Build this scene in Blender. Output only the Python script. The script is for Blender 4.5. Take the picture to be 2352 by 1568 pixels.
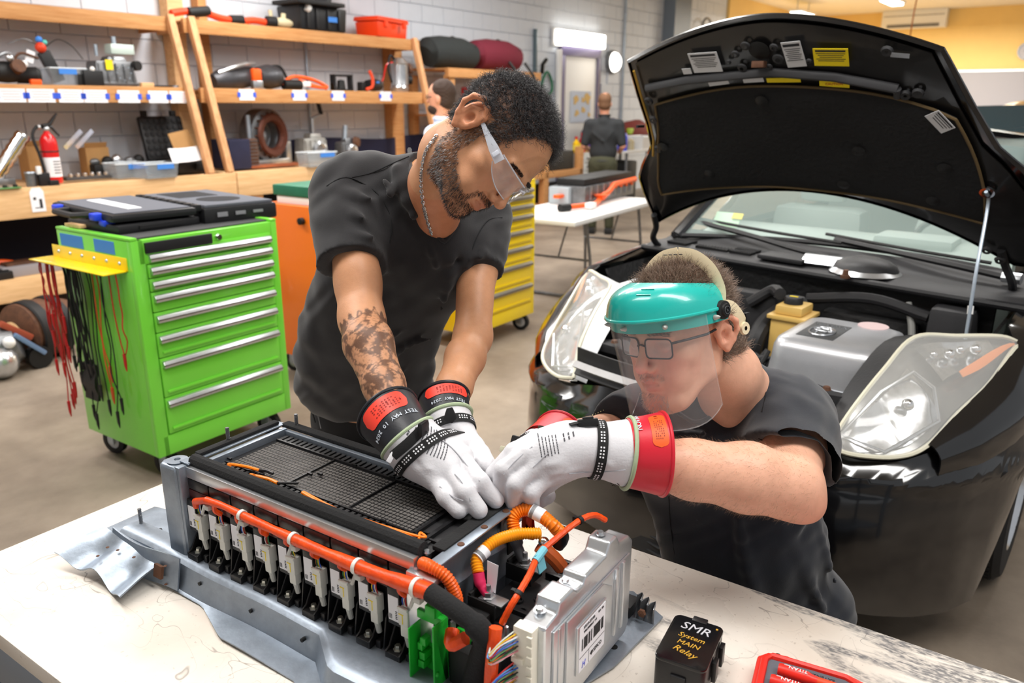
import bpy, bmesh, math, random
import numpy as np
from mathutils import Vector, Matrix, Euler, noise as mnoise
random.seed(7); np.random.seed(7)
for o in list(bpy.data.objects): bpy.data.objects.remove(o)
SC = bpy.context.scene
COL = SC.collection
PI = math.pi
# ---------------------------------------------------------------- camera
CAMH, FPX, TILT, ROLL = 1.60, 1800.0, math.radians(16.9), math.radians(0.3)
cam = bpy.data.cameras.new('camera'); camo = bpy.data.objects.new('camera', cam); COL.objects.link(camo)
cam.sensor_width = 36.0; cam.lens = FPX / 2352 * 36
camo.matrix_world = Matrix.Translation((0, 0, CAMH)) @ Matrix.Rotation(PI/2 - TILT, 4, 'X') @ Matrix.Rotation(ROLL, 4, 'Z')
cam.dof.use_dof = True; cam.dof.focus_distance = 1.45; cam.dof.aperture_fstop = 4.5
cam.clip_start = 0.02
SC.camera = camo
# ---------------------------------------------------------------- world, exposure
W = bpy.data.worlds.new('world'); SC.world = W; W.use_nodes = True
W.node_tree.nodes['Background'].inputs[0].default_value = (0.95, 0.97, 1.0, 1)
W.node_tree.nodes['Background'].inputs[1].default_value = 0.5
SC.view_settings.view_transform = 'Standard'; SC.view_settings.look = 'None'
SC.view_settings.gamma = 1.0; SC.view_settings.use_curve_mapping = False
SC.view_settings.exposure = 0.0
def area(name, loc, size, power, rot=(0, 0, 0), col=(1, 0.98, 0.95)):
    l = bpy.data.lights.new(name, 'AREA'); l.shape = 'RECTANGLE'; l.size, l.size_y = size
    l.energy = power; l.color = col
    o = bpy.data.objects.new(name, l); o.location = loc; o.rotation_euler = rot; COL.objects.link(o)
    return o
# ---------------------------------------------------------------- measuring helpers (photo pixel -> place in the world)
def ray(px, py):
    x = px - 1176; y = 784 - py; c, s = math.cos(ROLL), math.sin(ROLL)
    x, y = c*x + s*y, -s*x + c*y
    return Vector((x/FPX, math.cos(TILT) + y/FPX*math.sin(TILT), -math.sin(TILT) + y/FPX*math.cos(TILT)))
def Dp(px, py, depth): return Vector((0, 0, CAMH)) + ray(px, py)*depth
def Zp(px, py, z):
    d = ray(px, py); return Vector((0, 0, CAMH)) + d*((z - CAMH)/d.z)
class Frame:
    def __init__(s, o, ang):
        s.o = Vector(o); s.a = ang; s.x = Vector((math.cos(ang), math.sin(ang), 0)); s.y = Vector((-math.sin(ang), math.cos(ang), 0)); s.z = Vector((0, 0, 1))
    def w(s, x, y, z=0): return s.o + s.x*x + s.y*y + s.z*z
    def inv(s, p): q = Vector(p) - s.o; return Vector((q.dot(s.x), q.dot(s.y), q.z))
    def pix(s, px, py, x=None, y=None, z=None):
        d = ray(px, py); c = Vector((0, 0, CAMH))
        n, v = (s.x, x) if x is not None else (s.y, y) if y is not None else (s.z, z)
        return s.inv(c + d*((v - (c - s.o).dot(n))/d.dot(n)))
SH = Frame((-3.75, 5.82, 0), math.radians(53))
GR = Frame((-1.512, 3.075, 0), math.atan2(.594, .403))
CAR = Frame((.56, 2.33, 0), math.atan2(-.632, .775))
TB = Frame((-.609, 1.981, 0), math.atan2(-.563, .826))
BT = Frame((-.58, 1.291, .74), math.radians(-33.4))
# ---------------------------------------------------------------- materials
def lin(c):
    if isinstance(c, str): c = tuple(int(c[i:i+2], 16) for i in (0, 2, 4))
    return tuple((v/255/12.92 if v/255 <= .04045 else ((v/255+.055)/1.055)**2.4) for v in c[:3]) + (1,)
MATS = {}
def M(name, col=None, rough=.5, metal=0, var=0, vs=8, bump=0, bs=60, stretch=None, coat=0, trans=0, ior=1.45, alpha=1, emit=0, sss=0, attr=False, var2=None, sheen=0):
    if name in MATS: return MATS[name]
    m = bpy.data.materials.new(name); m.use_nodes = True; nt = m.node_tree; b = nt.nodes['Principled BSDF']; c = lin(col)
    b.inputs['Base Color'].default_value = c; b.inputs['Roughness'].default_value = rough; b.inputs['Metallic'].default_value = metal
    b.inputs['Coat Weight'].default_value = coat; b.inputs['Transmission Weight'].default_value = trans; b.inputs['IOR'].default_value = ior
    b.inputs['Alpha'].default_value = alpha; b.inputs['Coat Roughness'].default_value = .08
    if sheen: b.inputs['Sheen Weight'].default_value = sheen
    if sss:
        b.inputs['Subsurface Weight'].default_value = sss; b.inputs['Subsurface Radius'].default_value = (.012, .004, .002); b.inputs['Subsurface Scale'].default_value = 1
    if emit: b.inputs['Emission Color'].default_value = c; b.inputs['Emission Strength'].default_value = emit
    N, L = nt.nodes.new, nt.links.new
    tc = None
    if var or bump:
        tc = N('ShaderNodeTexCoord'); mp = N('ShaderNodeMapping'); L(tc.outputs['Object'], mp.inputs[0])
        if stretch: mp.inputs['Scale'].default_value = stretch
    src = None
    if attr:
        a = N('ShaderNodeAttribute'); a.attribute_name = 'Col'; mx = N('ShaderNodeMix'); mx.data_type = 'RGBA'; mx.blend_type = 'MULTIPLY'
        mx.inputs[0].default_value = 1; mx.inputs[6].default_value = c; L(a.outputs['Color'], mx.inputs[7]); src = mx.outputs[2]
    if var:
        n = N('ShaderNodeTexNoise'); n.inputs['Scale'].default_value = vs; n.inputs['Detail'].default_value = 6; n.inputs['Roughness'].default_value = .65
        L(mp.outputs[0], n.inputs[0])
        rp = N('ShaderNodeMapRange'); rp.inputs[1].default_value = .3; rp.inputs[2].default_value = .7; rp.inputs[3].default_value = 0; rp.inputs[4].default_value = 1
        L(n.outputs[0], rp.inputs[0])
        mx = N('ShaderNodeMix'); mx.data_type = 'RGBA'; L(rp.outputs[0], mx.inputs[0])
        c2 = lin(var2) if var2 else tuple(v*(1-var) for v in c[:3]) + (1,)
        if src:
            mu = N('ShaderNodeMix'); mu.data_type = 'RGBA'; mu.blend_type = 'MULTIPLY'; mu.inputs[0].default_value = 1
            mx.inputs[6].default_value = (1, 1, 1, 1); mx.inputs[7].default_value = (1-var, 1-var*1.15, 1-var*1.3, 1)
            L(src, mu.inputs[6]); L(mx.outputs[2], mu.inputs[7]); src = mu.outputs[2]
        else:
            mx.inputs[6].default_value = tuple(min(1, v*(1+var*.5)) for v in c[:3]) + (1,); mx.inputs[7].default_value = c2; src = mx.outputs[2]
    if src: L(src, b.inputs['Base Color'])
    if bump:
        n = N('ShaderNodeTexNoise'); n.inputs['Scale'].default_value = bs; n.inputs['Detail'].default_value = 5; L(mp.outputs[0], n.inputs[0])
        bp = N('ShaderNodeBump'); bp.inputs['Strength'].default_value = min(1, bump); bp.inputs['Distance'].default_value = .4/bs; L(n.outputs[0], bp.inputs['Height']); L(bp.outputs[0], b.inputs['Normal'])
    MATS[name] = m; return m
# ---------------------------------------------------------------- objects
def tag(o, label=None, cat=None, group=None, kind=None):
    if label: o['label'] = label
    if cat: o['category'] = cat
    if group: o['group'] = group
    if kind: o['kind'] = kind
    return o
def thing(name, label, cat, loc=(0, 0, 0), rz=0, group=None):
    o = bpy.data.objects.new(name, None); o.empty_display_size = .05; o.location = loc; o.rotation_euler = (0, 0, rz); COL.objects.link(o)
    return tag(o, label, cat, group)
def copy_tree(o, parent=None):
    c = o.copy(); COL.objects.link(c)
    if parent: c.parent = parent
    for ch in list(o.children): copy_tree(ch, c)
    return c
def V(*a): return Vector(a[0] if len(a) == 1 else a)
def basis(d):
    d = V(d).normalized(); u = Vector((0, 0, 1)) if abs(d.z) < .9 else Vector((1, 0, 0))
    a = d.cross(u).normalized(); return a, d.cross(a).normalized(), d
class MB:
    def __init__(s): s.v = []; s.f = []
    def add(s, vs, fs):
        n = len(s.v); s.v += [tuple(v) for v in vs]; s.f += [tuple(i+n for i in f) for f in fs]; return s
    def box(s, c, d, rot=None, tap=1.0):
        x, y, z = d[0]/2, d[1]/2, d[2]/2; c = V(c)
        vs = [Vector((sx*x*(tap if sz > 0 else 1), sy*y*(tap if sz > 0 else 1), sz*z)) for sx, sy, sz in ((-1,-1,-1),(1,-1,-1),(1,1,-1),(-1,1,-1),(-1,-1,1),(1,-1,1),(1,1,1),(-1,1,1))]
        if rot is not None:
            m = rot if isinstance(rot, Matrix) else Euler(rot).to_matrix(); vs = [m @ v for v in vs]
        return s.add([v + c for v in vs], [(0,3,2,1),(4,5,6,7),(0,1,5,4),(1,2,6,5),(2,3,7,6),(3,0,4,7)])
    def b2(s, a, b): # box from corner to corner
        a, b = V(a), V(b); return s.box((a+b)/2, [abs(t) for t in (b-a)])
    def ring(s, pts, rad, n=8, cap=True, closed=False, flat=1.0, up=None):
        pts = [V(p) for p in pts]; m = len(pts); vs = []
        if not hasattr(rad, '__len__'): rad = [rad]*m
        pa = None
        for i, p in enumerate(pts):
            if closed: t = pts[(i+1) % m] - pts[i-1]
            else: t = pts[min(i+1, m-1)] - pts[max(i-1, 0)]
            if t.length < 1e-9: t = Vector((0, 0, 1))
            t.normalize()
            if pa is None: pa = V(up).normalized() if up is not None else basis(t)[0]
            pa = (pa - t*pa.dot(t))
            pa = pa.normalized() if pa.length > 1e-6 else basis(t)[0]
            b = t.cross(pa)
            vs += [p + (pa*math.cos(2*PI*k/n)*flat + b*math.sin(2*PI*k/n))*rad[i] for k in range(n)]
        fs = []
        for i in range(m if closed else m-1):
            j = (i+1) % m
            fs += [(i*n+k, i*n+(k+1) % n, j*n+(k+1) % n, j*n+k) for k in range(n)]
        if cap and not closed: fs += [tuple(range(n))[::-1], tuple((m-1)*n+k for k in range(n))]
        return s.add(vs, fs)
    def cyl(s, a, b, r, r2=None, n=16): return s.ring([a, b], [r, r if r2 is None else r2], n)
    def lathe(s, c, prof, n=24, axis=(0, 0, 1)):
        a, b, d = basis(axis); c = V(c); vs = []; fs = []
        for r, h in prof: vs += [c + d*h + (a*math.cos(2*PI*k/n) + b*math.sin(2*PI*k/n))*max(r, 1e-5) for k in range(n)]
        for i in range(len(prof)-1): fs += [(i*n+k, (i+1)*n+k, (i+1)*n+(k+1) % n, i*n+(k+1) % n) for k in range(n)]
        return s.add(vs, fs)
    def sph(s, c, r, n=12, m=8, rot=None):
        r = (r, r, r) if not hasattr(r, '__len__') else r; vs = []; fs = []
        for i in range(m+1):
            t = PI*i/m
            for k in range(n):
                p = Vector((r[0]*math.sin(t)*math.cos(2*PI*k/n), r[1]*math.sin(t)*math.sin(2*PI*k/n), -r[2]*math.cos(t)))
                vs.append(V(c) + (rot @ p if rot else p))
        for i in range(m): fs += [(i*n+k, i*n+(k+1) % n, (i+1)*n+(k+1) % n, (i+1)*n+k) for k in range(n)]
        return s.add(vs, fs)
    def prism(s, pts, d, o=(0,0,0), x=(1,0,0), y=(0,1,0)): # 2D outline extruded along x cross y by d
        o, x, y = V(o), V(x), V(y); nrm = x.cross(y).normalized(); n = len(pts)
        base = [o + x*p[0] + y*p[1] for p in pts]
        return s.add(base + [p + nrm*d for p in base], [tuple(range(n))[::-1], tuple(range(n, 2*n))] + [(i, (i+1) % n, n+(i+1) % n, n+i) for i in range(n)])
    def grid(s, fn, nu, nv, thick=0):
        P = [[V(fn(i/nu, j/nv)) for j in range(nv+1)] for i in range(nu+1)]; w = nv+1
        vs = [p for r in P for p in r]; fs = [(i*w+j, (i+1)*w+j, (i+1)*w+j+1, i*w+j+1) for i in range(nu) for j in range(nv)]
        if thick:
            N = len(vs); low = []
            for i in range(nu+1):
                for j in range(nv+1):
                    a = P[min(i+1, nu)][j] - P[max(i-1, 0)][j]; b = P[i][min(j+1, nv)] - P[i][max(j-1, 0)]
                    q = a.cross(b); q = q.normalized() if q.length > 1e-12 else Vector((0, 0, 1)); low.append(P[i][j] - q*thick)
            vs += low; fs += [tuple(N+k for k in f[::-1]) for f in fs]
            bd = [i*w for i in range(nu+1)] + [nu*w+j for j in range(1, nv+1)] + [i*w+nv for i in range(nu-1, -1, -1)] + [j for j in range(nv-1, 0, -1)]
            fs += [(bd[k], N+bd[k], N+bd[(k+1) % len(bd)], bd[(k+1) % len(bd)]) for k in range(len(bd))]
        return s.add(vs, fs)
    def build(s, name, mat, parent=None, bev=0, seg=2, ang=35, world=False, sub=0, flat=False):
        off = V(parent.location) if (world and parent) else Vector((0, 0, 0))
        if world and parent and parent.parent: off = off + V(parent.parent.location)
        me = bpy.data.meshes.new(name); me.from_pydata([tuple(V(v)-off) for v in s.v], [], s.f)
        me.materials.append(mat)
        bm = bmesh.new(); bm.from_mesh(me); bmesh.ops.remove_doubles(bm, verts=bm.verts, dist=1e-6); bmesh.ops.recalc_face_normals(bm, faces=bm.faces)
        if bev:
            es = [e for e in bm.edges if len(e.link_faces) == 2 and e.calc_face_angle(0) > .6]
            if es: bmesh.ops.bevel(bm, geom=es, offset=bev, segments=seg, affect='EDGES', profile=.6, clamp_overlap=True)
        for f in bm.faces: f.smooth = not flat
        if not sub:
            for e in bm.edges:
                if len(e.link_faces) == 2 and e.calc_face_angle(0) > R(ang): e.smooth = False
        bm.to_mesh(me); bm.free()
        o = bpy.data.objects.new(name, me); COL.objects.link(o)
        if parent: o.parent = parent
        if sub:
            md = o.modifiers.new('s', 'SUBSURF'); md.levels = md.render_levels = sub
        return o
def R(d): return math.radians(d)
def top(o, label, cat, group=None, kind=None):
    """make a one-mesh top-level thing stand on its own base point"""
    me = o.data; n = len(me.vertices); a = np.empty(n*3, 'f'); me.vertices.foreach_get('co', a); a = a.reshape(-1, 3)
    c = (a.min(0)+a.max(0))/2; c[2] = a[:, 2].min(); a -= c; me.vertices.foreach_set('co', a.ravel()); me.update()
    m = o.rotation_euler.to_matrix(); o.location = o.location + m @ Vector(c.tolist())
    return tag(o, label, cat, group, kind)
def text(s, size, name, mat, parent, loc, rot, ext=.0003, align='CENTER', shear=0, world=False, sx=1):
    """flat lettering as a mesh part; rot = 3x3 Matrix (x = reading direction, y = up of the letters)"""
    cu = bpy.data.curves.new('t', 'FONT'); cu.body = s; cu.size = size; cu.align_x = align; cu.align_y = 'CENTER'; cu.extrude = ext; cu.shear = shear; cu.resolution_u = 2
    to = bpy.data.objects.new('t', cu); COL.objects.link(to)
    me = bpy.data.meshes.new_from_object(to.evaluated_get(bpy.context.evaluated_depsgraph_get())); bpy.data.objects.remove(to)
    off = V(parent.location) if (world and parent) else Vector((0, 0, 0))
    if world and parent and parent.parent: off = off + V(parent.parent.location)
    for v in me.vertices: c = v.co.copy(); c.x *= sx; v.co = rot @ c + V(loc) - off
    me.materials.clear(); me.materials.append(mat); o = bpy.data.objects.new(name, me); COL.objects.link(o); o.parent = parent
    return o
def RM(x, y):
    x = V(x).normalized(); z = x.cross(V(y)).normalized(); y = z.cross(x); return Matrix((x, y, z)).transposed()
def arc(c, r, a0, a1, n, x=(1,0,0), y=(0,1,0)): return [V(c) + V(x)*r*math.cos(R(a0+(a1-a0)*i/n)) + V(y)*r*math.sin(R(a0+(a1-a0)*i/n)) for i in range(n+1)]
def spline(pts, n=6, closed=False):
    pts = [V(p) for p in pts]; m = len(pts); out = []
    for i in range(m if closed else m-1):
        p0 = pts[i-1] if (i > 0 or closed) else pts[0]*2 - pts[1]; p1 = pts[i]; p2 = pts[(i+1) % m]
        p3 = pts[(i+2) % m] if (i+2 < m or closed) else pts[-1]*2 - pts[-2]
        for k in range(n):
            t = k/n; out.append(.5*((2*p1) + (p2-p0)*t + (2*p0-5*p1+4*p2-p3)*t*t + (3*p1-p0-3*p2+p3)*t**3))
    if not closed: out.append(pts[-1])
    return out
def rrect(w, h, r, n=4):
    out = []
    for cx, cy, a in ((w/2-r, h/2-r, 0), (-w/2+r, h/2-r, 90), (-w/2+r, -h/2+r, 180), (w/2-r, -h/2+r, 270)):
        out += [(cx+r*math.cos(R(a+90*k/n)), cy+r*math.sin(R(a+90*k/n))) for k in range(n+1)]
    return out
# ---------------------------------------------------------------- soft-body modeller: signed distances on a grid
class SDF:
    def __init__(s, lo, hi, h):
        s.lo = np.array(lo, 'f'); s.h = h; s.n = np.ceil((np.array(hi)-s.lo)/h).astype(int)+1
        s.d = np.full(s.n, .5, 'f')
        s.ax = [s.lo[i] + np.arange(s.n[i], dtype='f')*h for i in range(3)]
    def reg(s, lo, hi):
        a = [int(max(0, math.floor((lo[i]-s.lo[i])/s.h))) for i in range(3)]; b = [int(min(s.n[i], math.ceil((hi[i]-s.lo[i])/s.h)+1)) for i in range(3)]
        if any(b[i] <= a[i] for i in range(3)): return None, None
        sl = tuple(slice(a[i], b[i]) for i in range(3))
        return sl, [s.ax[0][sl[0]][:, None, None], s.ax[1][sl[1]][None, :, None], s.ax[2][sl[2]][None, None, :]]
    def comb(s, sl, e, k, sub=False):
        a = s.d[sl]
        if sub: # smooth subtraction
            h = np.maximum(k - np.abs(-e - a), 0)/max(k, 1e-6); s.d[sl] = np.maximum(a, -e) + h*h*k*.25
        else:
            h = np.maximum(k - np.abs(a-e), 0)/max(k, 1e-6); s.d[sl] = np.minimum(a, e) - h*h*k*.25
        return s
    def cap(s, a, b, ra, rb=None, k=.01, sub=False):
        rb = ra if rb is None else rb; a = np.array(a, 'f'); b = np.array(b, 'f'); m = max(ra, rb)+k+3*s.h
        sl, (X, Y, Z) = s.reg(np.minimum(a, b)-m, np.maximum(a, b)+m)
        if sl is None: return s
        ba = b-a; L = max(float(ba@ba), 1e-10); t = np.clip(((X-a[0])*ba[0]+(Y-a[1])*ba[1]+(Z-a[2])*ba[2])/L, 0, 1)
        e = np.sqrt((X-a[0]-ba[0]*t)**2+(Y-a[1]-ba[1]*t)**2+(Z-a[2]-ba[2]*t)**2) - (ra+(rb-ra)*t)
        return s.comb(sl, e, k, sub)
    def chain(s, pts, rs, k=.01, kj=None, sub=False):
        for i in range(len(pts)-1): s.cap(pts[i], pts[i+1], rs[i], rs[i+1], k if i == 0 else (kj or .004), sub)
        return s
    def ell(s, c, r, rot=None, k=.01, sub=False):
        c = np.array(c, 'f'); r = np.array(r, 'f'); m = r.max()+k+3*s.h
        if rot is not None: rt = np.array(rot, 'f'); ext = np.sqrt(((rt*r)**2).sum(1))+k+3*s.h
        else: ext = r+k+3*s.h
        sl, g = s.reg(c-ext, c+ext)
        if sl is None: return s
        X, Y, Z = g[0]-c[0], g[1]-c[1], g[2]-c[2]
        if rot is not None: X, Y, Z = [rt[0, i]*X+rt[1, i]*Y+rt[2, i]*Z for i in range(3)]
        k0 = np.sqrt((X/r[0])**2+(Y/r[1])**2+(Z/r[2])**2); k1 = np.sqrt((X/r[0]**2)**2+(Y/r[1]**2)**2+(Z/r[2]**2)**2)+1e-9
        return s.comb(sl, np.where(k0 < 1e-4, -r.min(), k0*(k0-1)/k1), k, sub)
    def rbox(s, c, r, rot=None, rad=.004, k=.004, sub=False):
        c = np.array(c, 'f'); r = np.array(r, 'f'); rt = np.array(rot if rot is not None else np.eye(3), 'f'); ext = np.abs(rt)@r+k+3*s.h
        sl, g = s.reg(c-ext, c+ext)
        if sl is None: return s
        X, Y, Z = g[0]-c[0], g[1]-c[1], g[2]-c[2]; P = [np.abs(rt[0, i]*X+rt[1, i]*Y+rt[2, i]*Z)-(r[i]-rad) for i in range(3)]
        e = np.sqrt(sum(np.maximum(p, 0)**2 for p in P))+np.minimum(np.maximum(np.maximum(P[0], P[1]), P[2]), 0)-rad
        return s.comb(sl, e, k, sub)
    def plane(s, p, n, k=.004): # remove everything on the +n side
        n = np.array(V(n).normalized(), 'f'); e = (s.ax[0][:, None, None]-p[0])*n[0]+(s.ax[1][None, :, None]-p[1])*n[1]+(s.ax[2][None, None, :]-p[2])*n[2]
        return s.comb(tuple([slice(None)]*3), -e, k, True)
    def fold(s, pts, w, A, lo=None):
        """raise (A>0) or dent a soft line along pts"""
        for i in range(len(pts)-1):
            a, b = np.array(pts[i], 'f'), np.array(pts[i+1], 'f'); m = 3*w
            sl, g = s.reg(np.minimum(a, b)-m, np.maximum(a, b)+m)
            if sl is None: continue
            ba = b-a; L = max(float(ba@ba), 1e-10); t = ((g[0]-a[0])*ba[0]+(g[1]-a[1])*ba[1]+(g[2]-a[2])*ba[2])/L; tc = np.clip(t, 0, 1)
            d2 = (g[0]-a[0]-ba[0]*tc)**2+(g[1]-a[1]-ba[1]*tc)**2+(g[2]-a[2]-ba[2]*tc)**2
            s.d[sl] -= A*np.exp(-d2/(w*w))*(1 if len(pts) > 2 else np.clip(1.3-np.abs(t-.5)*1.4, .3, 1))
        return s
    def crumple(s, A):
        X, Y, Z = s.ax[0][:, None, None], s.ax[1][None, :, None], s.ax[2][None, None, :]; s.d += A*(np.sin(X*52+2.6*np.sin(Z*21+Y*14)+Z*20)*np.sin(Z*34+2.2*np.sin(X*27)+Y*12) + .6*np.sin(X*95-Z*60+3*np.sin(Z*33+Y*20))); return s
    def mesh(s, smooth=1):
        d = s.d; ins = d < 0; nx, ny, nz = [n-1 for n in d.shape]
        cnt = np.zeros((nx, ny, nz), np.int8); offs = [(i, j, k) for i in (0, 1) for j in (0, 1) for k in (0, 1)]
        for i, j, k in offs: cnt += ins[i:i+nx, j:j+ny, k:k+nz]
        act = np.argwhere((cnt > 0) & (cnt < 8)); vid = np.full((nx, ny, nz), -1, np.int64); vid[tuple(act.T)] = np.arange(len(act))
        val = np.stack([d[act[:, 0]+i, act[:, 1]+j, act[:, 2]+k] for i, j, k in offs], 1)
        acc = np.zeros((len(act), 3)); c = np.zeros(len(act)); O = np.array(offs, float)
        for a in range(8):
            for b in range(a+1, 8):
                if abs(O[a]-O[b]).sum() != 1: continue
                m = (val[:, a] < 0) != (val[:, b] < 0); t = val[:, a]/np.where(m, val[:, a]-val[:, b], 1)
                acc += np.where(m[:, None], O[a]+(O[b]-O[a])*t[:, None], 0); c += m
        P = (act + acc/np.maximum(c, 1)[:, None])*s.h + s.lo
        F = []
        for ax in range(3):
            u, v = (ax+1) % 3, (ax+2) % 3
            A = [slice(None)]*3; B = [slice(None)]*3; A[ax] = slice(0, -1); B[ax] = slice(1, None)
            cr = ins[tuple(A)] != ins[tuple(B)]; q = np.argwhere(cr); q = q[(q[:, u] > 0) & (q[:, v] > 0) & (q[:, u] < d.shape[u]-1) & (q[:, v] < d.shape[v]-1)]
            if not len(q): continue
            fl = ins[tuple(q.T)]
            def cell(du, dv): r = q.copy(); r[:, u] += du; r[:, v] += dv; return vid[tuple(r.T)]
            f = np.stack([cell(-1, -1), cell(0, -1), cell(0, 0), cell(-1, 0)], 1); f[~fl] = f[~fl][:, ::-1]; F.append(f)
        F = np.concatenate(F); F = F[(F >= 0).all(1)]
        for _ in range(smooth):
            S = np.zeros_like(P); n = np.zeros(len(P))
            for a, b in ((0, 1), (1, 2), (2, 3), (3, 0)):
                for x, y in ((a, b), (b, a)):
                    S += np.stack([np.bincount(F[:, x], P[F[:, y], i], len(P)) for i in range(3)], 1); n += np.bincount(F[:, x], minlength=len(P))
            P = P*.5 + S/np.maximum(n, 1)[:, None]*.5
        return P, F
def npmesh(name, P, F, mat, parent=None, cols=None):
    off = V(parent.location) if parent else Vector((0, 0, 0))
    if parent and parent.parent: off = off + V(parent.parent.location)
    me = bpy.data.meshes.new(name); P = P - np.array(off)
    me.vertices.add(len(P)); me.vertices.foreach_set('co', P.astype('f').ravel())
    me.loops.add(len(F)*4); me.loops.foreach_set('vertex_index', F.astype('i').ravel())
    me.polygons.add(len(F)); me.polygons.foreach_set('loop_start', np.arange(len(F), dtype='i')*4)
    me.update(calc_edges=True); me.validate(); me.polygons.foreach_set('use_smooth', np.ones(len(me.polygons), bool))
    if cols is not None:
        at = me.color_attributes.new('Col', 'FLOAT_COLOR', 'POINT'); c4 = np.ones((len(P), 4), 'f'); c4[:, :3] = cols; at.data.foreach_set('color', c4.ravel())
    me.materials.append(mat); o = bpy.data.objects.new(name, me); COL.objects.link(o)
    if parent: o.parent = parent
    return o
def joinmesh(parts):
    Ps, Fs, n = [], [], 0
    for P, F in parts: Ps.append(P); Fs.append(F+n); n += len(P)
    return np.concatenate(Ps), np.concatenate(Fs)
# ================================================================ MATERIALS
wall_m = M('painted block', (208, 214, 223), .6, var=.06, vs=3, bump=.3, bs=120)
yel_m = M('ochre wall paint', (240, 204, 128), .6, var=.04, vs=2)
ceil_m = M('ceiling white', (236, 232, 224), .8, var=.04)
floor_m = M('concrete floor', (146, 133, 118), .5, var=.28, vs=1.6, bump=.15, bs=90, var2=(108, 96, 84))
wood_m = M('framing lumber', (198, 148, 96), .7, var=.22, vs=6, stretch=(.6, 9, 9), bump=.15, bs=40, var2=(178, 120, 66))
wood2_m = M('pale lumber', (226, 188, 140), .7, var=.2, vs=5, stretch=(.6, 8, 8), bump=.15, bs=40, var2=(205, 160, 108))
black_m = M('black plastic', (26, 26, 28), .42, bump=.1, bs=300)
dark_m = M('dark rubber', (18, 18, 19), .6)
grey_m = M('grey cast metal', (128, 130, 133), .38, .7, var=.3, vs=20, bump=.3, bs=90)
silver_m = M('bright aluminium', (205, 208, 212), .28, .9, var=.12, vs=12)
steel_m = M('galvanised steel', (178, 190, 202), .38, .75, var=.18, vs=14, bump=.08, bs=80)
orange_m = M('orange cable', (240, 92, 22), .42, bump=.1, bs=200)
red_m = M('red enamel', (205, 18, 22), .28, coat=.4)
white_m = M('white plastic', (236, 236, 234), .4)
paper_m = M('paper', (240, 240, 244), .8)
blue_m = M('blue masking tape', (62, 130, 214), .7)
card_m = M('cardboard', (176, 134, 84), .85, var=.12, vs=6)
clear_m = M('clear plastic bin', (225, 232, 238), .12, trans=.85, ior=1.2, alpha=.75)
brown_m = M('rusty brown', (96, 62, 42), .7, var=.4, vs=30)
navy_m = M('navy cloth', (34, 36, 62), .9, var=.2)
green_m = M('lime green enamel', (118, 214, 62), .3, coat=.5, var=.04, vs=3)
yelp_m = M('yellow enamel', (248, 214, 16), .3, coat=.4, var=.04, vs=3)
yel2_m = M('yellow label', (250, 222, 20), .6)
ink_m = M('dark ink', (40, 40, 44), .7)
inkred_m = M('faint red ink', (225, 170, 170), .8)
chrome_m = M('chrome', (220, 222, 225), .12, 1)
rubber_m = M('tyre rubber', (28, 28, 29), .75, bump=.3, bs=120)
glow_m = M('lamp glow', (255, 250, 240), .5, emit=9)
FINE = True
# ================================================================ THE ROOM
for i, (p_, sz_, pw_, cl_) in enumerate((((-1.5, 1.6, 3.6), (2.6, .5), 75, (1, .98, .95)), ((1.3, .6, 3.6), (2.6, .5), 85, (1, .98, .95)), ((-.2, 4.2, 3.6), (2.6, .5), 120, (1, .98, .95)), ((2.8, 4.8, 3.6), (2.6, .5), 85, (1, .98, .95)), ((-3.6, 4.0, 3.6), (2.6, .5), 105, (1, .98, .95)), ((1.2, 9.0, 3.6), (2.6, .5), 150, (1, .98, .95)), ((8.5, 17.5, 3.5), (3, 1.2), 900, (1, .93, .8)), ((-1.5, 7.0, 3.6), (2.6, .5), 120, (1, .98, .95)))): area('shop light %d' % (i+1), p_, sz_, pw_, (0, 0, R(-33)), cl_)
def SHthing(name, label, cat, x, y, z, rz=0, group=None): return thing(name, label, cat, SH.w(x, y, z), SH.a + rz, group)
def struct(name, mb, mat, parent=None, **k):
    o = mb.build(name, mat, parent, **k)
    if not parent: o['kind'] = 'structure'
    return o
f = MB().b2((-9, -17, -.1), (22, 1.0, 0)); fo = struct('floor', f, floor_m); fo.location = SH.o; fo.rotation_euler.z = SH.a
c = MB().b2((-9, -9, 3.9), (22, 1.1, 4.0)); co = struct('ceiling', c, ceil_m); co.location = SH.o; co.rotation_euler.z = SH.a
w = MB().b2((-9, .965, 0), (15.3, 1.1, 3.9)); wl = struct('wall_left', w, wall_m); wl.location = SH.o; wl.rotation_euler.z = SH.a
def hexblock(w_, h_): return MB().box((0, .006, 0), (w_, .03, h_)).build('block', wall_m, None, bev=.003, seg=1)
cells = []
for r in range(18):
    for k in range(-10, 38):
        x = k*.41 + (.205 if r % 2 else 0); z = .11 + r*.215
        cells.append((x, z))
def visb(x, z):
    if 8.55 < x < 10.15 and z < 2.5: return False
    return True
cells = [q for q in cells if visb(*q) and q[0] < 15]
near = sorted([q for q in cells if -.8 < q[0] < 12.3 and .95 < q[1] < 3.3], key=lambda q: q[0])[:298]
proto = hexblock(.404, .209); proto.parent = wl; proto.location = (near[0][0], .955, near[0][1])
for q in near[1:]:
    o = proto.copy(); COL.objects.link(o); o.parent = wl; o.location = (q[0], .955, q[1])
ns = set(near); rest = MB()
for q in cells:
    if q not in ns: rest.box((q[0], .961, q[1]), (.404, .03, .209))
o = rest.build('far_blocks', wall_m, wl); o['kind'] = 'stuff'
w = MB().b2((15.3, .9, 0), (21, 1.1, 3.9)); o = struct('wall_back_left', w, yel_m); o.location = SH.o; o.rotation_euler.z = SH.a
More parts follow.
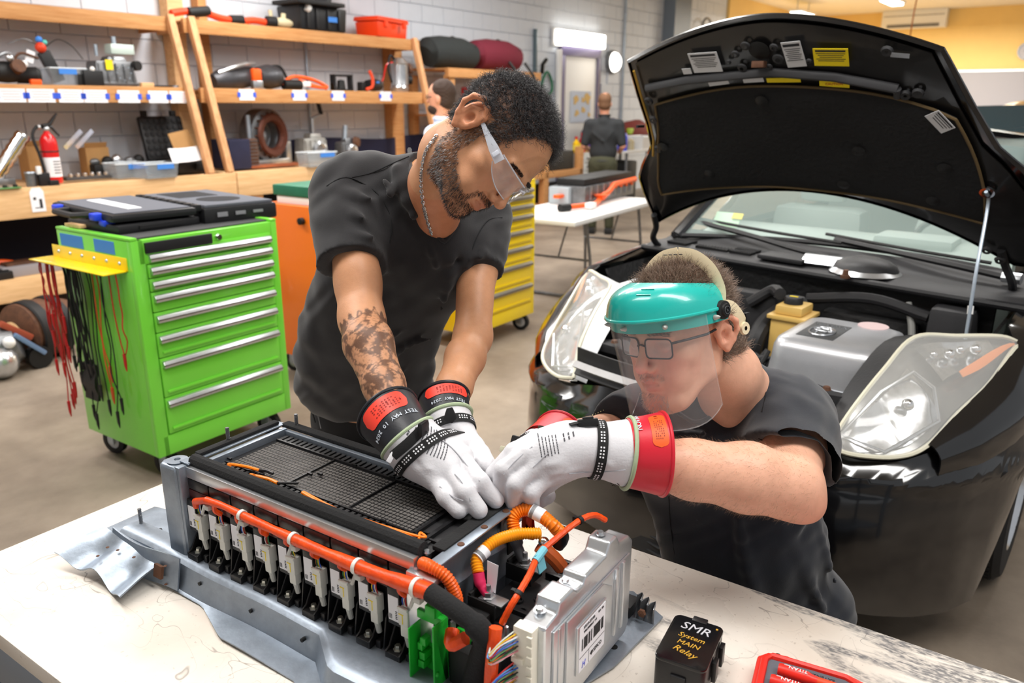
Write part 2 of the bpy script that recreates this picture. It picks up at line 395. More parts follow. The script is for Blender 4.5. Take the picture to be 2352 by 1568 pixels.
w = MB().b2((20.9, -16, 0), (21.1, 1.0, 3.9)); o = struct('wall_back', w, yel_m); o.location = SH.o; o.rotation_euler.z = SH.a
w = MB().b2((12.25, .7, 0), (12.95, .96, 3.9)); o = struct('trim_1', w, M('blue grey paint', (120, 132, 146), .5)); o.location = SH.o; o.rotation_euler.z = SH.a
# door in the far part of the long wall
dt = thing('door_1', None, None, SH.w(9.3, .93, 0), SH.a); dt['kind'] = 'structure'
MB().box((0, 0, 1.17), (1.02, .05, 2.34)).build('door_leaf', white_m, dt, bev=.004)
MB().b2((-.6, -.05, 0), (-.5, .05, 2.34)).b2((.5, -.05, 0), (.6, .05, 2.34)).b2((-.6, -.05, 2.34), (.6, .05, 2.5)).build('door_frame', M('purple grey paint', (92, 84, 118), .5), dt, bev=.004)
MB().cyl((.42, -.05, 1.05), (.42, -.1, 1.05), .03).build('door_handle', chrome_m, dt)
# world map poster on the door
t = SHthing('world_map', 'world map poster on the white door behind the standing man in black', 'poster', 9.3, .89, 1.3)
MB().box((0, 0, .25), (.62, .004, .5)).build('sheet', M('map blue', (206, 216, 232), .8), t)
mp = MB()
for cx, cz, pts in ((-.17, .36, 1.0), (-.13, .15, .8), (.06, .36, .7), (.07, .2, .8), (.2, .38, 1.2), (.26, .12, .5)):
    mp.prism([(cx+pts*.075*(1+.35*math.sin(3*a+cx*30))*math.cos(a), cz+pts*.07*(1+.3*math.cos(2*a+cx*9))*math.sin(a)) for a in [k*PI/6 for k in range(12)]], .003, (0, -.006, 0), (1, 0, 0), (0, 0, 1))
mp.build('land_print', M('map land', (226, 190, 120), .8), t)
# lamps on the wall
t = SHthing('wall_lamp', 'bright rectangular lamp mounted on the wall above the door', 'lamp', 9.2, .86, 2.5)
MB().box((0, .05, .1), (1.5, .05, .26)).build('housing', white_m, t, bev=.01); MB().box((0, -.01, .1), (1.4, .09, .22)).build('diffuser', glow_m, t, bev=.02)
t = SHthing('round_wall_lamp', 'round white lamp on the wall to the right of the door', 'lamp', 10.35, .86, 2.3)
MB().lathe((0, .08, 0), [(0, -.02), (.2, -.02), (.2, .04), (.18, .06), (0, .06)], 24, (0, -1, 0)).build('rim', grey_m, t)
MB().lathe((0, .02, 0), [(.17, 0), (.15, .05), (.1, .09), (0, .1)], 24, (0, -1, 0)).build('diffuser', M('soft glow', (255, 252, 245), .5, emit=3), t)
# conduits and pipes
def conduit(name, label, x, z0, z1, r=.02, y=.92, m=None, cat='pipe'):
    p = SH.w(x, y, z0); o = MB().cyl((0, 0, 0), (0, 0, z1-z0), r, n=8).build(name, m or steel_m); o.location = p; tag(o, label, cat); return o
conduit('steel_post', 'dark grey steel channel running up the wall left of the door lamp', 8.0, 1.2, 2.68, .035, m=M('dark steel', (92, 108, 116), .4, .5))
conduit('conduit', 'thin grey conduit on the wall behind the right shelving unit', 3.62, .98, 3.8, .016)
conduit('conduit', 'thin conduit on the wall right of the round lamp', 10.75, .9, 3.8, .02)
conduit('downpipe', 'pale pipe running down beside the left edge of the door frame', 8.6, .9, 2.42, .05, y=.88, m=white_m)
t = SHthing('hook_pipe', 'grey pipe bent over at its top by the pale wall right of the column', 'pipe', 13.7, .8, 2.3)
MB().ring([(0, 0, 0), (0, 0, .75)] + arc((.25, 0, .75), .25, 180, 0, 10, (1, 0, 0), (0, 0, 1)) + [(.5, 0, .4)], .025, 8).build('pipe', grey_m, t)
# ceiling lamps that show above the bonnet
for (px, py, lab) in ((1835, 28, 'glowing ceiling lamp left of the air conditioner'), (2040, -2, 'glowing ceiling lamp cut off by the top of the picture')):
    q = SH.pix(px, py, z=3.6); t = SHthing('ceiling_lamp', lab, 'lamp', q.x, q.y, 3.6, R(0), 'ceiling lamps')
    MB().box((0, 0, .06), (1.1, .3, .05)).build('housing', white_m, t, bev=.01); MB().box((0, 0, .02), (1.0, .24, .06)).build('tube', glow_m, t, bev=.02)
    MB().cyl((-.4, 0, .08), (-.4, 0, .3), .01).cyl((.4, 0, .08), (.4, 0, .3), .01).build('hanger', steel_m, t)
# things on the ochre wall
t = SHthing('air_conditioner', 'white wall air conditioner high on the ochre wall', 'air conditioner', 20.75, -1.75, 3.46)
MB().box((0, 0, .22), (.3, 1.5, .44)).build('case', white_m, t, bev=.03); MB().box((-.16, 0, .06), (.02, 1.2, .07)).build('outlet', M('grey slot', (120, 120, 120), .6), t)
MB().box((-.155, 0, .3), (.01, 1.4, .012)).build('grille', M('grey slot', None), t)
t = SHthing('wall_clock', 'round clock on the ochre wall at the right edge', 'clock', 20.85, -4.3, 2.85)
MB().lathe((0, 0, 0), [(0, 0), (.2, 0), (.2, .05), (.17, .05)], 24, (-1, 0, 0)).build('rim', grey_m, t); MB().lathe((0, 0, 0), [(.17, .03), (0, .03)], 24, (-1, 0, 0)).build('face', M('clock face', (180, 180, 190), .5), t)
MB().box((-.035, 0, .05), (.004, .012, .11)).box((-.035, .03, 0), (.004, .07, .012)).build('hands', ink_m, t)
t = SHthing('whiteboard', 'wide whiteboard on the ochre wall behind the second car', 'whiteboard', 20.8, -5.5, 1.2)
MB().box((0, 0, .6), (.04, 5.6, 1.2)).build('board', M('board grey', (150, 150, 160), .3), t); MB().box((-.02, 0, 1.22), (.06, 5.7, .05)).box((-.02, 0, 0), (.06, 5.7, .05)).build('frame', silver_m, t)
t = SHthing('hanging_cable', 'thin orange cord hanging from the ceiling in front of the air conditioner', 'cord', *[0, 0, 0])
q = SH.pix(2083, 60, z=2.9); t.location = SH.w(q.x, q.y, 2.0)
MB().ring([(0, 0, 0), (.02, 0, .5), (.1, 0, 1.2), (.3, 0, 1.85)], .012, 6).build('cord', M('dull orange', (200, 120, 50), .6), t)

# ================================================================ SHELVING
def board(mb, x0, x1, y0, y1, z0, z1): return mb.b2((x0, y0, z0), (x1, y1, z1))
def shelving(name, label, x0, x1, poles, deskx, gapn):
    t = SHthing(name, label, 'shelving', x0, 0, 0); W_ = x1-x0
    for nm, y, z0, z1, xa, xb in (('top_beam', .42, 2.195, 2.315, 0, W_), ('middle_beam', .26, 1.59, 1.72, 0, W_), ('bench_beam', 0, .75, .975, 0, deskx-x0)):
        board(MB(), xa+(.12 if nm == 'bench_beam' and x0 > 0 else 0), xb, y, y+.04, z0, z1).build(nm, wood2_m if nm == 'bench_beam' else wood_m, t, bev=.004)
    for nm, y, z in (('top_shelf', .46, 2.30), ('middle_shelf', .30, 1.705), ('bench_top', .04, .96)):
        board(MB(), .12 if nm == 'bench_top' and x0 > 0 else 0, W_, y, .93, z-.018, z).build(nm, wood2_m if nm == 'bench_top' else wood_m, t)
    for i in range(max(2, int(W_/1.1))):
        for z, y in ((2.2, .46), (1.62, .3), (.8, .04)):
            x = .05 + i*(W_-.1)/(max(2, int(W_/1.1))-1); board(MB(), x-.02, x+.02, y, .93, z-.0, z+.078).build('joist', wood_m, t)
    for x in poles:
        MB().ring([(x-x0, .035, .975), (x-x0, .42+.0, 2.33)], .045, 4, up=(.7, .7, 0)).build('leaning_pole', M('pole wood', (214, 164, 118), .7, var=.2, vs=5, stretch=(6, 6, .7), var2=(190, 136, 90)), t, bev=.008)
    return t
lu = shelving('shelving_unit', 'left wooden shelving unit above the bench with the fire extinguisher', -1.6, 1.78, [1.73], 1.97, 0)
ru = shelving('shelving_unit', 'right wooden shelving unit holding the two hard cases on top', 1.86, 4.92, [1.93, 4.82], 5.0, 0)
lu['group'] = ru['group'] = 'wooden shelving units'
for x, wd in ((1.95, .16), (-1.5, .1)): board(MB(), x-lu.location.dot(SH.x)*0 - (-1.6), x+wd+1.6, .8, .94, 0, 3.9 if x > 0 else 2.3).build('rear_post', wood2_m, lu, bev=.005)
board(MB(), 1.95+1.6+.33, 1.95+1.6+.42, .82, .94, 0, 3.9).build('rear_post', wood_m, lu, bev=.005)
board(MB(), 4.85-1.86-.05, 4.85-1.86+.15, .8, .94, 0, 2.3).build('rear_post', wood_m, ru, bev=.005)
for x in (.98, -1.4): board(MB(), x+1.6, x+1.6+.1, .05, .14, 0, .78).build('bench_leg', wood_m, lu, bev=.005)
for x in (.28, 2.9): board(MB(), x, x+.12, .02, .12, 0, .9).build('bench_leg', wood_m, ru, bev=.005)
board(MB(), 0, 2.45, -.0, .04, .135, .305).build('lower_beam', wood2_m, lu, bev=.004); board(MB(), 0, 2.45, .04, .93, .285, .3).build('lower_shelf', wood2_m, lu)
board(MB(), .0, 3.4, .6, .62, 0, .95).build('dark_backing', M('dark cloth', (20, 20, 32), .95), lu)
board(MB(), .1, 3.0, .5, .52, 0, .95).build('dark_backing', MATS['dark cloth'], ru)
# paper labels taped to the beams
ordn = ['first', 'second', 'third', 'fourth', 'fifth', 'sixth', 'seventh']
def plabel(px, w_, py, beamlab, i, y):
    q = SH.pix(px, py, y=y-.004); t = SHthing('paper_label', 'white paper label on the middle beam of the %s, %s from the left' % (beamlab, ordn[i]), 'label', q.x, y-.004, q.z-.045, 0, 'paper labels on the shelf beams')
    MB().box((0, 0, .045), (w_, .002, .1)).build('sheet', paper_m, t)
    for s in (-1, 1): MB().box((s*w_/2, -.002, .045), (.035, .002, .045)).build('tape', M('deep blue tape', (56, 92, 214), .7), t)
    ln = MB()
    for k in range(4): ln.box((0, -.0015, .075-k*.02), (w_*(.7-.1*(k % 2)), .001, .005))
    ln.build('lettering', inkred_m, t)
for i, (px, w_) in enumerate(((20, .2), (89, .2), (157, .19), (214, .19), (290, .19), (358, .18), (405, .17))): plabel(px, w_, 231, 'left shelving unit', i, .26)
for i, (px, w_) in enumerate(((561, .17), (682, .17), (771, .17), (880, .17))): plabel(px, w_, 224, 'right shelving unit', i, .26)
q = SH.pix(83, 470, y=-.003); t = SHthing('paper_tag', 'white paper tag hanging on the front beam of the left bench', 'tag', q.x, -.003, q.z-.09)
MB().prism([(-.05, 0), (.05, 0), (.05, .15), (.03, .18), (-.03, .18), (-.05, .15)], .002, (0, 0, 0), (1, 0, 0), (0, 0, 1)).build('card', paper_m, t)
MB().box((.02, -.003, .06), (.02, .001, .07)).box((-.02, -.003, .1), (.02, .001, .02)).box((.0, -.003, .03), (.05, .001, .006)).build('lettering', ink_m, t)

# ---------------------------------------------------------------- what lies on the shelves
def put(name, label, cat, px, py, z=None, y=None, rz=0, group=None):
    q = SH.pix(px, py, z=z) if y is None else SH.pix(px, py, y=y)
    return SHthing(name, label, cat, q.x, q.y, z if z is not None else q.z, rz, group)
def bin_(t, w, d, h, mat=clear_m, tape=None, slope=1.12):
    th = .004; ot = [(-w/2, -d/2), (w/2, -d/2), (w/2, d/2), (-w/2, d/2)]
    for a, b in zip(ot, ot[1:]+ot[:1]):
        MBs = MB().grid(lambda u, v: (((a[0]+(b[0]-a[0])*u)*(1+(slope-1)*v)), ((a[1]+(b[1]-a[1])*u)*(1+(slope-1)*v)), h*v), 2, 2, th); MBs.build('side', mat, t)
    MB().box((0, 0, .003), (w, d, .006)).build('base', mat, t)
    MB().ring([(x*slope, y*slope, h) for x, y in ot], .006, 6, closed=True).build('rim', M('cloudy plastic', (216, 224, 230), .35), t)
    if tape: MB().box((tape, -d/2*slope-.008, h*.8), (w*.55, .003, .04)).build('tape', blue_m, t)
def housing(t, w, d, h, mat=grey_m, seed=0, bolts=8, bore=True):
    rg = random.Random(seed); m = MB().box((0, 0, h*.42), (w, d, h*.84), tap=.86); m.box((w*.1, 0, h*.9), (w*.5, d*.7, h*.2), tap=.8)
    m.build('casting', mat, t, bev=min(w, d, h)*.07)
    r = MB()
    for k in range(5): r.box((-w*.4+k*w*.2, -d*.5, h*.42), (w*.03, d*.08, h*.7))
    r.box((0, -d*.5, h*.1), (w*1.05, d*.06, h*.08)).build('rib', mat, t, bev=.003)
    if bore: MB().lathe((w*.12, -d*.5, h*.45), [(h*.3, -.01), (h*.3, .03), (h*.2, .04), (h*.2, .015), (0, .015)], 20, (0, -1, 0)).build('flange', silver_m, t)
    b = MB()
    for k in range(bolts): a = 2*PI*k/bolts; b.cyl((w*.12+h*.25*math.cos(a), -d*.5-.02, h*.45+h*.25*math.sin(a)), (w*.12+h*.25*math.cos(a), -d*.5-.042, h*.45+h*.25*math.sin(a)), h*.025, n=6)
    b.build('bolt_ring', steel_m, t)['kind'] = 'stuff'
def hose(t, pts, r, mat, name='hose', n=8, k=6): return MB().ring(spline(pts, k), r, n).build(name, mat, t)
MZ, BZ, TZ = 1.72, .975, 2.315
# left middle shelf
t = put('pump_assembly', 'black and brown pump assembly at the left end of the left middle shelf', 'machine part', 12, 206, y=.42)
t.location.z = MZ; MB().lathe((0, 0, .09), [(0, -.1), (.07, -.1), (.08, 0), (.07, .1), (0, .1)], 16, (1, .3, 0)).build('body', dark_m, t); MB().lathe((.06, -.05, .12), [(0, 0), (.05, 0), (.05, .06), (0, .06)], 14, (0, -1, .3)).build('cap', brown_m, t)
hose(t, [(-.1, 0, .1), (-.05, -.04, .2), (.05, 0, .22), (.12, 0, .1)], .014, grey_m); MB().sph((.02, -.06, .19), .03).build('knob', silver_m, t)
t = put('small_motor', 'small black motor with a white cap beside the bin on the left middle shelf', 'motor', 66, 206, y=.42); t.location.z = MZ
MB().lathe((0, 0, .07), [(0, -.09), (.06, -.09), (.065, .05), (.04, .08), (0, .08)], 16, (1, -.4, 0)).build('body', dark_m, t); MB().sph((-.05, -.05, .15), .028).build('cap', white_m, t)
MB().box((.0, -.08, .02), (.08, .04, .04)).build('foot', orange_m, t, bev=.006); hose(t, [(-.12, 0, .15), (-.05, -.02, .23), (.08, 0, .2)], .01, brown_m, 'lead')
t = put('clear_bin', 'clear plastic bin with blue tape and coloured caps on the left middle shelf', 'bin', 140, 206, y=.45); t.location.z = MZ
bin_(t, .25, .22, .13, tape=-.01)
t = put('valve_block', 'black valve block with red and blue caps in the bin on the left middle shelf', 'machine part', 112, 206, y=.45); t.location.z = MZ+.01
MB().box((.02, 0, .13), (.09, .05, .24), rot=(0, R(-22), 0)).build('block', black_m, t, bev=.006); MB().sph((-.05, -.03, .27), .04).build('red_cap', M('orange red', (214, 60, 24), .5), t); MB().sph((-.05, -.02, .33), .025).build('blue_cap', blue_m, t); MB().sph((-.015, -.03, .31), .02).build('teal_cap', M('teal', (90, 190, 180), .5), t)
MB().box((-.14, -.03, .2), (.06, .01, .09), rot=(0, R(20), 0)).build('paper_tag', paper_m, t); hose(t, [(0, 0, .28), (.1, 0, .34), (.2, 0, .3), (.28, 0, .2)], .004, dark_m, 'wire'); hose(t, [(-.04, 0, .28), (-.15, 0, .33), (-.28, 0, .28)], .004, grey_m, 'wire')
t = put('gearbox_housing', 'grey gearbox housing with a yellow label on the left middle shelf', 'machine part', 252, 204, y=.45); t.location.z = MZ
housing(t, .36, .2, .24, seed=1, bore=False); MB().box((-.06, -.11, .17), (.06, .004, .08)).build('label', yel2_m, t); MB().box((.1, 0, .3), (.2, .12, .08)).build('bracket', M('pale green metal', (206, 222, 214), .4, .3), t, bev=.008)
MB().cyl((.06, 0, .33), (.06, 0, .4), .02).cyl((-.1, 0, .24), (-.1, 0, .33), .014).build('fitting', steel_m, t); MB().lathe((.17, -.08, .17), [(0, 0), (.04, 0), (.04, .05), (0, .05)], 12, (.3, -1, 0)).build('port', dark_m, t); MB().lathe((-.02, -.09, .24), [(.05, 0), (.03, 0)], 12).build('boss', dark_m, t)
t = put('black_module', 'small black module in front of the grey gearbox housing', 'machine part', 208, 205, y=.34); t.location.z = MZ
MB().box((0, 0, .06), (.16, .07, .12)).build('body', black_m, t, bev=.008); MB().box((-.09, .02, .045), (.06, .06, .09)).build('connector', dark_m, t, bev=.006)
MB().sph((.0, -.02, .13), .02).build('button', white_m, t)
o = MB().box((0, 0, 0), (.11, .06, .035)).build('wood_block', wood2_m, None, bev=.003); q = SH.pix(330, 203, y=.34); o.location = SH.w(q.x, .34, MZ+.0175); o.rotation_euler.z = SH.a; top(o, 'small wood block right of the grey gearbox housing', 'block')
t = put('wrench', 'flat black wrench lying at the right end of the left middle shelf', 'tool', 372, 203, y=.34); t.location.z = MZ
MB().box((0, 0, .008), (.2, .025, .014)).build('handle', dark_m, t, bev=.004); MB().lathe((.1, 0, 0), [(.012, 0), (.03, 0), (.03, .018), (.012, .018)], 14).build('head', steel_m, t)
# left bench
t = put('fire_extinguisher', 'red fire extinguisher with a white label standing on the left bench', 'fire extinguisher', 122, 431, z=BZ)
MB().lathe((0, 0, 0), [(0, .0), (.058, 0), (.062, .012), (.062, .3), (.058, .335), (.042, .365), (.022, .385), (.02, .4), (0, .4)], 28).build('cylinder', red_m, t)
MB().lathe((0, 0, .05), [(.0632, 0), (.0632, .15)], 28).build('label', paper_m, t); ln = MB()
for k in range(5): ln.box((.012, -.0645, .17-.022*k), (.05, .002, .006))
ln.build('lettering', ink_m, t)
MB().lathe((0, 0, .24), [(.064, 0), (.066, .005), (.064, .01)], 24).build('strap', dark_m, t)
MB().cyl((0, 0, .395), (0, 0, .43), .018).sph((0, 0, .415), .026).build('valve', silver_m, t)
MB().ring([(-.03, -.01, .44), (.03, 0, .45), (.1, .01, .53)], [.012, .014, .007], 6, flat=1.6).ring([(-.02, 0, .43), (.04, -.0, .43), (.09, 0, .36)], [.012, .013, .008], 6).build('lever', black_m, t)
hose(t, [(-.02, 0, .43), (-.07, 0, .43), (-.11, -.01, .36), (-.09, -.03, .22), (-.075, -.04, .08)], .012, dark_m); MB().cyl((-.062, 0, .43), (-.045, 0, .43), .02, n=12).build('collar', silver_m, t)
def cbox(px, py, w, d, h, label, y=None, rz=0):
    t = put('cardboard_box', label, 'box', px, py, z=BZ, rz=rz); q = SH.inv(t.location); t.location = SH.w(q.x, min(q.y, .66), BZ); MB().box((0, 0, h/2), (w, d, h)).build('carton', card_m, t, bev=.003)
    MB().box((0, -d*.35, h+.02), (w*.96, .004, .05), rot=(R(30), 0, 0)).build('flap', card_m, t); return t
cbox(64, 420, .2, .14, .27, 'cardboard box behind the left of the fire extinguisher', rz=R(8)); cbox(168, 407, .2, .14, .24, 'cardboard box behind the right of the fire extinguisher')
t = put('metal_strips', 'two bright metal strips leaning up out of the cardboard box', 'strips', 165, 345, y=.3)
for k in (0, 1): MB().box((k*.09, 0, .05), (.035, .008, .2), rot=(0, R(48), 0)).build('strip', chrome_m, t)
t = put('ribbed_hose', 'silver foil hose leaning at the left edge of the left bench', 'hose', 8, 440, z=BZ)
MB().ring([(-.06+k*.018, 0, .07+k*.022) for k in range(15)], [.05+.008*(k % 2) for k in range(15)], 14).build('hose', chrome_m, t); MB().box((-.02, 0, .03), (.16, .12, .06)).build('bracket', grey_m, t, bev=.01); hose(t, [(.02, -.02, .2), (.08, 0, .3), (.16, 0, .38)], .004, red_m, 'wire')
t = put('grey_cup', 'grey metal cup on the left bench in front of the cardboard box', 'cup', 70, 440, z=BZ); MB().lathe((0, 0, 0), [(0, 0), (.035, 0), (.037, .11), (.033, .11), (.031, .01), (0, .01)], 20).build('cup', grey_m, t); MB().lathe((0, 0, .1), [(.037, 0), (.04, .004), (.037, .01)], 20).build('rim', steel_m, t)
t = put('relay_module', 'small black and white relay module left of the fire extinguisher base', 'module', 98, 438, z=BZ); MB().box((0, 0, .05), (.08, .07, .1)).build('body', black_m, t, bev=.006); MB().box((-.03, -.02, .12), (.03, .03, .06)).build('connector', white_m, t, bev=.004); MB().box((.06, -.02, .02), (.07, .05, .04)).build('socket', dark_m, t, bev=.004)
t = put('circuit_board', 'green circuit board at the left edge of the left bench', 'circuit board', 14, 446, z=BZ); MB().box((0, 0, .008), (.16, .09, .008)).build('board', M('pcb green', (92, 140, 80), .5), t)
for k in range(4): MB().box((-.05+.035*k, .0, .02), (.022, .03, .016)).build('chip', dark_m if k % 2 else silver_m, t)
t = put('connector_strip', 'row of dark metal connectors in front of the cardboard box on the left bench', 'machine part', 200, 422, z=BZ); MB().box((0, 0, .015), (.38, .06, .03)).build('rail', M('dark grey', (70, 70, 72), .5), t, bev=.004)
for k in range(6): MB().lathe((-.15+k*.058, -.02, .03), [(0, 0), (.016, 0), (.018, .02), (.01, .028), (0, .028)], 10).build('terminal', silver_m, t)
for px, lab in ((290, 'clear plastic bin with blue tape on the left bench, left one of two'), (355, 'clear ribbed bin with blue tape on the left bench, beside the open black case')):
    t = put('clear_bin', lab, 'bin', px, 416, z=BZ, group='clear bins on the left bench'); bin_(t, .27, .2, .12, tape=.03)
    if px == 290: u = put('bearing', 'metal bearing standing in the left clear bin on the left bench', 'bearing', 278, 408, z=BZ+.01); MB().lathe((0, 0, .06), [(.03, -.015), (.055, -.015), (.055, .015), (.03, .015), (.03, -.015)], 20, (.3, -1, .2)).build('outer_ring', steel_m, u); MB().lathe((0, 0, .06), [(.012, -.018), (.026, -.018), (.026, .018), (.012, .018), (.012, -.018)], 20, (.3, -1, .2)).build('inner_ring', brown_m, u)
t = put('parts_tray', 'long tray of dark machine parts at the back of the left bench', 'tray', 300, 375, z=BZ); t.location = SH.w(SH.pix(290, 380, y=.6).x, .6, BZ)
MB().b2((-.35, -.1, 0), (.35, .1, .1)).build('tray', dark_m, t, bev=.008)
for k in range(7): MB().sph((-.3+k*.1, -.03*(k % 2), .12), (.05, .04, .035+.012*(k % 3)), 10, 6).build('lump', [grey_m, dark_m, silver_m][k % 3], t)
# open hard case with egg foam
t = put('hard_case', 'open black hard case with egg-crate foam lid on the left bench', 'case', 420, 404, z=BZ)
MB().b2((-.28, -.1, 0), (.2, .2, .1)).build('base', black_m, t, bev=.02)
for k in (-.12, .08): MB().box((k, -.12, .06), (.07, .03, .06)).build('latch', dark_m, t, bev=.006)
Lm = Euler((R(-14), 0, 0)).to_matrix(); MB().box((-.02, .25, .3), (.42, .06, .4), rot=Lm).build('lid', black_m, t, bev=.025)
fm = MB()
for i in range(7):
    for j in range(6): fm.sph(Vector((-.02, .25, .3)) + Lm @ Vector((-.17+i*.057, -.03, -.15+j*.06)), (.026, .02, .026), 8, 5)
fm.build('egg_foam', M('charcoal foam', (48, 48, 50), .95), t)['kind'] = 'stuff'
for k in (-.14, .14): MB().box((k-.02, .3, .52), (.05, .04, .05)).build('hinge', dark_m, t, bev=.006)
o = MB().box((0, 0, 0), (.2, .008, .24)).build('cardboard_sheet', card_m, None); q = SH.pix(400, 340, y=.3); o.location = SH.w(q.x+.02, .22, q.z); o.rotation_euler = (R(-14), R(-10), SH.a); top(o, 'cardboard sheet leaning in the open black case', 'cardboard')
o = MB().grid(lambda u, v: (-.14+.28*u, .02*math.sin(u*3), -.06+.13*v+.012*u), 6, 3, .003).build('paper_sheet', paper_m, None); q = SH.pix(424, 362, y=.1); o.location = SH.w(q.x, .12, q.z-.01); o.rotation_euler = (R(-25), 0, SH.a); top(o, 'white paper sheet lying on the open black case', 'paper')
# right top shelf
def cable(name, label, cat, px0, pts, rad, y0, z0, mat=orange_m, ends=None):
    q = SH.pix(px0, 60, y=y0); t = SHthing(name, label, cat, q.x, y0, z0); hose(t, pts, rad, mat, 'cable')
    for e in ends or []: MB().cyl(e[0], e[1], e[2], n=12).build('connector', e[3], t)
    return t
cable('orange_cable', 'red-orange high-voltage cable with black connectors on the top right shelf', 'cable', 500, [(-.5, 0, .04), (-.35, .02, .07), (-.2, 0, .08), (0, 0, .04), (.2, 0, .03), (.38, .02, .05), (.52, 0, .04)], .032, .5, TZ, M('red orange', (224, 70, 30), .5), [((-.33, 0, .06), (-.12, 0, .09), .045, dark_m), ((.1, 0, .03), (.24, 0, .04), .045, dark_m), ((.5, -.02, .05), (.6, -.04, .05), .05, dark_m)])
t = put('beige_part', 'beige plastic duct piece left of the open black case on the top right shelf', 'machine part', 640, 66, y=.5); t.location.z = TZ
bg = M('beige plastic', (196, 184, 150), .6); MB().sph((0, 0, .05), (.14, .06, .05)).build('duct', bg, t); MB().cyl((-.12, 0, .03), (-.13, 0, .16), .02).cyl((.02, 0, .06), (.03, 0, .14), .025).build('spout', bg, t)
t = put('hard_case', 'open black hard case with a blue label on the top right shelf', 'case', 726, 72, y=.5); t.location.z = TZ
MB().box((.0, .1, .12), (.6, .36, .24), tap=1.06).build('base', black_m, t, bev=.025); MB().box((-.1, .02, .26), (.62, .42, .04)).build('rim', dark_m, t, bev=.01)
for k in (-.22, -.1, .05, .2): MB().box((k, -.09, .12), (.03, .03, .2)).build('rib', black_m, t, bev=.006)
MB().grid(lambda u, v: (.05+.5*u*.7, -.06+.36*v, .28+.42*math.sin(u*1.9)*.9-(.1*u)), 8, 3, .06).build('lid', black_m, t); MB().box((.1, -.105, .12), (.12, .004, .05)).build('label', blue_m, t); MB().cyl((-.24, -.1, .22), (-.2, -.1, .2), .04, n=12).build('latch', white_m, t)
t = put('orange_case', 'closed orange-red plastic case at the right end of the top right shelf', 'case', 884, 80, y=.5); t.location.z = TZ
oc = M('case orange', (232, 62, 14), .4); MB().box((0, .1, .08), (.58, .3, .16), rot=(0, 0, R(12)), tap=1.06).build('base', oc, t, bev=.02); MB().box((0, .1, .19), (.64, .35, .05), rot=(0, 0, R(12)), tap=.96).build('lid', oc, t, bev=.015)
for k in (-.15, .15): MB().box((k+.03, -.09, .14), (.06, .03, .07), rot=(0, 0, R(12))).build('latch', oc, t, bev=.006)
# right middle shelf
t = put('drive_motor', 'grey and black drive motor with an orange plug on the right middle shelf', 'motor', 560, 207, y=.45); t.location.z = MZ
MB().lathe((-.1, 0, .1), [(0, -.3), (.06, -.3), (.1, -.2), (.11, .0), (.09, .2), (0, .22)], 20, (1, .15, .12)).build('housing', M('dark cast metal', (74, 74, 78), .4, .5, var=.3, vs=20), t)
MB().lathe((.26, 0, .12), [(0, -.16), (.09, -.14), (.12, 0), (.1, .12), (.05, .17), (0, .17)], 18, (1, .1, 0)).build('end_bell', MATS['dark cast metal'], t); MB().box((.05, -.1, .13), (.1, .06, .12)).build('plug', orange_m, t, bev=.02); MB().box((.05, -.1, .04), (.11, .06, .08)).build('bracket', silver_m, t, bev=.01); hose(t, [(-.35, -.08, .14), (-.1, -.1, .22), (.1, -.02, .24)], .02, silver_m, 'pipe'); hose(t, [(.3, 0, .22), (.42, 0, .22), (.5, 0, .1), (.56, 0, .03)], .014, dark_m, 'lead')
t = put('orange_cable_coil', 'orange cable coil with a black plug on the right middle shelf', 'cable', 690, 207, y=.42); t.location.z = MZ
hose(t, [(-.26, 0, .05), (-.15, 0, .12), (0, .03, .13), (.16, .0, .1), (.3, -.02, .04), (.2, -.05, .03), (.02, -.02, .05)], .018, orange_m, 'cable'); hose(t, [(-.05, 0, .1), (.12, -.03, .05), (.28, -.04, .02)], .015, orange_m, 'cable'); MB().cyl((-.26, -.02, .05), (-.05, -.02, .05), .05, n=14).build('plug', dark_m, t); MB().box((-.0, -.05, .06), (.1, .04, .05)).build('label', white_m, t, bev=.005)
t = put('motor_stand', 'square black frame with a motor inside on the right middle shelf', 'stand', 781, 207, y=.45); t.location.z = MZ
MB().b2((-.13, -.03, 0), (-.11, .05, .17)).b2((.11, -.03, 0), (.13, .05, .17)).b2((-.13, -.03, .15), (.13, .05, .17)).b2((-.13, -.03, 0), (.13, .05, .02)).build('frame', black_m, t, bev=.003); MB().lathe((-.02, 0, .02), [(.05, 0), (.04, .09), (0, .1)], 12).build('motor', dark_m, t)
t = put('black_actuator', 'black actuator with a bent orange strap on the right middle shelf', 'machine part', 845, 207, y=.42); t.location.z = MZ
MB().lathe((.04, 0, .07), [(0, -.12), (.05, -.12), (.07, 0), (.06, .12), (0, .12)], 14, (1, .2, 0)).build('body', black_m, t, ); MB().box((-.1, .02, .05), (.1, .08, .1)).build('bracket', dark_m, t, bev=.01); hose(t, [(-.12, -.06, .02), (-.05, -.08, .05), (-.04, -.08, .14), (-.07, -.07, .22)], .018, M('red orange', None), 'strap'); MB().box((.05, -.07, .1), (.04, .01, .02)).build('label', blue_m, t)
t = put('silver_motor', 'finned silver motor standing at the right end of the right middle shelf', 'motor', 912, 206, y=.45); t.location.z = MZ
MB().lathe((0, 0, 0), [(0, 0), (.1, 0), (.11, .05), (.1, .07), (.1, .3), (.11, .32), (.06, .38), (0, .38)], 24).build('housing', silver_m, t); r = MB()
for k in range(12): a = PI*k/11+PI; r.box((.1*math.cos(a), .1*math.sin(a), .19), (.006, .02, .22), rot=(0, 0, a))
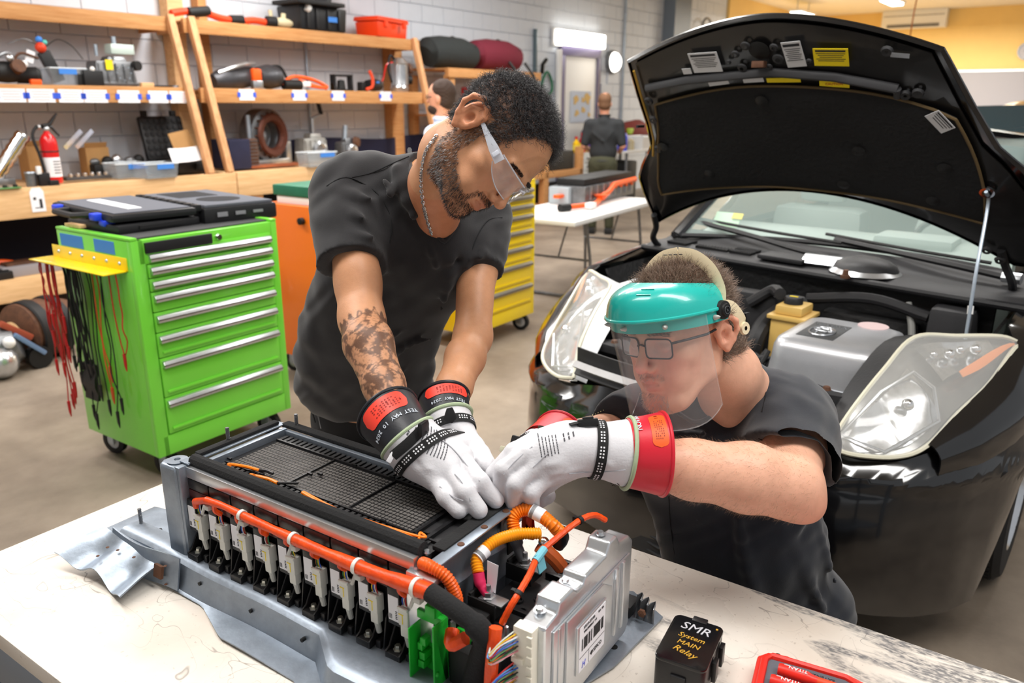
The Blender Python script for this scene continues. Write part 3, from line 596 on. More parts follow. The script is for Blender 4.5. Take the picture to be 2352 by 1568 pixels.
r.build('fin', silver_m, t); MB().lathe((.1, -.02, .14), [(0, 0), (.05, 0), (.05, .06), (0, .07)], 12, (1, -.5, 0)).build('port', dark_m, t); MB().lathe((.12, -.02, .26), [(0, 0), (.06, 0), (.06, .04), (0, .05)], 12, (1, -.3, .2)).build('end_cap', brown_m, t); hose(t, [(-.06, 0, .36), (-.14, 0, .4), (-.17, 0, .25), (-.14, -.02, .1)], .014, dark_m, 'lead'); hose(t, [(-.1, 0, .33), (-.2, 0, .3), (-.26, 0, .15), (-.3, 0, .1)], .008, red_m, 'wire')
# right bench
t = put('stator', 'ring-shaped copper wound stator standing upright on the right bench', 'stator', 615, 384, z=BZ, rz=R(12))
MB().lathe((0, .05, .3), [(.23, -.1), (.26, -.08), (.26, .08), (.2, .1), (.2, -.1), (.23, -.1)], 32, (0, -1, 0)).build('core', grey_m, t)
MB().lathe((0, -.04, .3), [(.17, 0), (.2, .02), (.22, .04), (.2, .06), (.15, .05), (.13, .02), (.15, -.03)], 32, (0, -1, 0)).build('copper_winding', M('dark copper', (92, 48, 34), .5, .4, var=.4, vs=60), t)
MB().lathe((0, .1, .3), [(.16, 0), (0, 0)], 24, (0, -1, 0)).lathe((.03, .08, .28), [(.06, 0), (.06, .03), (0, .04)], 16, (0, -1, 0)).build('rear_plate', silver_m, t)
rg = MB()
for k in range(18): a = 2*PI*k/18; rg.box((.22*math.cos(a), -.055, .3+.22*math.sin(a)), (.02, .03, .012), rot=(0, -a, 0))
rg.build('winding_loop', brown_m, t); MB().box((-.25, .0, .12), (.08, .12, .24)).box((.25, 0, .12), (.08, .12, .22)).box((0, 0, .03), (.5, .14, .06)).build('cradle', silver_m, t, bev=.01); MB().cyl((-.26, 0, .24), (-.26, 0, .5), .025).build('post', steel_m, t)
t = put('wood_board', 'reddish wood board under the stator on the right bench', 'board', 625, 388, z=BZ); MB().box((0, 0, .012), (.62, .14, .024)).build('board', M('red wood', (150, 80, 44), .6, var=.3, vs=8), t, bev=.003)
t = put('gear_housing', 'cast gear housing with a crank handle on the right bench', 'machine part', 712, 376, z=BZ)
housing(t, .34, .18, .3, M('light cast metal', (172, 172, 168), .45, .5, var=.2, vs=20), 3); MB().cyl((.04, 0, .28), (.04, 0, .46), .022).build('shaft', silver_m, t); hose(t, [(.04, 0, .46), (.1, 0, .48), (.16, 0, .5)], .014, steel_m, 'crank'); MB().cyl((.17, 0, .5), (.13, 0, .64), .024, n=10).build('crank_grip', dark_m, t)
t = put('clear_bin', 'clear plastic bin with blue tape in front of the gear housing on the right bench', 'bin', 725, 386, z=BZ); bin_(t, .34, .16, .14, tape=.06)
t = put('small_housing', 'small cast housing with a spout right of the gear housing on the right bench', 'machine part', 790, 372, z=BZ); housing(t, .22, .14, .24, seed=5); MB().cyl((0, 0, .22), (.02, 0, .38), .03).build('spout', steel_m, t); MB().lathe((.1, -.05, .2), [(0, 0), (.06, 0), (.05, .05), (0, .05)], 12, (.5, -1, 0)).build('cap', brown_m, t)
t = put('navy_bin', 'navy fabric bin at the left end of the right bench', 'bin', 534, 388, z=BZ); t.location = SH.w(SH.pix(534, 360, y=.35).x, .4, BZ); MB().box((0, 0, .14), (.24, .3, .28)).build('bin', navy_m, t, bev=.02); MB().ring([(-.11, -.14, .27), (.11, -.14, .27), (.11, .14, .27), (-.11, .14, .27)], .012, 6, closed=True).build('rim', navy_m, t)
t = put('dark_radiator', 'dark finned radiator left of the stator on the right bench', 'machine part', 562, 385, z=BZ); t.location = SH.w(SH.pix(562, 372, y=.35).x, .35, BZ); MB().box((0, 0, .14), (.22, .1, .28)).build('core', brown_m, t, bev=.01); r = MB()
for k in range(8): r.box((0, -.055, .03+k*.033), (.2, .01, .006))
r.build('fin', grey_m, t)
t = SHthing('navy_tarp', 'long navy cloth along the wall at the back of the right bench', 'cloth', 4.3, .8, BZ); MB().grid(lambda u, v: (-1.1+2.6*u, .05*math.sin(u*20), .22*v+.02*math.sin(u*9)), 24, 3, .02).build('cloth', navy_m, t)
# under the left bench
t = put('parts_crate', 'grey flat crate of parts on the low shelf under the left bench', 'crate', 88, 640, z=.3); MB().b2((-.25, 0, 0), (.35, .3, .08)).build('crate', M('crate grey', (150, 146, 150), .5), t, bev=.006); MB().b2((-.2, .05, .06), (.1, .2, .1)).build('module', brown_m, t, bev=.006); MB().b2((.15, .05, .06), (.32, .2, .1)).build('lid', silver_m, t, bev=.006)
t = put('orange_connector', 'orange cable connector on the low shelf under the left bench', 'connector', 40, 636, z=.3); hose(t, [(-.25, 0, .1), (-.1, -.02, .09), (0, -.03, .06), (.08, -.04, .01)], .028, orange_m, 'cable'); MB().cyl((-.02, 0, .06), (.12, .0, .05), .03).build('plug', orange_m, t); MB().box((.03, -.03, .07), (.06, .02, .012), rot=(0, R(30), 0)).build('label', white_m, t)
t = put('black_tray', 'black tray at the left edge of the low shelf under the left bench', 'tray', 5, 656, z=.3); MB().b2((-.2, 0, 0), (.08, .2, .06)).build('tray', black_m, t, bev=.006); MB().b2((-.18, .02, .05), (.06, .18, .07)).build('liner', dark_m, t)
t = put('engine_part', 'silver engine part with brown brackets on the floor under the left bench', 'engine part', 14, 868, z=0)
MB().lathe((0, .0, .16), [(0, -.12), (.12, -.1), (.15, 0), (.1, .1), (0, .12)], 16, (1, -.5, .3)).build('casting', grey_m, t); MB().sph((-.05, -.1, .1), .1).build('drum', silver_m, t); MB().box((.08, -.05, .26), (.2, .05, .04), rot=(0, R(38), 0)).build('brown_bracket', M('rust red', (150, 66, 40), .6), t, bev=.01); MB().box((.13, -.08, .17), (.22, .05, .03), rot=(0, R(45), 0)).build('blue_bracket', M('blue steel', (120, 150, 190), .4, .5), t, bev=.01); MB().lathe((.18, -.05, .07), [(0, -.04), (.07, -.04), (.07, .04), (0, .04)], 14, (0, 1, 0)).build('pulley', dark_m, t); MB().sph((0, -.14, .22), .035).build('cap', white_m, t)
t = put('brown_motor', 'round brown electric motor lying on the floor under the left bench', 'motor', 112, 832, z=0)
MB().lathe((0, .05, .19), [(0, -.18), (.13, -.18), (.19, -.14), (.19, .1), (.15, .2), (0, .22)], 28, (1, .25, 0)).build('housing', brown_m, t); MB().lathe((-.0, .04, .19), [(.195, -.12), (.205, -.11), (.205, -.05), (.195, -.04)], 28, (1, .25, 0)).lathe((0, .04, .19), [(.195, .04), (.205, .05), (.205, .09), (.195, .1)], 28, (1, .25, 0)).build('band', dark_m, t); MB().lathe((-.17, 0, .19), [(.09, .01), (.05, .03), (0, .03)], 20, (-1, -.25, 0)).build('end_cap', wood2_m, t)
# ================================================================ WORKBENCH
def bench_mat():
    m = bpy.data.materials.new('scuffed white laminate'); m.use_nodes = True; nt = m.node_tree; b = nt.nodes['Principled BSDF']; N, L = nt.nodes.new, nt.links.new
    tc = N('ShaderNodeTexCoord'); b.inputs['Roughness'].default_value = .34
    def nz(scale, det=6, dist=0, sc=(1, 1, 1), loc=(0, 0, 0), rot=0):
        mp = N('ShaderNodeMapping'); mp.inputs['Scale'].default_value = sc; mp.inputs['Location'].default_value = loc; mp.inputs['Rotation'].default_value = (0, 0, rot); L(tc.outputs['Object'], mp.inputs[0])
        n = N('ShaderNodeTexNoise'); n.inputs['Scale'].default_value = scale; n.inputs['Detail'].default_value = det; n.inputs['Distortion'].default_value = dist; L(mp.outputs[0], n.inputs[0]); return n.outputs[0]
    def rng(s, a, b_, c=0, d=1):
        r = N('ShaderNodeMapRange'); r.inputs[1].default_value = a; r.inputs[2].default_value = b_; r.inputs[3].default_value = c; r.inputs[4].default_value = d; L(s, r.inputs[0]); return r.outputs[0]
    def op(o, a, b_=None):
        n = N('ShaderNodeMath'); n.operation = o
        for i, v in enumerate((a, b_)):
            if v is None: continue
            if isinstance(v, (int, float)): n.inputs[i].default_value = v
            else: L(v, n.inputs[i])
        return n.outputs[0]
    # hair scratches: thin iso-lines of stretched noise
    def scr(scale, sc, rot, w, loc=(0, 0, 0)):
        s = nz(scale, 2, .6, sc, loc, rot); d = op('ABSOLUTE', op('SUBTRACT', s, .5)); l = rng(d, 0, w*1.7, 1, 0); g = rng(nz(3.5, 3, 0, (1, 1, 1), loc), .44, .58); return op('MULTIPLY', l, g)
    s = op('MAXIMUM', scr(5, (1, 3, 1), .4, .0022), scr(4, (3, 1, 1), -.7, .002, (3, 1, 0))); s = op('MAXIMUM', s, scr(7, (1, 1, 1), 1.2, .002, (7, 2, 0)))
    dirt = rng(nz(3, 9, .3), .46, .7, 0, .5); speck = rng(nz(120, 3), .66, .72, 0, .55)
    smear = op('MULTIPLY', rng(nz(3.2, 8, .8, (1, 4.5, 1), (1.7, .35, 0), .22), .52, .6), rng(nz(90, 4, 0, (1, 3, 1)), .35, .6, .2, 1))
    # the grey scuff marks lie at the right-hand end of the bench only
    gx = N('ShaderNodeSeparateXYZ'); L(tc.outputs['Object'], gx.inputs[0]); smear = op('MULTIPLY', smear, op('MULTIPLY', rng(gx.outputs[0], 1.1, 1.22), rng(gx.outputs[1], -.34, -.26)))
    c = lin((226, 219, 209)); prev = None
    for msk, col, f in ((dirt, (186, 166, 146), 1), (s, (112, 100, 92), .7), (speck, (130, 112, 96), .6), (smear, (88, 88, 92), .9)):
        mx = N('ShaderNodeMix'); mx.data_type = 'RGBA'; L(op('MULTIPLY', msk, f), mx.inputs[0])
        if prev: L(prev, mx.inputs[6])
        else: mx.inputs[6].default_value = c
        mx.inputs[7].default_value = lin(col); prev = mx.outputs[2]
    L(prev, b.inputs['Base Color']); L(rng(dirt, 0, .5, .25, .5), b.inputs['Roughness']); return m
wb = thing('workbench', 'long white scuffed workbench in the foreground under the battery pack', 'workbench', TB.w(0, 0, 0), TB.a)
MB().b2((0, -.855, .705), (2.4, 0, .74)).build('bench_top', bench_mat(), wb, bev=.004)
side_m = M('blue grey paint', None)
MB().b2((.03, -.845, .6), (2.37, -.82, .70)).b2((.03, -.04, .6), (2.37, -.015, .70)).b2((.01, -.82, .6), (.035, -.04, .70)).b2((2.365, -.82, .6), (2.39, -.04, .70)).build('apron', side_m, wb, bev=.003)
for x in (.06, 2.32):
    for y in (-.8, -.06): MB().b2((x-.03, y-.03, 0), (x+.03, y+.03, .6)).build('leg', side_m, wb, bev=.004)
MB().b2((.05, -.79, .16), (2.33, -.07, .19)).build('lower_shelf', side_m, wb, bev=.003)

# ================================================================ GREEN TOOL CABINET
def wheel(t, x, y, r=.062, swivel=0):
    h = MB().box((x, y, 2*r+.005), (.09, .07, .012)); h.box((x-.022, y, r+.03), (.004, .05, .085)).box((x+.022, y, r+.03), (.004, .05, .085)); o = h.build('caster', steel_m, t, bev=.002)
    a = (1, .25, 0); MB().lathe((x, y, r), [(r*.6, -.017), (r, -.014), (r, .014), (r*.6, .017)], 24, a).build('tyre', dark_m, o); MB().lathe((x, y, r), [(0, -.02), (.012, -.02), (.015, -.014), (r*.62, -.012), (r*.62, .012), (.015, .014), (.012, .02), (0, .02)], 24, a).build('wheel_hub', M('hub grey', (190, 190, 190), .4), o)
def cabinet(name, label, fr, w, d, z0, h, mat, drawers, hz, edge=.055, hand=silver_m, side=True, x0=0):
    t = thing(name, label, 'tool cabinet', fr.w(x0, 0, 0), fr.a)
    MB().b2((0, .02, z0), (w, d, h-.0)).build('body', mat, t, bev=.006)
    f = MB().b2((0, 0, z0), (edge, .03, h)).b2((w-edge*.7, 0, z0), (w, .03, h)).b2((edge*.5, 0, h-.1), (w-edge*.5, .028, h)).b2((edge*.5, 0, z0), (w-edge*.5, .028, z0+.09)); f.build('front_frame', mat, t, bev=.004)
    zs = [h-.085] + drawers
    for i, z in enumerate(hz):
        top_, bot = z+.03, (hz[i+1]+.034 if i+1 < len(hz) else z0+.095)
        dr = MB().b2((edge+.004, -.004, bot), (w-edge*.7-.004, .03, top_)).build('drawer', mat, t, bev=.003)
        if top_-bot > .09: MB().b2((edge+.02, -.011, bot+.015), (w-edge*.7-.02, -.004, bot+.028)).b2((edge+.02, -.011, top_-.04), (w-edge*.7-.02, -.004, top_-.03)).build('pressed_rib', mat, dr, bev=.003)
        MB().prism([(0, 0), (-.018, .002), (-.022, .014), (-.012, .03), (0, .032)], w-edge*1.7-.02, (edge+.01, -.004, z-.013), (0, 1, 0), (0, 0, 1)).build('handle', hand, dr, bev=.002)
        MB().b2((edge+.01, -.026, z-.001), (w-edge*.7-.01, -.02, z+.0045)).build('groove_shade', M('groove shadow', (84, 74, 68), .5), dr)  # raised dark strip paints the shade of a groove along the handle
    return t
gz = [.989, .936, .877, .82, .733, .645, .535, .359]
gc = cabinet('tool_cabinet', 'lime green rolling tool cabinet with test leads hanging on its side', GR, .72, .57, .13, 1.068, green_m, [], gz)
MB().b2((.02, .03, 1.0681), (.7, .55, 1.074)).build('top_mat', M('dark mat', (52, 52, 54), .8), gc)
MB().b2((-.001, .0, 1.068), (.03, .57, 1.08)).b2((.69, .0, 1.068), (.721, .57, 1.08)).build('top_edge', green_m, gc, bev=.003)
MB().box((.21, -.006, 1.035), (.31, .014, .044)).build('black_strip', black_m, gc, bev=.004)
MB().lathe((.4, -.002, 1.035), [(0, .012), (.012, .012), (.016, 0)], 16, (0, -1, 0)).build('lock', chrome_m, gc)
for a, b, z in ((.12, .27, 1.03), (.36, .54, 1.028)): MB().b2((-.002, a, z-.026), (0, b, z+.026)).build('blue_tape', blue_m, gc)
for x, y in ((.08, .08), (.64, .08), (.08, .5), (.64, .5)): wheel(gc, x, y)
# yellow angle bracket with hanging test leads
yb = MB().b2((-.004, .04, .945), (0, .62, .998)).build('lead_rack', yelp_m, gc, bev=.001); MB().b2((-.1, .05, .94), (-.002, .64, .945)).build('rack_flange', yelp_m, yb, bev=.001)
for k in range(6): MB().lathe((-.004, .09+k*.095, .972), [(0, .006), (.006, .005), (.008, 0)], 10, (-1, 0, 0)).build('bolt', steel_m, yb)
rg = random.Random(4)
lead_r, lead_k, lead_o = M('red lead', (176, 22, 24), .45), M('black lead', (16, 16, 17), .5), M('orange lead', (196, 74, 30), .5)
def lead(y, x, L_, m, r=.0028, tip=True, loop=False, sway=.02):
    z = .94; pts = [(x, y, z)]; n = 6
    for k in range(1, n): pts.append((x+rg.uniform(-.008, .008), y+rg.uniform(-sway, sway)*(k/n), z-L_*k/n))
    if loop: pts += [(x, y+.02, z-L_), (x, y+.05, z-L_*.5), (x+.005, y+.06, z)]
    o = MB().ring(spline(pts, 3), r, 5).build('test_lead', m, gc)
    if tip: e = V(pts[-1 if not loop else n]); MB().ring([e, e-V(0, 0, .05), e-V(0, .003, .075)], [.007, .006, .002], 6).build('probe', m, o)
for k in range(9): lead(.48+.017*k, -.08+.006*(k % 3), .28+.05*(k % 4)+.12*(k % 2), lead_r)
for k in range(4): lead(.52+.02*k, -.06, .66+.04*k, lead_r)
for k in range(16): lead(.36+.008*k, -.055+.007*(k % 4), .5+.035*(k % 6), lead_k, .0032, k % 3 == 0, sway=.025)
MB().grid(lambda u, v: (-.05+.006*math.sin(v*9), .33+.1*u+.02*v, .5-.17*v), 5, 5, .014).build('lead_tangle', lead_k, gc)
for y, L_, m in ((.28, .62, lead_k), (.25, .7, lead_k), (.23, .62, lead_o), (.17, .66, lead_k), (.16, .74, lead_k), (.2, .5, lead_o), (.33, .8, lead_k), (.38, .76, lead_k)): lead(y, -.05, L_, m, sway=.035)
lead(.06, -.045, .34, lead_r, loop=True)
# ---- on the cabinet: open foam case
def rect_fr(cx, cy, d, w): return V(cx, cy, 0), V(d).normalized(), V(w).normalized()
hc, d_, w_ = rect_fr(.47, .47, (.13, .99, 0), (-.99, .13, 0))
t = thing('foam_case', 'black case lying open on the green cabinet with cut-out grey foam', 'case', GR.w(0, 0, 1.09), GR.a)
def P3(a, b, z): return hc + d_*a + w_*b + V(0, 0, z)
RMc = Matrix((w_, -d_, V(0, 0, 1))).transposed()
pl = black_m
MB().box(P3(0, .2, .045), (.37, .66, .035), rot=RMc).build('lid', pl, t, bev=.015)
MB().box(P3(0, .2, .064), (.33, .62, .004), rot=RMc).build('lid_foam', M('grey foam', (92, 94, 102), .9, bump=.2, bs=300), t)
MB().box(P3(.0, .24, .068), (.06, .44, .004), rot=RMc).build('white_strip', paper_m, t)
MB().box(P3(0, -.2, .015), (.37, .66, .075), rot=RMc).build('base', pl, t, bev=.015)
MB().box(P3(0, -.2, .0585), (.34, .63, .012), rot=RMc).build('foam', MATS['grey foam'], t, bev=.002)
MB().box(P3(.15, -.18, .0648), (.2, .24, .002), rot=RMc).build('square_pocket', M('pocket dark', (34, 34, 38), .95), t)
MB().lathe(P3(-.12, -.2, .0648), [(0, .001), (.1, .001), (.1, 0)], 28).build('round_pocket', MATS['pocket dark'], t)
for k in range(9): MB().box(P3(-.29+.07*k, .0, .055), (.035, .04, .03), rot=RMc).build('hinge_knuckle', pl, t, bev=.006)
MB().ring([P3(.12, .385, .045), P3(.1, .45, .045), P3(-.1, .45, .045), P3(-.12, .385, .045)], .014, 8).build('handle', pl, t)
for a in (.22, -.2): MB().box(P3(a, .39, .045), (.05, .06, .03), rot=RMc).build('blue_latch', M('latch blue', (32, 66, 214), .35), t, bev=.008)
for a in (.18, -.24): MB().box(P3(a, .37, .02), (.05, .06, .025), rot=RMc).build('blue_latch', MATS['latch blue'], t, bev=.008)
for k in range(3): MB().box(P3(-.335, -.1-.09*k, .02), (.05, .004, .02-.004*k), rot=RMc).build('lettering', M('grey print', (130, 130, 135), .6), t)
t = thing('black_box', 'low black box under the open foam case on the green cabinet', 'box', GR.w(.24, .36, 1.074), GR.a)
MB().box((0, 0, .018), (.38, .4, .035)).build('body', pl, t, bev=.008); MB().box((0, -.2, .02), (.2, .012, .014)).build('latch', dark_m, t)
t = thing('wood_scrap', 'flat wood scrap at the back left corner of the green cabinet top', 'board', GR.w(.1, .47, 1.08), GR.a)
MB().box((0, 0, .008), (.16, .12, .014)).build('board', wood2_m, t, bev=.002); MB().cyl((.02, 0, .015), (.02, 0, .06), .012).build('peg', dark_m, t)
# ================================================================ ORANGE CABINET
t = thing('tool_cabinet', 'bright orange tool cabinet standing between the green cabinet and the man in the black T-shirt', 'tool cabinet', GR.w(1.3, .38, 0), GR.a)
orp = M('orange enamel', (246, 116, 20), .35, coat=.3)
MB().b2((0, -.06, .13), (.68, .44, 1.04)).build('body', orp, t, bev=.008); MB().lathe((-.005, .1, .96), [(0, .03), (.02, .025), (.02, 0)], 12, (-1, 0, 0)).build('knob', dark_m, t)
MB().b2((-.0, -.07, .13), (.68, -.06, 1.04)).build('front_panel', orp, t, bev=.003)
for x in (.08, .6): wheel(t, x, .0); wheel(t, x, .36)
t = thing('white_tray', 'white tray on the orange tool cabinet under the green box', 'tray', GR.w(1.34, .34, 1.04), GR.a); MB().b2((0, -.02, 0), (.5, .4, .045)).build('tray', white_m, t, bev=.006); MB().lathe((.0, .1, .025), [(0, .004), (.012, .003), (.012, 0)], 10, (-1, 0, 0)).build('screw', steel_m, t)
t = thing('green_box', 'long flat green box on the white tray on the orange cabinet', 'box', GR.w(1.33, .34, 1.086), GR.a); MB().b2((0, .08, 0), (.45, .42, .06)).build('lid', M('dark green', (38, 112, 84), .6, var=.2, vs=10), t, bev=.008); MB().b2((0.02, .0, 0), (.1, .07, .05)).build('white_end', white_m, t, bev=.01)
# ================================================================ YELLOW CABINET
YF = Frame((-.166, 5.14, 0), math.atan2(.82, .57))
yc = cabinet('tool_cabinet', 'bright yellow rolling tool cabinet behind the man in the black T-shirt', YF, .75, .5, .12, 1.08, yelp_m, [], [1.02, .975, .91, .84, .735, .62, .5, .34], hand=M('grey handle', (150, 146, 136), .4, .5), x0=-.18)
MB().b2((0, .0, 1.08), (.75, .5, 1.095)).build('top_edge', yelp_m, yc, bev=.003)
for x, y in ((.08, .06), (.67, .06), (.08, .44), (.67, .44)): wheel(yc, x, y)
# ================================================================ FOLDING TABLE AND THE BATTERY ON IT
T2 = Frame((.5, 6.0, 0), R(59))
t = thing('folding_table', 'white folding table beyond the yellow cabinet with a battery on it', 'table', T2.w(.7, .4, 0), T2.a)
MB().b2((-.75, -.4, .7), (1.05, .36, .74)).build('table_top', M('table white', (228, 228, 226), .45), t, bev=.012)
for x in (-.35, .75):
    MB().ring([(x, -.3, .7), (x+.1, -.3, .35), (x+.12, -.3, .03), (x+.12, -.3, .015), (x+.12, .28, .015), (x+.12, .28, .03), (x+.1, .28, .35), (x, .28, .7)], .014, 8).build('leg', grey_m, t)
    MB().cyl((x+.09, -.3, .35), (x+.09, .28, .35), .01).cyl((x+.1, 0, .35), (x+.32, 0, .69), .008).build('brace', grey_m, t)
t = thing('battery_pack', 'small grey battery pack with orange cables on the folding table behind', 'battery', T2.w(1.45, .5, .742), T2.a)
MB().b2((-.55, -.12, 0), (.55, .2, .16)).build('tray', grey_m, t, bev=.01); MB().b2((-.53, -.1, .16), (.53, .18, .22)).build('top_cover', dark_m, t, bev=.006)
MB().ring([(-.3, -.16, .06), (-.15, -.16, .08), (0, -.15, .14), (.5, -.15, .15)], .025, 8).build('orange_cable', orange_m, t)
for k in range(4): MB().box((.05+k*.13, -.14, .12), (.03, .02, .04)).build('orange_clip', orange_m, t)
for k in range(8): MB().box((-.45+k*.13, -.125, .1), (.012, .015, .12)).build('rib', silver_m, t)
t = thing('clear_module', 'clear plastic module with a green label on the folding table', 'module', T2.w(.95, .62, .742), T2.a)
MB().b2((-.1, -.1, 0), (.12, .1, .15)).build('case', M('smoky plastic', (170, 180, 186), .3), t, bev=.01); MB().b2((-.04, -.105, .03), (.04, -.1, .1)).build('green_label', M('label green', (120, 220, 110), .6), t); MB().b2((.14, -.08, 0), (.26, .06, .16)).build('black_block', dark_m, t, bev=.01); MB().b2((-.2, -.06, .06), (-.1, .0, .09)).build('orange_plug', orange_m, t, bev=.005)
t = thing('orange_cable', 'orange and black cable lying at the front of the folding table', 'cable', T2.w(.7, .2, .742), T2.a)
MB().ring(spline([(-.25, .15, .03), (-.1, .1, .03), (.1, .05, .03), (.3, .1, .03), (.4, .12, .05)], 5), .022, 8).build('cable', orange_m, t); MB().cyl((-.3, .17, .03), (-.2, .13, .03), .032).build('black_end', dark_m, t); MB().box((0, .03, .03), (.1, .07, .05)).build('white_plug', white_m, t, bev=.01); MB().lathe((.4, .12, .03), [(0, 0), (.03, 0), (.07, .05), (0, .05)], 14).build('orange_funnel', orange_m, t)
# ================================================================ SECOND SHELF, BAGS, FAR END OF THE SHOP
t = SHthing('shelf_rack', 'wooden shelf rack behind the two background men, with duffel bags on top', 'shelving', 5.2, .2, 0)
for x in (0, 1.7):
    for y in (0, .62): MB().b2((x, y, 0), (x+.1, y+.1, 1.93)).build('post', wood_m, t, bev=.006)
for z in (.25, .8, 1.35, 1.9): MB().b2((-.05, -.03, z), (1.9, .03, z+.11)).build('beam', wood_m, t, bev=.005); MB().b2((-.03, .03, z+.09), (1.88, .7, z+.11)).build('shelf', wood_m, t)
def bag(name, label, x, z, r, L_, mat, strap=False):
    t = SHthing(name, label, 'bag', x, .45, z); MB().ring([(-L_/2, 0, r*.8), (-L_/2+.04, 0, r*.95), (-L_*.2, 0, r*1.02), (L_*.2, .0, r*.98), (L_/2-.05, 0, r*.85), (L_/2, 0, r*.7)], [r*.6, r*.92, r, r*1.02, r*.85, r*.5], 16, flat=1).build('bag_body', mat, t)
    MB().ring([(-L_/2+.1, -r*.7, r*1.5), (0, -r*.2, r*2.0), (L_/2-.1, -r*.7, r*1.4)], .012, 6).build('zip', dark_m, t)
    if strap:
        for k in (.05, .4): MB().ring([(k, -r, r*.6), (k+.05, -r-.12, -.05), (k+.1, -r-.12, -.3)], .02, 6).build('strap', dark_m, t)
bag('duffel_bag', 'black duffel bag on top of the wooden rack, left of the maroon one', 5.5, 2.01, .19, .9, M('black nylon', (40, 44, 44), .85, bump=.4, bs=25)); bag('duffel_bag', 'maroon duffel bag on top of the wooden rack beside the black one', 6.42, 2.01, .2, .92, M('maroon nylon', (112, 30, 48), .8, bump=.4, bs=25), True)
t = SHthing('first_aid_box', 'red metal first aid box with a white panel on the wooden rack', 'first aid kit', 5.95, .25, 1.46); MB().b2((-.25, 0, 0), (.3, .2, .34)).build('box', red_m, t, bev=.02); MB().b2((-.14, -.006, .15), (.2, 0, .28)).build('panel', paper_m, t); MB().b2((-.2, -.012, .05), (.26, 0, .1)).build('latch_bar', red_m, t, bev=.004)
t = SHthing('wood_rack', 'low wooden rack by the yellow cabinet and folding table', 'rack', 6.7, -.2, 0)
for x in (0, .9): MB().b2((x, 0, 0), (x+.1, .1, 1.0)).build('post', wood_m, t, bev=.006)
for z in (.15, .6): MB().b2((-.4, 0, z), (1.0, .34, z+.09)).build('shelf', wood_m, t, bev=.005)
MB().b2((-.3, .04, .69), (.8, .32, .95)).build('black_bin', dark_m, t, bev=.02); MB().b2((.12, .04, .24), (.88, .32, .5)).build('black_bin', dark_m, t, bev=.02)
t = SHthing('drawer_cabinet', 'tall light grey cabinet of small drawers left of the man in black', 'cabinet', 7.75, -.2, 0)
gp = M('cabinet grey', (190, 192, 190), .5)
MB().b2((-.05, 0, 0), (.85, .45, .9)).build('body', gp, t, bev=.008)
for i in range(6):
    for j in range(7): MB().b2((-.02+i*.142, -.012, .06+j*.117), (.11+i*.142, 0, .16+j*.117)).build('drawer', gp, t, bev=.003)
hd = MB()
for i in range(6):
    for j in range(7): hd.box((.045+i*.142, -.016, .12+j*.117), (.05, .012, .02))
hd.build('drawer_pulls', M('pull dark', (80, 80, 84), .5), t)['kind'] = 'stuff'
bott = [('yellow bottle with a red cap, leftmost on the grey drawer cabinet', (236, 190, 20), (200, 30, 30)), ('small red bottle beside the leftmost yellow bottle on the drawer cabinet', (190, 30, 40), (200, 30, 30)), ('yellow and purple bottle in the middle of the drawer cabinet top', (210, 170, 40), (190, 30, 30)), ('dark purple bottle with a red cap on the drawer cabinet', (70, 30, 70), (180, 30, 30)), ('white bottle at the right end of the drawer cabinet top', (225, 225, 225), (235, 235, 235))]
for k, (lab, c1, c2) in enumerate(bott):
    t = SHthing('bottle', lab, 'bottle', 7.72+k*.165, -.05, .9, 0, 'bottles on the grey drawer cabinet'); hh = .2+.05*(k % 3); MB().lathe((0, 0, 0), [(0, 0), (.05, 0), (.052, hh*.7), (.02, hh*.9), (.02, hh)], 14).build('bottle_body', M('bottle %d' % k, c1, .35), t); MB().cyl((0, 0, hh), (0, 0, hh+.035), .024).build('cap', M('cap %d' % k, c2, .4), t)
    if k < 4: MB().lathe((0, 0, hh*.2), [(.0535, 0), (.0535, hh*.35)], 14).build('bottle_label', M('bottle label', (240, 220, 80), .6) if k != 2 else M('violet label', (80, 50, 120), .6), t)
t = SHthing('utility_table', 'light utility table against the wall right of the man in black', 'table', 9.6, -.2, 0)
MB().b2((-.6, 0, .84), (1.7, .8, .88)).build('table_top', M('table white', None), t, bev=.01)
for x in (-.5, .5, 1.5):
    for y in (.06, .74): MB().cyl((x, y, 0), (x, y, .84), .025, n=8).build('leg', grey_m, t)
MB().b2((-.35, .1, .02), (-.05, .5, .7)).build('black_bin', dark_m, t, bev=.03)
t = SHthing('blue_jug', 'blue jug on the utility table beside the man in black', 'jug', 9.05, -.08, .88); MB().lathe((0, 0, 0), [(0, 0), (.08, 0), (.085, .22), (.06, .27), (0, .27)], 16).build('body', M('jug blue', (50, 70, 220), .4), t); MB().ring([(.08, 0, .2), (.13, 0, .17), (.12, 0, .08), (.08, 0, .06)], .012, 6).build('handle', MATS['jug blue'], t)
t = SHthing('pale_jug', 'pale beige jug right of the blue jug on the utility table', 'jug', 9.28, -.08, .88); MB().lathe((0, 0, 0), [(0, 0), (.08, 0), (.08, .14), (.04, .18), (0, .18)], 16).build('body', bg, t); MB().cyl((0, 0, .17), (0, 0, .2), .03).build('cap', white_m, t)
t = SHthing('white_tub', 'large white plastic tub on the utility table left of the raised bonnet', 'tub', 9.85, -.0, .88); bin_(t, .6, .36, .2, M('tub white', (226, 226, 226), .5))
t = SHthing('red_tool_bag', 'dark red tool bag at the wall behind the white tub', 'bag', 10.3, .45, .9); MB().ring([(-.45, 0, .16), (-.2, 0, .22), (.2, 0, .24), (.5, 0, .2)], [.12, .18, .2, .14], 14).build('bag_body', M('dark red cloth', (120, 40, 36), .8, bump=.4, bs=25), t); MB().box((-.3, -.14, .25), (.16, .05, .1)).build('green_tag', M('tag green', (170, 200, 60), .6), t, bev=.01)
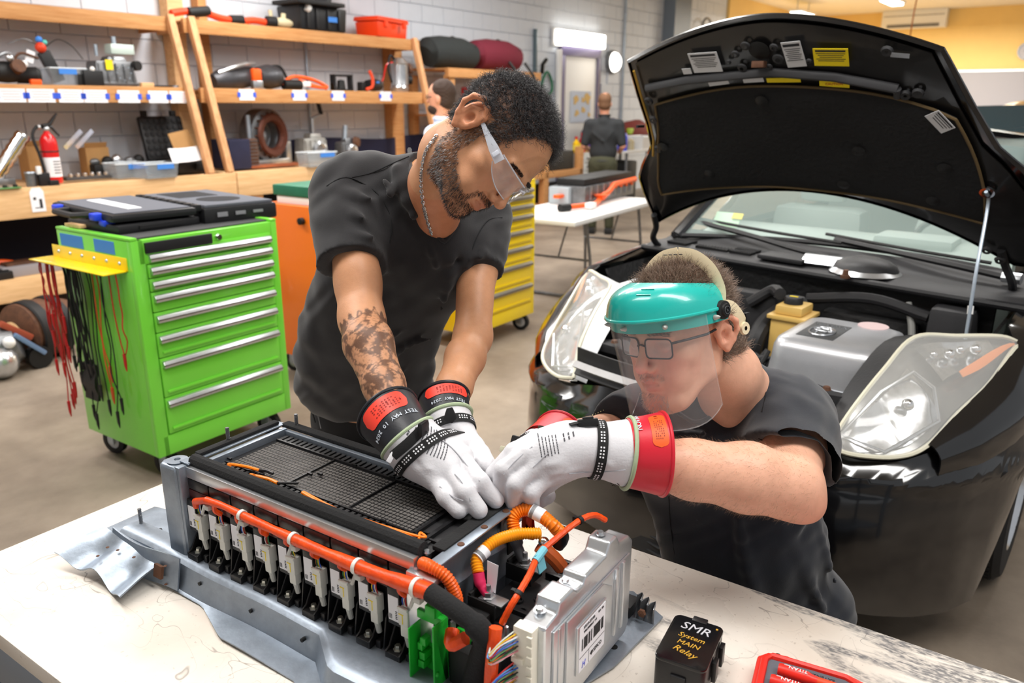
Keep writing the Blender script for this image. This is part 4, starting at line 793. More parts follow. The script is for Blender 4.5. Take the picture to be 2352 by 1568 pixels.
t = SHthing('navy_sack', 'slate blue cloth sack by the wall right of the man in black', 'sack', 9.35, .5, .88); MB().ring([(-.4, 0, .2), (-.1, 0, .26), (.3, 0, .25), (.6, 0, .18)], [.16, .24, .25, .1], 14).build('sack', M('slate cloth', (92, 90, 118), .9, bump=.4, bs=25), t)
MB().ring([(-.1, -.2, .2), (.0, -.2, .35), (.1, -.2, .2)], .015, 6).build('cord', dark_m, t)
t = SHthing('green_hose', 'coiled green hose hanging on the wall left of the white door', 'hose', 8.25, .86, 1.75)
MB().ring([(.14*math.cos(a*.5), .02*math.sin(a), .15+.17*math.sin(a*.5)) for a in range(0, 26)], .022, 6).build('hose', M('hose green', (40, 110, 80), .5), t)
MB().ring([(-.14, 0, .3), (-.2, -.05, .42), (-.1, -.05, .5)], .03, 6).build('nozzle', dark_m, t)
# ================================================================ SECOND CAR, FAR RIGHT
q = V(4.95, 7.6, 0); t = thing('parked_car', 'dark parked car partly hidden behind the raised bonnet at the right edge', 'car', q, math.atan2(-.632, .775))
cm = M('plum car paint', (52, 44, 50), .25, .3, coat=1)
def carsec(u, v):
    y = -2.1+4.2*v; prof = [(-2.1, .6), (-1.9, .95), (-1.0, 1.1), (-.35, 1.6), (.5, 1.68), (1.2, 1.66), (1.9, 1.5), (2.1, .7)]
    for (a, za), (b, zb) in zip(prof, prof[1:]):
        if a <= y <= b+1e-6: zt = za+(zb-za)*(y-a)/(b-a); break
    a = PI*u; return V(-.86*math.cos(a)*(1 if zt < 1 or abs(math.cos(a)) > .9 else 1), y, .25+(zt-.25)*min(1, math.sin(a)**.35*1.0)) if 0 < u < 1 else V(-.86*math.cos(a), y, .25)
MB().grid(carsec, 22, 28, .02).build('car_body', cm, t)
MB().grid(lambda u, v: (-.66+1.32*u, -1.02+.62*v, .62*0+1.13+.46*v+.02*math.sin(PI*u)), 8, 4, .01).build('windscreen', M('dark glass', (40, 62, 70), .06, coat=1), t)
for s in (-1, 1): MB().grid(lambda u, v: (s*(.85-.06*v), -.8+1.9*u, 1.12+.36*v*(1-.35*abs(2*u-1)**3)), 8, 3, .01).build('side_window', MATS['dark glass'], t)
for s in (-1, 1):
    for y in (-1.35, 1.3): MB().lathe((s*.78, y, .31), [(0, -.1), (.2, -.1), (.31, -.09), (.31, .09), (.2, .1), (0, .1)], 24, (1, 0, 0)).build('wheel', rubber_m, t)
# ================================================================ BATTERY PACK ON THE BENCH
bp = thing('battery_pack', 'large opened battery pack with orange harness on the white workbench in front of both men', 'battery', BT.w(0, 0, 0), BT.a)
foam_m = M('black foam tape', (30, 30, 31), .95, bump=.9, bs=260)
blk = M('module black', (24, 24, 26), .36, bump=.12, bs=200)
galv_m = M('grey galvanised', (148, 158, 170), .4, .7, var=.22, vs=16, bump=.08, bs=80)
nat = M('natural nylon', (222, 222, 214), .35)
org = M('harness orange', (244, 84, 20), .38, var=.12, vs=40, bump=.35, bs=120, var2=(214, 64, 12))
conorg = M('conduit orange', (246, 128, 20), .35)
# tray, rail, deck
def rail(u, v):
    x = -.2+.96*u; k = min(1, max(0, (x-.08)/.1)); w = min(1, max(0, (x-.36)/.07))
    P = [(.0, .055), (-.032-.045*w, .055), (-.042-.048*w, .05), (-.05-.05*w, .018), (-.056-.045*w, .006), (-.062-.04*k-.03*w, .003)]
    j = min(4, int(v*5)); t = v*5-j; a, b = P[j], P[j+1]; return (x, a[0]+(b[0]-a[0])*t, a[1]+(b[1]-a[1])*t-.002*math.sin(x*20))
rl = MB().grid(rail, 60, 10, .0025).build('side_rail', galv_m, bp)
MB().b2((-.2, 0, .048), (.56, .25, .055)).build('deck', galv_m, bp, bev=.002)
MB().prism([(.5, -.1), (.72, -.1), (.735, .12), (.76, .2), (.775, .36), (.7, .4), (.5, .3)], .004, (0, 0, .004)).build('end_tray', galv_m, bp, bev=.001)
for x, y in ((.06, -.0455), (.2, -.0465), (.33, -.05)): MB().cyl((x, y-.006, .034), (x, y+.001, .034), .0035, n=10).build('hole', dark_m, rl)
# bracket with the two-lobed wing at the left end
wp = thing('wing_bracket', None, None); wp.parent = bp
MB().grid(lambda u, v: (-.205+.215*u, -.052-.004*math.sin(PI*u)-(.012*(1-v)), .062-.06*(1-v)-.006*math.sin(u*5)), 12, 6, .003).build('side_plate', galv_m, wp)
def wing(u, v):
    x = -.235+.185*u; k = min(1, v*2.2); return (x-.02*v+.03*v*u, -.052-.09*v*(1-.18*math.sin(PI*u)), .053-.016*u-.024*v+.010*k*math.cos(4*PI*u)-.004*k)
MB().grid(wing, 28, 10, .003).build('lobes', galv_m, wp)
MB().grid(lambda u, v: (-.235+.16*u, -.055+.11*v, .05+.006*math.sin(u*6)*v-.0*v), 10, 6, .003).build('top_plate', galv_m, wp)
MB().box((-.035, -.068, .035), (.022, .006, .024), rot=(R(-12), 0, 0)).build('window', brown_m, wp)
hl = MB()
for x, y, z in ((-.17, -.085, .047), (-.14, -.082, .05), (-.1, -.075, .045), (-.16, -.11, .045), (-.07, -.07, .03), (-.015, -.066, .052), (-.02, -.066, .012)):
    MB().sph((x, y, z), (.0035, .0035, .0012), 8, 4).build('spot_weld', brown_m, wp)
for p in ((-.18, -.01, .052), (-.13, .0, .055)): MB().cyl(p, V(p)+V(0, 0, .003), .004, n=10).build('hole', dark_m, wp)
def stud(x, y, z0, z1, r=.0035):
    o = MB().cyl((x, y, z0), (x, y, z1), r, n=10).build('stud', grey_m, bp); MB().ring([(x+r*1.05*math.cos(a*.9), y+r*1.05*math.sin(a*.9), z0+(z1-z0)*a/46) for a in range(46)], .0005, 4).build('thread', grey_m, o)
stud(-.185, -.005, .053, .088)
# corner post at the left
MB().prism([(-.052, -.03), (-.005, -.03), (-.005, .0), (-.02, .015), (-.058, .015), (-.062, -.015)], .183, (0, 0, .05)).build('corner_post', galv_m, bp, bev=.008, seg=3)
MB().b2((-.012, -.026, .05), (.002, .02, .235)).build('post_lip', galv_m, bp, bev=.003)
MB().prism([(0, 0), (.03, .0), (.03, .06), (.02, .06), (.02, .115), (.035, .12), (.035, .16), (0, .17)], .003, (-.056, -.005, .052), (-.93, .36, 0), (0, 0, 1)).build('side_ear', galv_m, bp, bev=.001)
for z in (.09, .12): MB().sph((-.08, .003, z), (.004, .004, .004), 8, 4).build('ear_hole', dark_m, bp)
MB().lathe((-.032, -.005, .2335), [(.006, 0), (.018, 0), (.019, .002), (.006, .003), (.005, .0)], 16).build('post_ear', galv_m, bp)
# upper frame
def bar(x0, y0, x1, y1, z0, z1): return MB().b2((x0, y0, z0), (x1, y1, z1))
bar(0, -.012, .535, .002, .212, .233).build('front_rail', silver_m, bp, bev=.001); bar(0, .002, .535, .006, .222, .235).build('front_rail_lip', galv_m, bp)
bar(.01, .198, .58, .208, .205, .233).build('back_rail', galv_m, bp, bev=.002); bar(.01, -.0, .022, .205, .212, .236).build('left_rail', galv_m, bp, bev=.002)
bar(-.018, -.01, .006, .215, .236, .239).build('left_flange', galv_m, bp, bev=.001)
MB().ring([(.0, .008, .238), (.27, .007, .238), (.535, .01, .237)], .0125, 10, flat=1).build('front_foam', foam_m, bp); MB().b2((.0, .208, .232), (.55, .228, .24)).build('back_foam', foam_m, bp, bev=.003)
MB().b2((-.016, .02, .239), (.0, .205, .246)).build('left_foam', foam_m, bp, bev=.003); MB().b2((.535, .03, .226), (.558, .215, .234)).build('right_foam', foam_m, bp, bev=.002)
stud(-.01, .09, .239, .27); stud(.03, .222, .236, .262); 
for x in (.014, .54):
    for y in (.012, .195): MB().lathe((x, y, .233), [(0, .004), (.004, .004), (.005, 0)], 8).build('screw', silver_m, bp)
# end wall on the right
def ew(u, v):
    y = .0+.225*u; z = .035+.195*v; return (.562-.006*(math.sin(v*9)>0)*(.15 < u < .9)+.003*math.sin(u*14)*math.sin(v*7), y, z)
MB().grid(ew, 30, 24, .003).build('end_wall', galv_m, bp); MB().b2((.555, .0, .228), (.575, .225, .231)).build('end_flange', galv_m, bp, bev=.001)
for y in (.06, .12, .18): MB().lathe((.566, y, .231), [(0, .0015), (.005, .0015), (.006, 0)], 10).build('rivet', brown_m, bp)
for y, z in ((.035, .1), (.11, .13), (.2, .17)): MB().box((.566, y, z), (.003, .03, .045)).build('slot', dark_m, bp, bev=.001)
MB().prism([(0, 0), (.03, .0), (.03, .03), (.006, .03)], .002, (.564, .165, .195), (0, 1, 0), (0, 0, 1)).build('tab', grey_m, bp, bev=.0005)
MB().b2((.525, -.02, .11), (.578, .0, .215)).build('corner_bracket', silver_m, bp, bev=.004); MB().lathe((.535, -.006, .215), [(0, .004), (.005, .004), (.006, 0)], 8).build('bolt', silver_m, bp)
MB().b2((.575, -.02, .13), (.582, -.0, .205)).build('bracket_foam', foam_m, bp, bev=.001)
# top cover with the ventilation slots
tc_ = MB().b2((.012, .018, .212), (.535, .2, .222)).build('top_cover', M('cover black', (34, 34, 36), .5, bump=.2, bs=200), bp, bev=.001)
MB().b2((.035, .055, .222), (.47, .168, .2228)).build('grid_floor', M('dusty grey', (92, 88, 85), .8, var=.35, vs=22), bp)
g = MB()
for k in range(14): g.b2((.033, .055+k*.0087-.0006, .2222), (.472, .055+k*.0087+.0006, .2236))
for k in range(56): x = .035+k*.0079; g.b2((x-.0004, .055, .2222), (x+.0004, .168, .2233))
g.build('grid_bars', blk, bp)['kind'] = 'stuff'
g = MB()
for k in range(38):
    x = .03+k*.013; g.b2((x, .022, .2222), (x+.0075, .048, .226)); g.b2((x, .174, .2222), (x+.0075, .196, .226))
g.build('slot_ribs', MATS['cover black'], bp)['kind'] = 'stuff'
for y in (.051, .171): bar(.03, y-.002, .53, y+.002, .222, .2275).build('long_rib', blk, bp)
for x in (.19, .34): bar(x-.0015, .055, x+.0015, .168, .222, .2262).build('cross_rib', blk, bp)
bar(.48, .05, .485, .17, .222, .2275).build('cross_rib', blk, bp); bar(.505, .02, .512, .2, .222, .229).build('cross_rib', blk, bp)
for x, y in ((.03, .06), (.13, .052), (.2, .1), (.215, .11), (.24, .17), (.33, .172), (.42, .05), (.5, .06)): MB().box((x, y, .228), (.01, .004, .004)).build('clip_tab', blk, bp)
# stray orange leads on the cover
for k, pts in enumerate(([(.085, .02, .245), (.065, .035, .236), (.09, .05, .232), (.12, .055, .231)], [(.15, .02, .244), (.135, .026, .238), (.16, .04, .232), (.185, .04, .231)], [(.27, .02, .247), (.31, .02, .24), (.35, .018, .236), (.4, .02, .24), (.45, .022, .24), (.5, .024, .238), (.525, .022, .234)])):
    o = MB().ring(spline(pts, 6), .0028 if k == 2 else .0032, 8).build('orange_lead', conorg, bp)
    if k == 2: MB().ring(spline([(.27, .023, .247), (.32, .024, .24), (.38, .022, .238), (.45, .026, .239), (.5, .032, .238), (.515, .04, .236), (.5, .045, .236), (.51, .03, .236)], 6), .002, 8).build('orange_strand', conorg, o)
MB().ring([(.12, .055, .231), (.135, .058, .233), (.15, .06, .231)], .003, 6).build('black_plug', blk, bp); MB().ring([(.185, .04, .231), (.2, .05, .231), (.215, .06, .231)], .0025, 6).build('black_plug', blk, bp)
# ---- nine modules: body > foot, bolt, barcode label, white connector
rg = random.Random(11)
wcol = [M('wire green', (40, 120, 70), .5), M('wire yellow', (236, 200, 40), .5), M('wire blue', (50, 90, 200), .5), M('wire white', (230, 230, 230), .5), M('wire red', (200, 40, 40), .5), M('wire brown', (130, 80, 50), .5)]
pm = thing('module', None, None); pm.parent = bp
MB().b2((.002, -.0, .056), (.0585, .2, .205)).build('module_body', blk, pm, bev=.003)
MB().b2((.001, -.012, .19), (.0595, .19, .211)).build('module_shoulder', blk, pm, bev=.004)
MB().b2((.003, -.012, .165), (.0575, .0, .19)).build('maroon_strip', M('maroon plastic', (66, 20, 20), .4), pm, bev=.002)
MB().prism([(0, 0), (-.03, 0), (-.03, .012), (-.022, .016), (0, .055)], .003, (.004, -.001, .057), (0, 1, 0), (0, 0, 1)).prism([(0, 0), (-.03, 0), (-.03, .012), (-.022, .016), (0, .055)], .003, (.03, -.001, .057), (0, 1, 0), (0, 0, 1)).build('foot_gusset', blk, pm, bev=.0008)['kind'] = 'stuff'
MB().b2((.004, -.031, .056), (.032, 0, .068)).build('foot', blk, pm, bev=.0015)
MB().b2((.037, -.022, .056), (.047, 0, .07)).build('foot_lug', blk, pm, bev=.002)
MB().prism([(0, 0), (-.02, 0), (-.012, .05), (0, .06)], .003, (.05, -.0, .06), (0, 1, 0), (0, 0, 1)).build('rib', blk, pm, bev=.0008)
bo = MB().lathe((.018, -.017, .068), [(0, .008), (.0045, .008), (.005, .006), (.005, .0015), (.0075, .0012), (.0078, 0)], 6).build('foot_bolt', M('zinc bolt', (206, 206, 196), .3, .8), pm)
MB().b2((.002, -.018, .11), (.025, 0, .172)).build('label_plate', blk, pm, bev=.001); MB().b2((.004, -.019, .118), (.0235, -.018, .16)).build('barcode_label', paper_m, pm)
mc = MB()
for i in range(5): mc.b2((.018, -.0195, .123+i*.003), (.0215, -.019, .1242+i*.003))
for i in range(3): mc.b2((.006+i*.002, -.0195, .121), (.0066+i*.002, -.019, .129))
mc.build('label_print', ink_m, pm)['kind'] = 'stuff'
cn = MB().b2((.026, -.022, .118), (.044, -.006, .148)).build('white_connector', nat, pm, bev=.0015)
MB().b2((.0275, -.020, .098), (.0425, -.008, .119)).build('connector_lower', nat, pm, bev=.0015)
MB().cyl((.035, -.014, .1), (.036, -.011, .078), .0052, .0045, 10).build('terminal_boot', M('boot grey', (196, 196, 190), .4), pm)
MB().b2((.027, -.0226, .137), (.036, -.0218, .1385)).b2((.0335, -.0226, .122), (.0348, -.0218, .138)).build('pen_mark', yel2_m, pm)['kind'] = 'stuff'
MB().b2((.0255, -.024, .146), (.0445, -.02, .151)).build('connector_latch', nat, pm, bev=.001)
mods = [pm] + [copy_tree(pm, bp) for _ in range(8)]
for i, m in enumerate(mods): m.location = (.0605*i, 0, 0)
# harness: taped orange trunk with a branch to each connector
TKP = spline([BT.pix(px, py, y=-.03) for px, py in ((478, 1156), (520, 1170), (570, 1194), (640, 1225), (720, 1260), (800, 1293), (870, 1320), (960, 1350), (1040, 1378))], 8)
def trunk(x):
    for a, b in zip(TKP, TKP[1:]):
        if a.x <= x <= b.x: return a.lerp(b, (x-a.x)/(b.x-a.x))
    return TKP[0] if x < TKP[0].x else TKP[-1]
tr = [V(.03, -.018, .165), V(.035, -.022, .178)] + [trunk(.05+.53*k/26) for k in range(27)]
hz_ = MB().ring(tr, [.006, .0065] + [.0056+.0062*(k/26)**1.3 + .0005*(k % 2)+.0008*math.sin(k*1.1) for k in range(27)], 12).build('orange_harness', org, bp)
for i in range(9):
    x0 = .0605*i; j = V(x0+.036, -.016, .151); tp = trunk(max(.05, x0+.042 if i else .05))
    if i: MB().ring(spline([tp, (tp+j)/2+V(-.004, -.003, .006), j+V(0, 0, .018)], 5), [.0045]*11, 8).build('branch', org, hz_)
    for k in range(4): MB().ring(spline([j+V((k-1.5)*.0015, 0, .02), j+V((k-1.5)*.003, -.002, .01), j+V((k-1.5)*.0035, 0, 0)], 3), .0009, 5).build('wire', wcol[(i+k) % 6], hz_)
for x in (.045, .175, .3, .44, .555):
    c_ = trunk(x); d_2 = (trunk(x+.01)-trunk(x-.01)).normalized(); rr = .0062+.0066*(x/.56)**1.3
    o = MB().lathe(c_, [(rr, -.003), (rr+.0018, -.003), (rr+.0018, .003), (rr, .003)], 16, d_2).build('cable_tie', nat, hz_)
    MB().box(c_+V(.002, -.0, -rr-.006), (.014, .01, .009)).cyl(c_+V(-.004, -.002, -rr-.004), c_+V(-.008, -.006, -rr-.02), .003, n=8).build('tie_clip', M('boot grey', None), hz_, bev=.001)
# black sleeve carrying on to the relay end
sl = [trunk(.58), V(.62, -.034, .2), V(.655, -.03, .185), V(.668, -.022, .16), V(.655, -.015, .12), V(.64, -.015, .06), V(.635, -.01, .02)]
MB().ring(spline(sl, 6), [.014]*12+[.017]*25, 14).build('black_sleeve', foam_m, bp)
MB().ring(spline([(.64, -.03, .155), (.62, -.035, .14), (.61, -.02, .15)], 4), .01, 8).build('orange_tape', org, bp)
MB().b2((.6, -.02, .01), (.66, .06, .12)).build('bracket_block', dark_m, bp, bev=.008); MB().lathe((.64, -.03, .05), [(0, .02), (.012, .02), (.014, 0), (.02, 0), (.02, -.01)], 14, (0, -1, .2)).build('fixing_nut', dark_m, bp)
# wires fanning into the white ECU connector
MB().ring(spline([(.684, -.02, .185), (.686, -.03, .15), (.684, -.032, .11), (.682, -.03, .06)], 5), .0095, 10, ).build('orange_tape_wrap', org, bp)
fan = [(206, 214, 206), (40, 90, 200), (60, 130, 80), (200, 40, 40), (30, 30, 34), (236, 190, 30), (150, 90, 60), (230, 150, 160), (90, 160, 220), (240, 120, 30), (230, 230, 230), (120, 180, 120)]
wf = thing('wire_fan', None, None); wf.parent = bp
for c3, (za, zb) in enumerate(((.15, .18), (.1, .13), (.06, .085))):
    for k in range(13):
        zz = zb-(zb-za)*k/12; xx = .684+.004*(k % 3); MB().ring(spline([(.686, -.036, za+.014-.008*c3), (.69+.001*(k % 4), -.043-.001*(k % 5), (za+zz)/2-.004), (.7, -.03-.002*(k % 3), zz-.004), (xx+.022, -.004, zz)], 4), .0011, 5).build('wire', M('fan %d' % ((k*5+c3*3) % 12), fan[(k*5+c3*3) % 12], .4), wf)
# ECU
ec = thing('control_unit', None, None); ec.parent = bp; ec.location = (.022, -.004, .004)
ecm = M('ecu aluminium', (214, 218, 222), .3, .85, var=.1, vs=9, bump=.05, bs=60)
MB().prism([(.012, .015), (.275, .015), (.285, .03), (.285, .185), (.27, .2), (.235, .205), (.225, .222), (.2, .222), (.19, .205), (.125, .205), (.12, .195), (.1, .195), (.09, .205), (.05, .205), (.045, .19), (.012, .185)], .038, (.685, 0, 0), (0, 1, 0), (0, 0, 1)).build('case', ecm, ec, bev=.005, seg=3)
MB().prism([(.03, .03), (.27, .03), (.27, .17), (.03, .17)], .004, (.723, 0, 0), (0, 1, 0), (0, 0, 1)).build('raised_panel', ecm, ec, bev=.003)
MB().prism([(.06, .05), (.2, .05), (.2, .15), (.17, .17), (.06, .17)], .004, (.727, 0, 0), (0, 1, 0), (0, 0, 1)).build('label_frame', ecm, ec, bev=.003)
MB().prism([(.085, .063), (.175, .063), (.175, .145), (.085, .145)], .003, (.731, 0, 0), (0, 1, 0), (0, 0, 1)).build('label_pad', ecm, ec, bev=.002)
for y in (.212, .236): MB().b2((.726, y, .05), (.731, y+.01, .17)).build('stiffening_rib', ecm, ec, bev=.002)
MB().b2((.726, .04, .04), (.729, .046, .17)).build('stiffening_rib', ecm, ec, bev=.001)
MB().b2((.733, .09, .066), (.7345, .17, .142)).build('label', paper_m, ec)
EX = Matrix((V(0, 1, 0), V(0, 0, 1), V(1, 0, 0))).transposed(); tl = M('print black', (30, 30, 32), .6)
for s_, y, z, sz in (('37513-E7100', .118, .137, .0065), ('99015092015  N1', .122, .129, .0055), ('954  SBL', .155, .137, .005), ('KEFICO', .145, .078, .009)): text(s_, sz, 'lettering', tl, ec, (.7348, y, z), EX)
text('H', .014, 'logo', M('logo blue', (40, 60, 190), .4), ec, (.7348, .103, .074), EX, shear=.3)
bc = MB()
for k in range(34):
    if rg.random() < .7: bc.b2((.7345, .097+k*.002, .1), (.7349, .0981+k*.002, .12))
bc.build('barcode', tl, ec)['kind'] = 'stuff'; MB().box((.7347, .13, .09), (.0004, .078, .0006)).box((.7347, .12, .078), (.0004, .0006, .022)).box((.7347, .128, .078), (.0006, .006, .006), rot=(R(45), 0, 0)).build('label_print', tl, ec)['kind'] = 'stuff'
wcn = MB().b2((.682, -.004, .035), (.712, .014, .185)).build('white_connector', M('cream plastic', (232, 228, 212), .4), ec, bev=.002); 
for k in range(9): MB().b2((.705, -.007, .042+k*.016), (.713, -.003, .05+k*.016)).build('connector_tooth', MATS['cream plastic'], ec)
for z in (.09, .135): MB().b2((.682, -.009, z-.004), (.7, -.003, z+.004)).build('divider', MATS['cream plastic'], ec, bev=.001)
for y, z in ((.035, .193), (.105, .2), (.212, .224)): MB().lathe((.7, y, z), [(0, .004), (.005, .004), (.006, 0), (.009, 0)], 8).build('case_screw', silver_m, ec)
# relay / junction block behind the ECU
jb = thing('junction_block', None, None); jb.parent = bp
MB().b2((.585, .05, .02), (.68, .27, .115)).build('base', blk, jb, bev=.004); MB().b2((.59, .06, .115), (.675, .26, .122)).build('cover', blk, jb, bev=.003)
def term(x, y, z):
    MB().b2((x-.022, y-.016, z-.02), (x+.022, y+.018, z)).build('terminal_seat', dark_m, jb, bev=.002); MB().b2((x-.024, y-.018, z-.02), (x-.019, y+.02, z+.012)).b2((x-.024, y-.02, z-.02), (x+.024, y-.016, z+.008)).build('terminal_wall', dark_m, jb, bev=.001)
    MB().b2((x-.012, y-.01, z), (x+.03, y+.012, z+.003)).build('busbar', silver_m, jb, bev=.001); MB().lathe((x, y, z+.003), [(.004, .02), (.004, .01), (.008, .01), (.008, .003), (.011, .002), (.011, 0)], 6).build('hex_nut', silver_m, jb); MB().cyl((x, y, z), (x, y, z+.024), .0035, n=8).build('stud', silver_m, jb)
term(.612, .065, .152); term(.61, .17, .152)
for x, y in ((.65, .1), (.655, .14), (.65, .22), (.63, .12)): MB().lathe((x, y, .122), [(.008, 0), (.008, .004), (.006, .004), (.006, .001)], 12).build('boss', blk, jb)
for y in (.09, .2, .245): MB().b2((.63, y, .12), (.67, y+.008, .13)).build('rib', blk, jb, bev=.001)
for x, y in ((.668, .03), (.655, .02)): MB().lathe((x, y, .14), [(0, .008), (.003, .008), (.004, 0), (.004, -.05)], 8).build('long_screw', silver_m, jb)
MB().b2((.58, .0, .06), (.68, .055, .13)).build('front_module', blk, jb, bev=.006); MB().b2((.585, .005, .13), (.63, .05, .145)).build('front_cap', dark_m, jb, bev=.004)
def corr(name, pts, r, mat, n=12, rib=.0012, k=8):
    P = spline(pts, k); Q = []; L_ = 0
    D = [0]
    for a, b in zip(P, P[1:]): D.append(D[-1]+(b-a).length)
    m = max(4, int(D[-1]/.0022)); rr = []
    for i in range(m+1):
        s_ = D[-1]*i/m; j = min(len(P)-2, next((q for q in range(len(D)-1) if D[q+1] >= s_-1e-9), len(D)-2)); t_ = (s_-D[j])/max(1e-9, D[j+1]-D[j]); Q.append(P[j].lerp(P[j+1], t_)); rr.append(r+(rib if i % 2 else -rib*.4))
    return MB().ring(Q, rr, n).build(name, mat, bp)
corr('corrugated_conduit', [(.54, .0, .222), (.56, -.005, .226), (.585, .0, .215), (.598, .005, .185), (.592, .01, .155)], .0085, M('conduit red-orange', (236, 96, 24), .35))
corr('corrugated_conduit', [(.59, .07, .185), (.578, .085, .2), (.585, .12, .212), (.6, .16, .21), (.625, .19, .205)], .0085, M('conduit amber', (250, 160, 20), .35))
corr('corrugated_conduit', [(.588, .175, .196), (.577, .185, .22), (.59, .2, .232), (.615, .205, .228), (.64, .2, .222), (.65, .21, .205)], .01, conorg)
MB().ring(spline([(.59, .07, .186), (.597, .066, .172), (.61, .065, .16)], 5), [.009]*6+[.0075]*5, 12).build('pink_sleeve', M('pink heat shrink', (222, 44, 96), .4), bp)
MB().ring(spline([(.588, .175, .198), (.594, .172, .18), (.606, .17, .16)], 5), [.0105]*5+[.0085]*6, 12).build('grey_sleeve', M('grey sleeve', (74, 76, 80), .5), bp)
MB().ring(spline([(.65, .208, .21), (.653, .212, .195), (.645, .21, .18)], 4), .0115, 12).build('black_boot', blk, bp)
for p, q_ in (((.6, .203, .2325), (.622, .205, .2265)), ((.5795, .083, .2), (.583, .1, .207))):
    o = MB().cyl(p, q_, .0118 if p[1] > .1 else .0105, n=16).build('cable_label', paper_m, bp)
    bl = MB(); d3 = (V(q_)-V(p)).normalized()
    for k in range(5): bl.lathe(V(p)+d3*(.002+.0012*k), [(.0121 if p[1] > .1 else .0108, 0), (.0121 if p[1] > .1 else .0108, .0006)], 16, d3)
    bl.build('barcode', tl, o)['kind'] = 'stuff'
MB().prism([(0, 0), (.018, -.004), (.016, -.05), (.002, -.045)], .0006, (.6, .08, .205), (1, .2, 0), (0, .1, 1)).build('hanging_label', paper_m, bp)
MB().ring(spline([(.63, .18, .19), (.65, .19, .17), (.66, .2, .15)], 4), .012, 10).build('orange_boot', M('copper orange', (190, 90, 40), .4), bp); MB().sph((.635, .185, .195), .009).build('chrome_ball', chrome_m, bp)
# thin orange lead running over the ECU to the back
t3 = [(.66, .03, .15), (.668, .04, .175), (.672, .055, .19), (.668, .09, .2), (.66, .13, .21), (.668, .17, .222), (.68, .22, .232), (.69, .25, .23), (.7, .27, .215)]
ol = MB().ring(spline(t3, 6), [.0048+.0004*(i % 2) for i in range(49)], 8).build('thin_orange_cable', org, bp)
for i in (12, 36): c_ = spline(t3, 6)[i]; MB().lathe(c_, [(.005, -.003), (.0068, -.003), (.0068, .003), (.005, .003)], 12, spline(t3, 6)[i+1]-spline(t3, 6)[i-1]).box(c_+V(-.008, 0, 0), (.008, .006, .008)).build('black_clip', dark_m, ol)
MB().box(spline(t3, 6)[24]+V(.004, -.002, -.01), (.002, .02, .03), rot=(0, R(-15), 0)).cyl(spline(t3, 6)[22], spline(t3, 6)[26], .0062, n=10).build('light_blue_tag', M('pale cyan', (120, 190, 206), .5), ol)
# green service connector
gr_m = M('connector green', (30, 172, 48), .4); gcn = thing('green_connector', None, None); gcn.parent = bp; gcn.location = (.018, .0, .012)
X0, X1, Y0, Y1, Z0, Z1 = .53, .578, -.045, -.012, .012, .15
MB().b2((X0, Y1-.003, Z0), (X1, Y1, Z1)).b2((X0, Y0, Z0), (X0+.003, Y1, Z1-.02)).b2((X1-.003, Y0-.0, Z0), (X1, Y1, Z1)).b2((X0, Y0, Z0), (X1, Y1, Z0+.003)).b2((X0, Y1-.012, Z1-.014), (X1, Y1, Z1)).build('shell', gr_m, gcn, bev=.0015)
for z, a, b in ((.06, .007, .018), (.075, .01, .02), (.09, .007, .016), (.1, .012, .022)): MB().b2((X0+a, Y0+.012, z), (X0+b, Y1-.003, z+.012)).build('key_block', gr_m, gcn, bev=.001)
MB().b2((X1+.001, -.01, .03), (X1+.005, .0, .14)).build('grey_seal', grey_m, gcn, bev=.001); MB().b2((X1+.004, -.0, .075), (X1+.035, .03, .125)).build('rear_body', gr_m, gcn, bev=.004)
MB().b2((.55, -.03, .15), (.568, -.012, .168)).build('top_latch', gr_m, gcn, bev=.002)
for z in (.03, .125): MB().lathe((X0+.032, Y1-.003, z), [(0, .002), (.005, .002), (.006, 0)], 12, (0, -1, 0)).build('screw', silver_m, gcn)
MB().sph((X1, -.04, .07), (.004, .004, .004)).build('stud', gr_m, gcn)
# back right: orange clip, small bracket on the tray, yellow tab
MB().b2((.56, .235, .155), (.57, .26, .21)).b2((.57, .235, .155), (.585, .26, .165)).b2((.57, .235, .195), (.585, .26, .205)).build('orange_clip', M('red orange', None), bp, bev=.003)
MB().grid(lambda u, v: (.735+.035*u, .33+.012*math.sin(u*18)*v+.01*v, .008+.04*v*(1-.3*u)), 14, 4, .002).build('corner_bracket', grey_m, bp); MB().lathe((.75, .325, .026), [(0, .006), (.006, .005), (.008, 0)], 6, (0, -1, .3)).build('rusty_bolt', brown_m, bp)
MB().b2((.7, .32, .008), (.73, .36, .03)).build('black_clip', dark_m, bp, bev=.004)
for x, y in ((.74, .24), (.756, .34)): MB().cyl((x, y, .0078), (x, y, .0092), .006, n=12).build('hole', dark_m, bp)
# ================================================================ RELAY BOX AND RED TOOL CASE
q = TB.inv(Zp(1592, 1470, .80)); sm = thing('relay_box', 'black plastic relay box with silver and gold handwriting on the bench by the red case', 'relay', TB.w(q.x, q.y, .74), TB.a+R(6))
MB().prism(rrect(.078, .115, .01), .055, (0, 0, .004)).build('housing', blk, sm, bev=.003); MB().prism(rrect(.08, .117, .012), .006, (0, 0, .056)).build('lid', M('glossy black', (20, 20, 22), .15), sm, bev=.002)
for x, y in ((.041, .03), (.041, -.01)): MB().b2((x-.001, y-.008, .015), (x+.006, y+.008, .05)).build('side_clip', blk, sm, bev=.001)
MB().b2((-.012, .05, .05), (.012, .064, .064)).build('top_clip', blk, sm, bev=.002); MB().b2((-.012, -.062, .0), (.012, -.056, .04)).build('front_clip', blk, sm, bev=.002)
mk = MB().ring
SV, GO = M('silver marker', (190, 190, 196), .4), M('gold marker', (206, 158, 56), .4); IZ = Matrix.Rotation(R(-4), 3, 'Z')
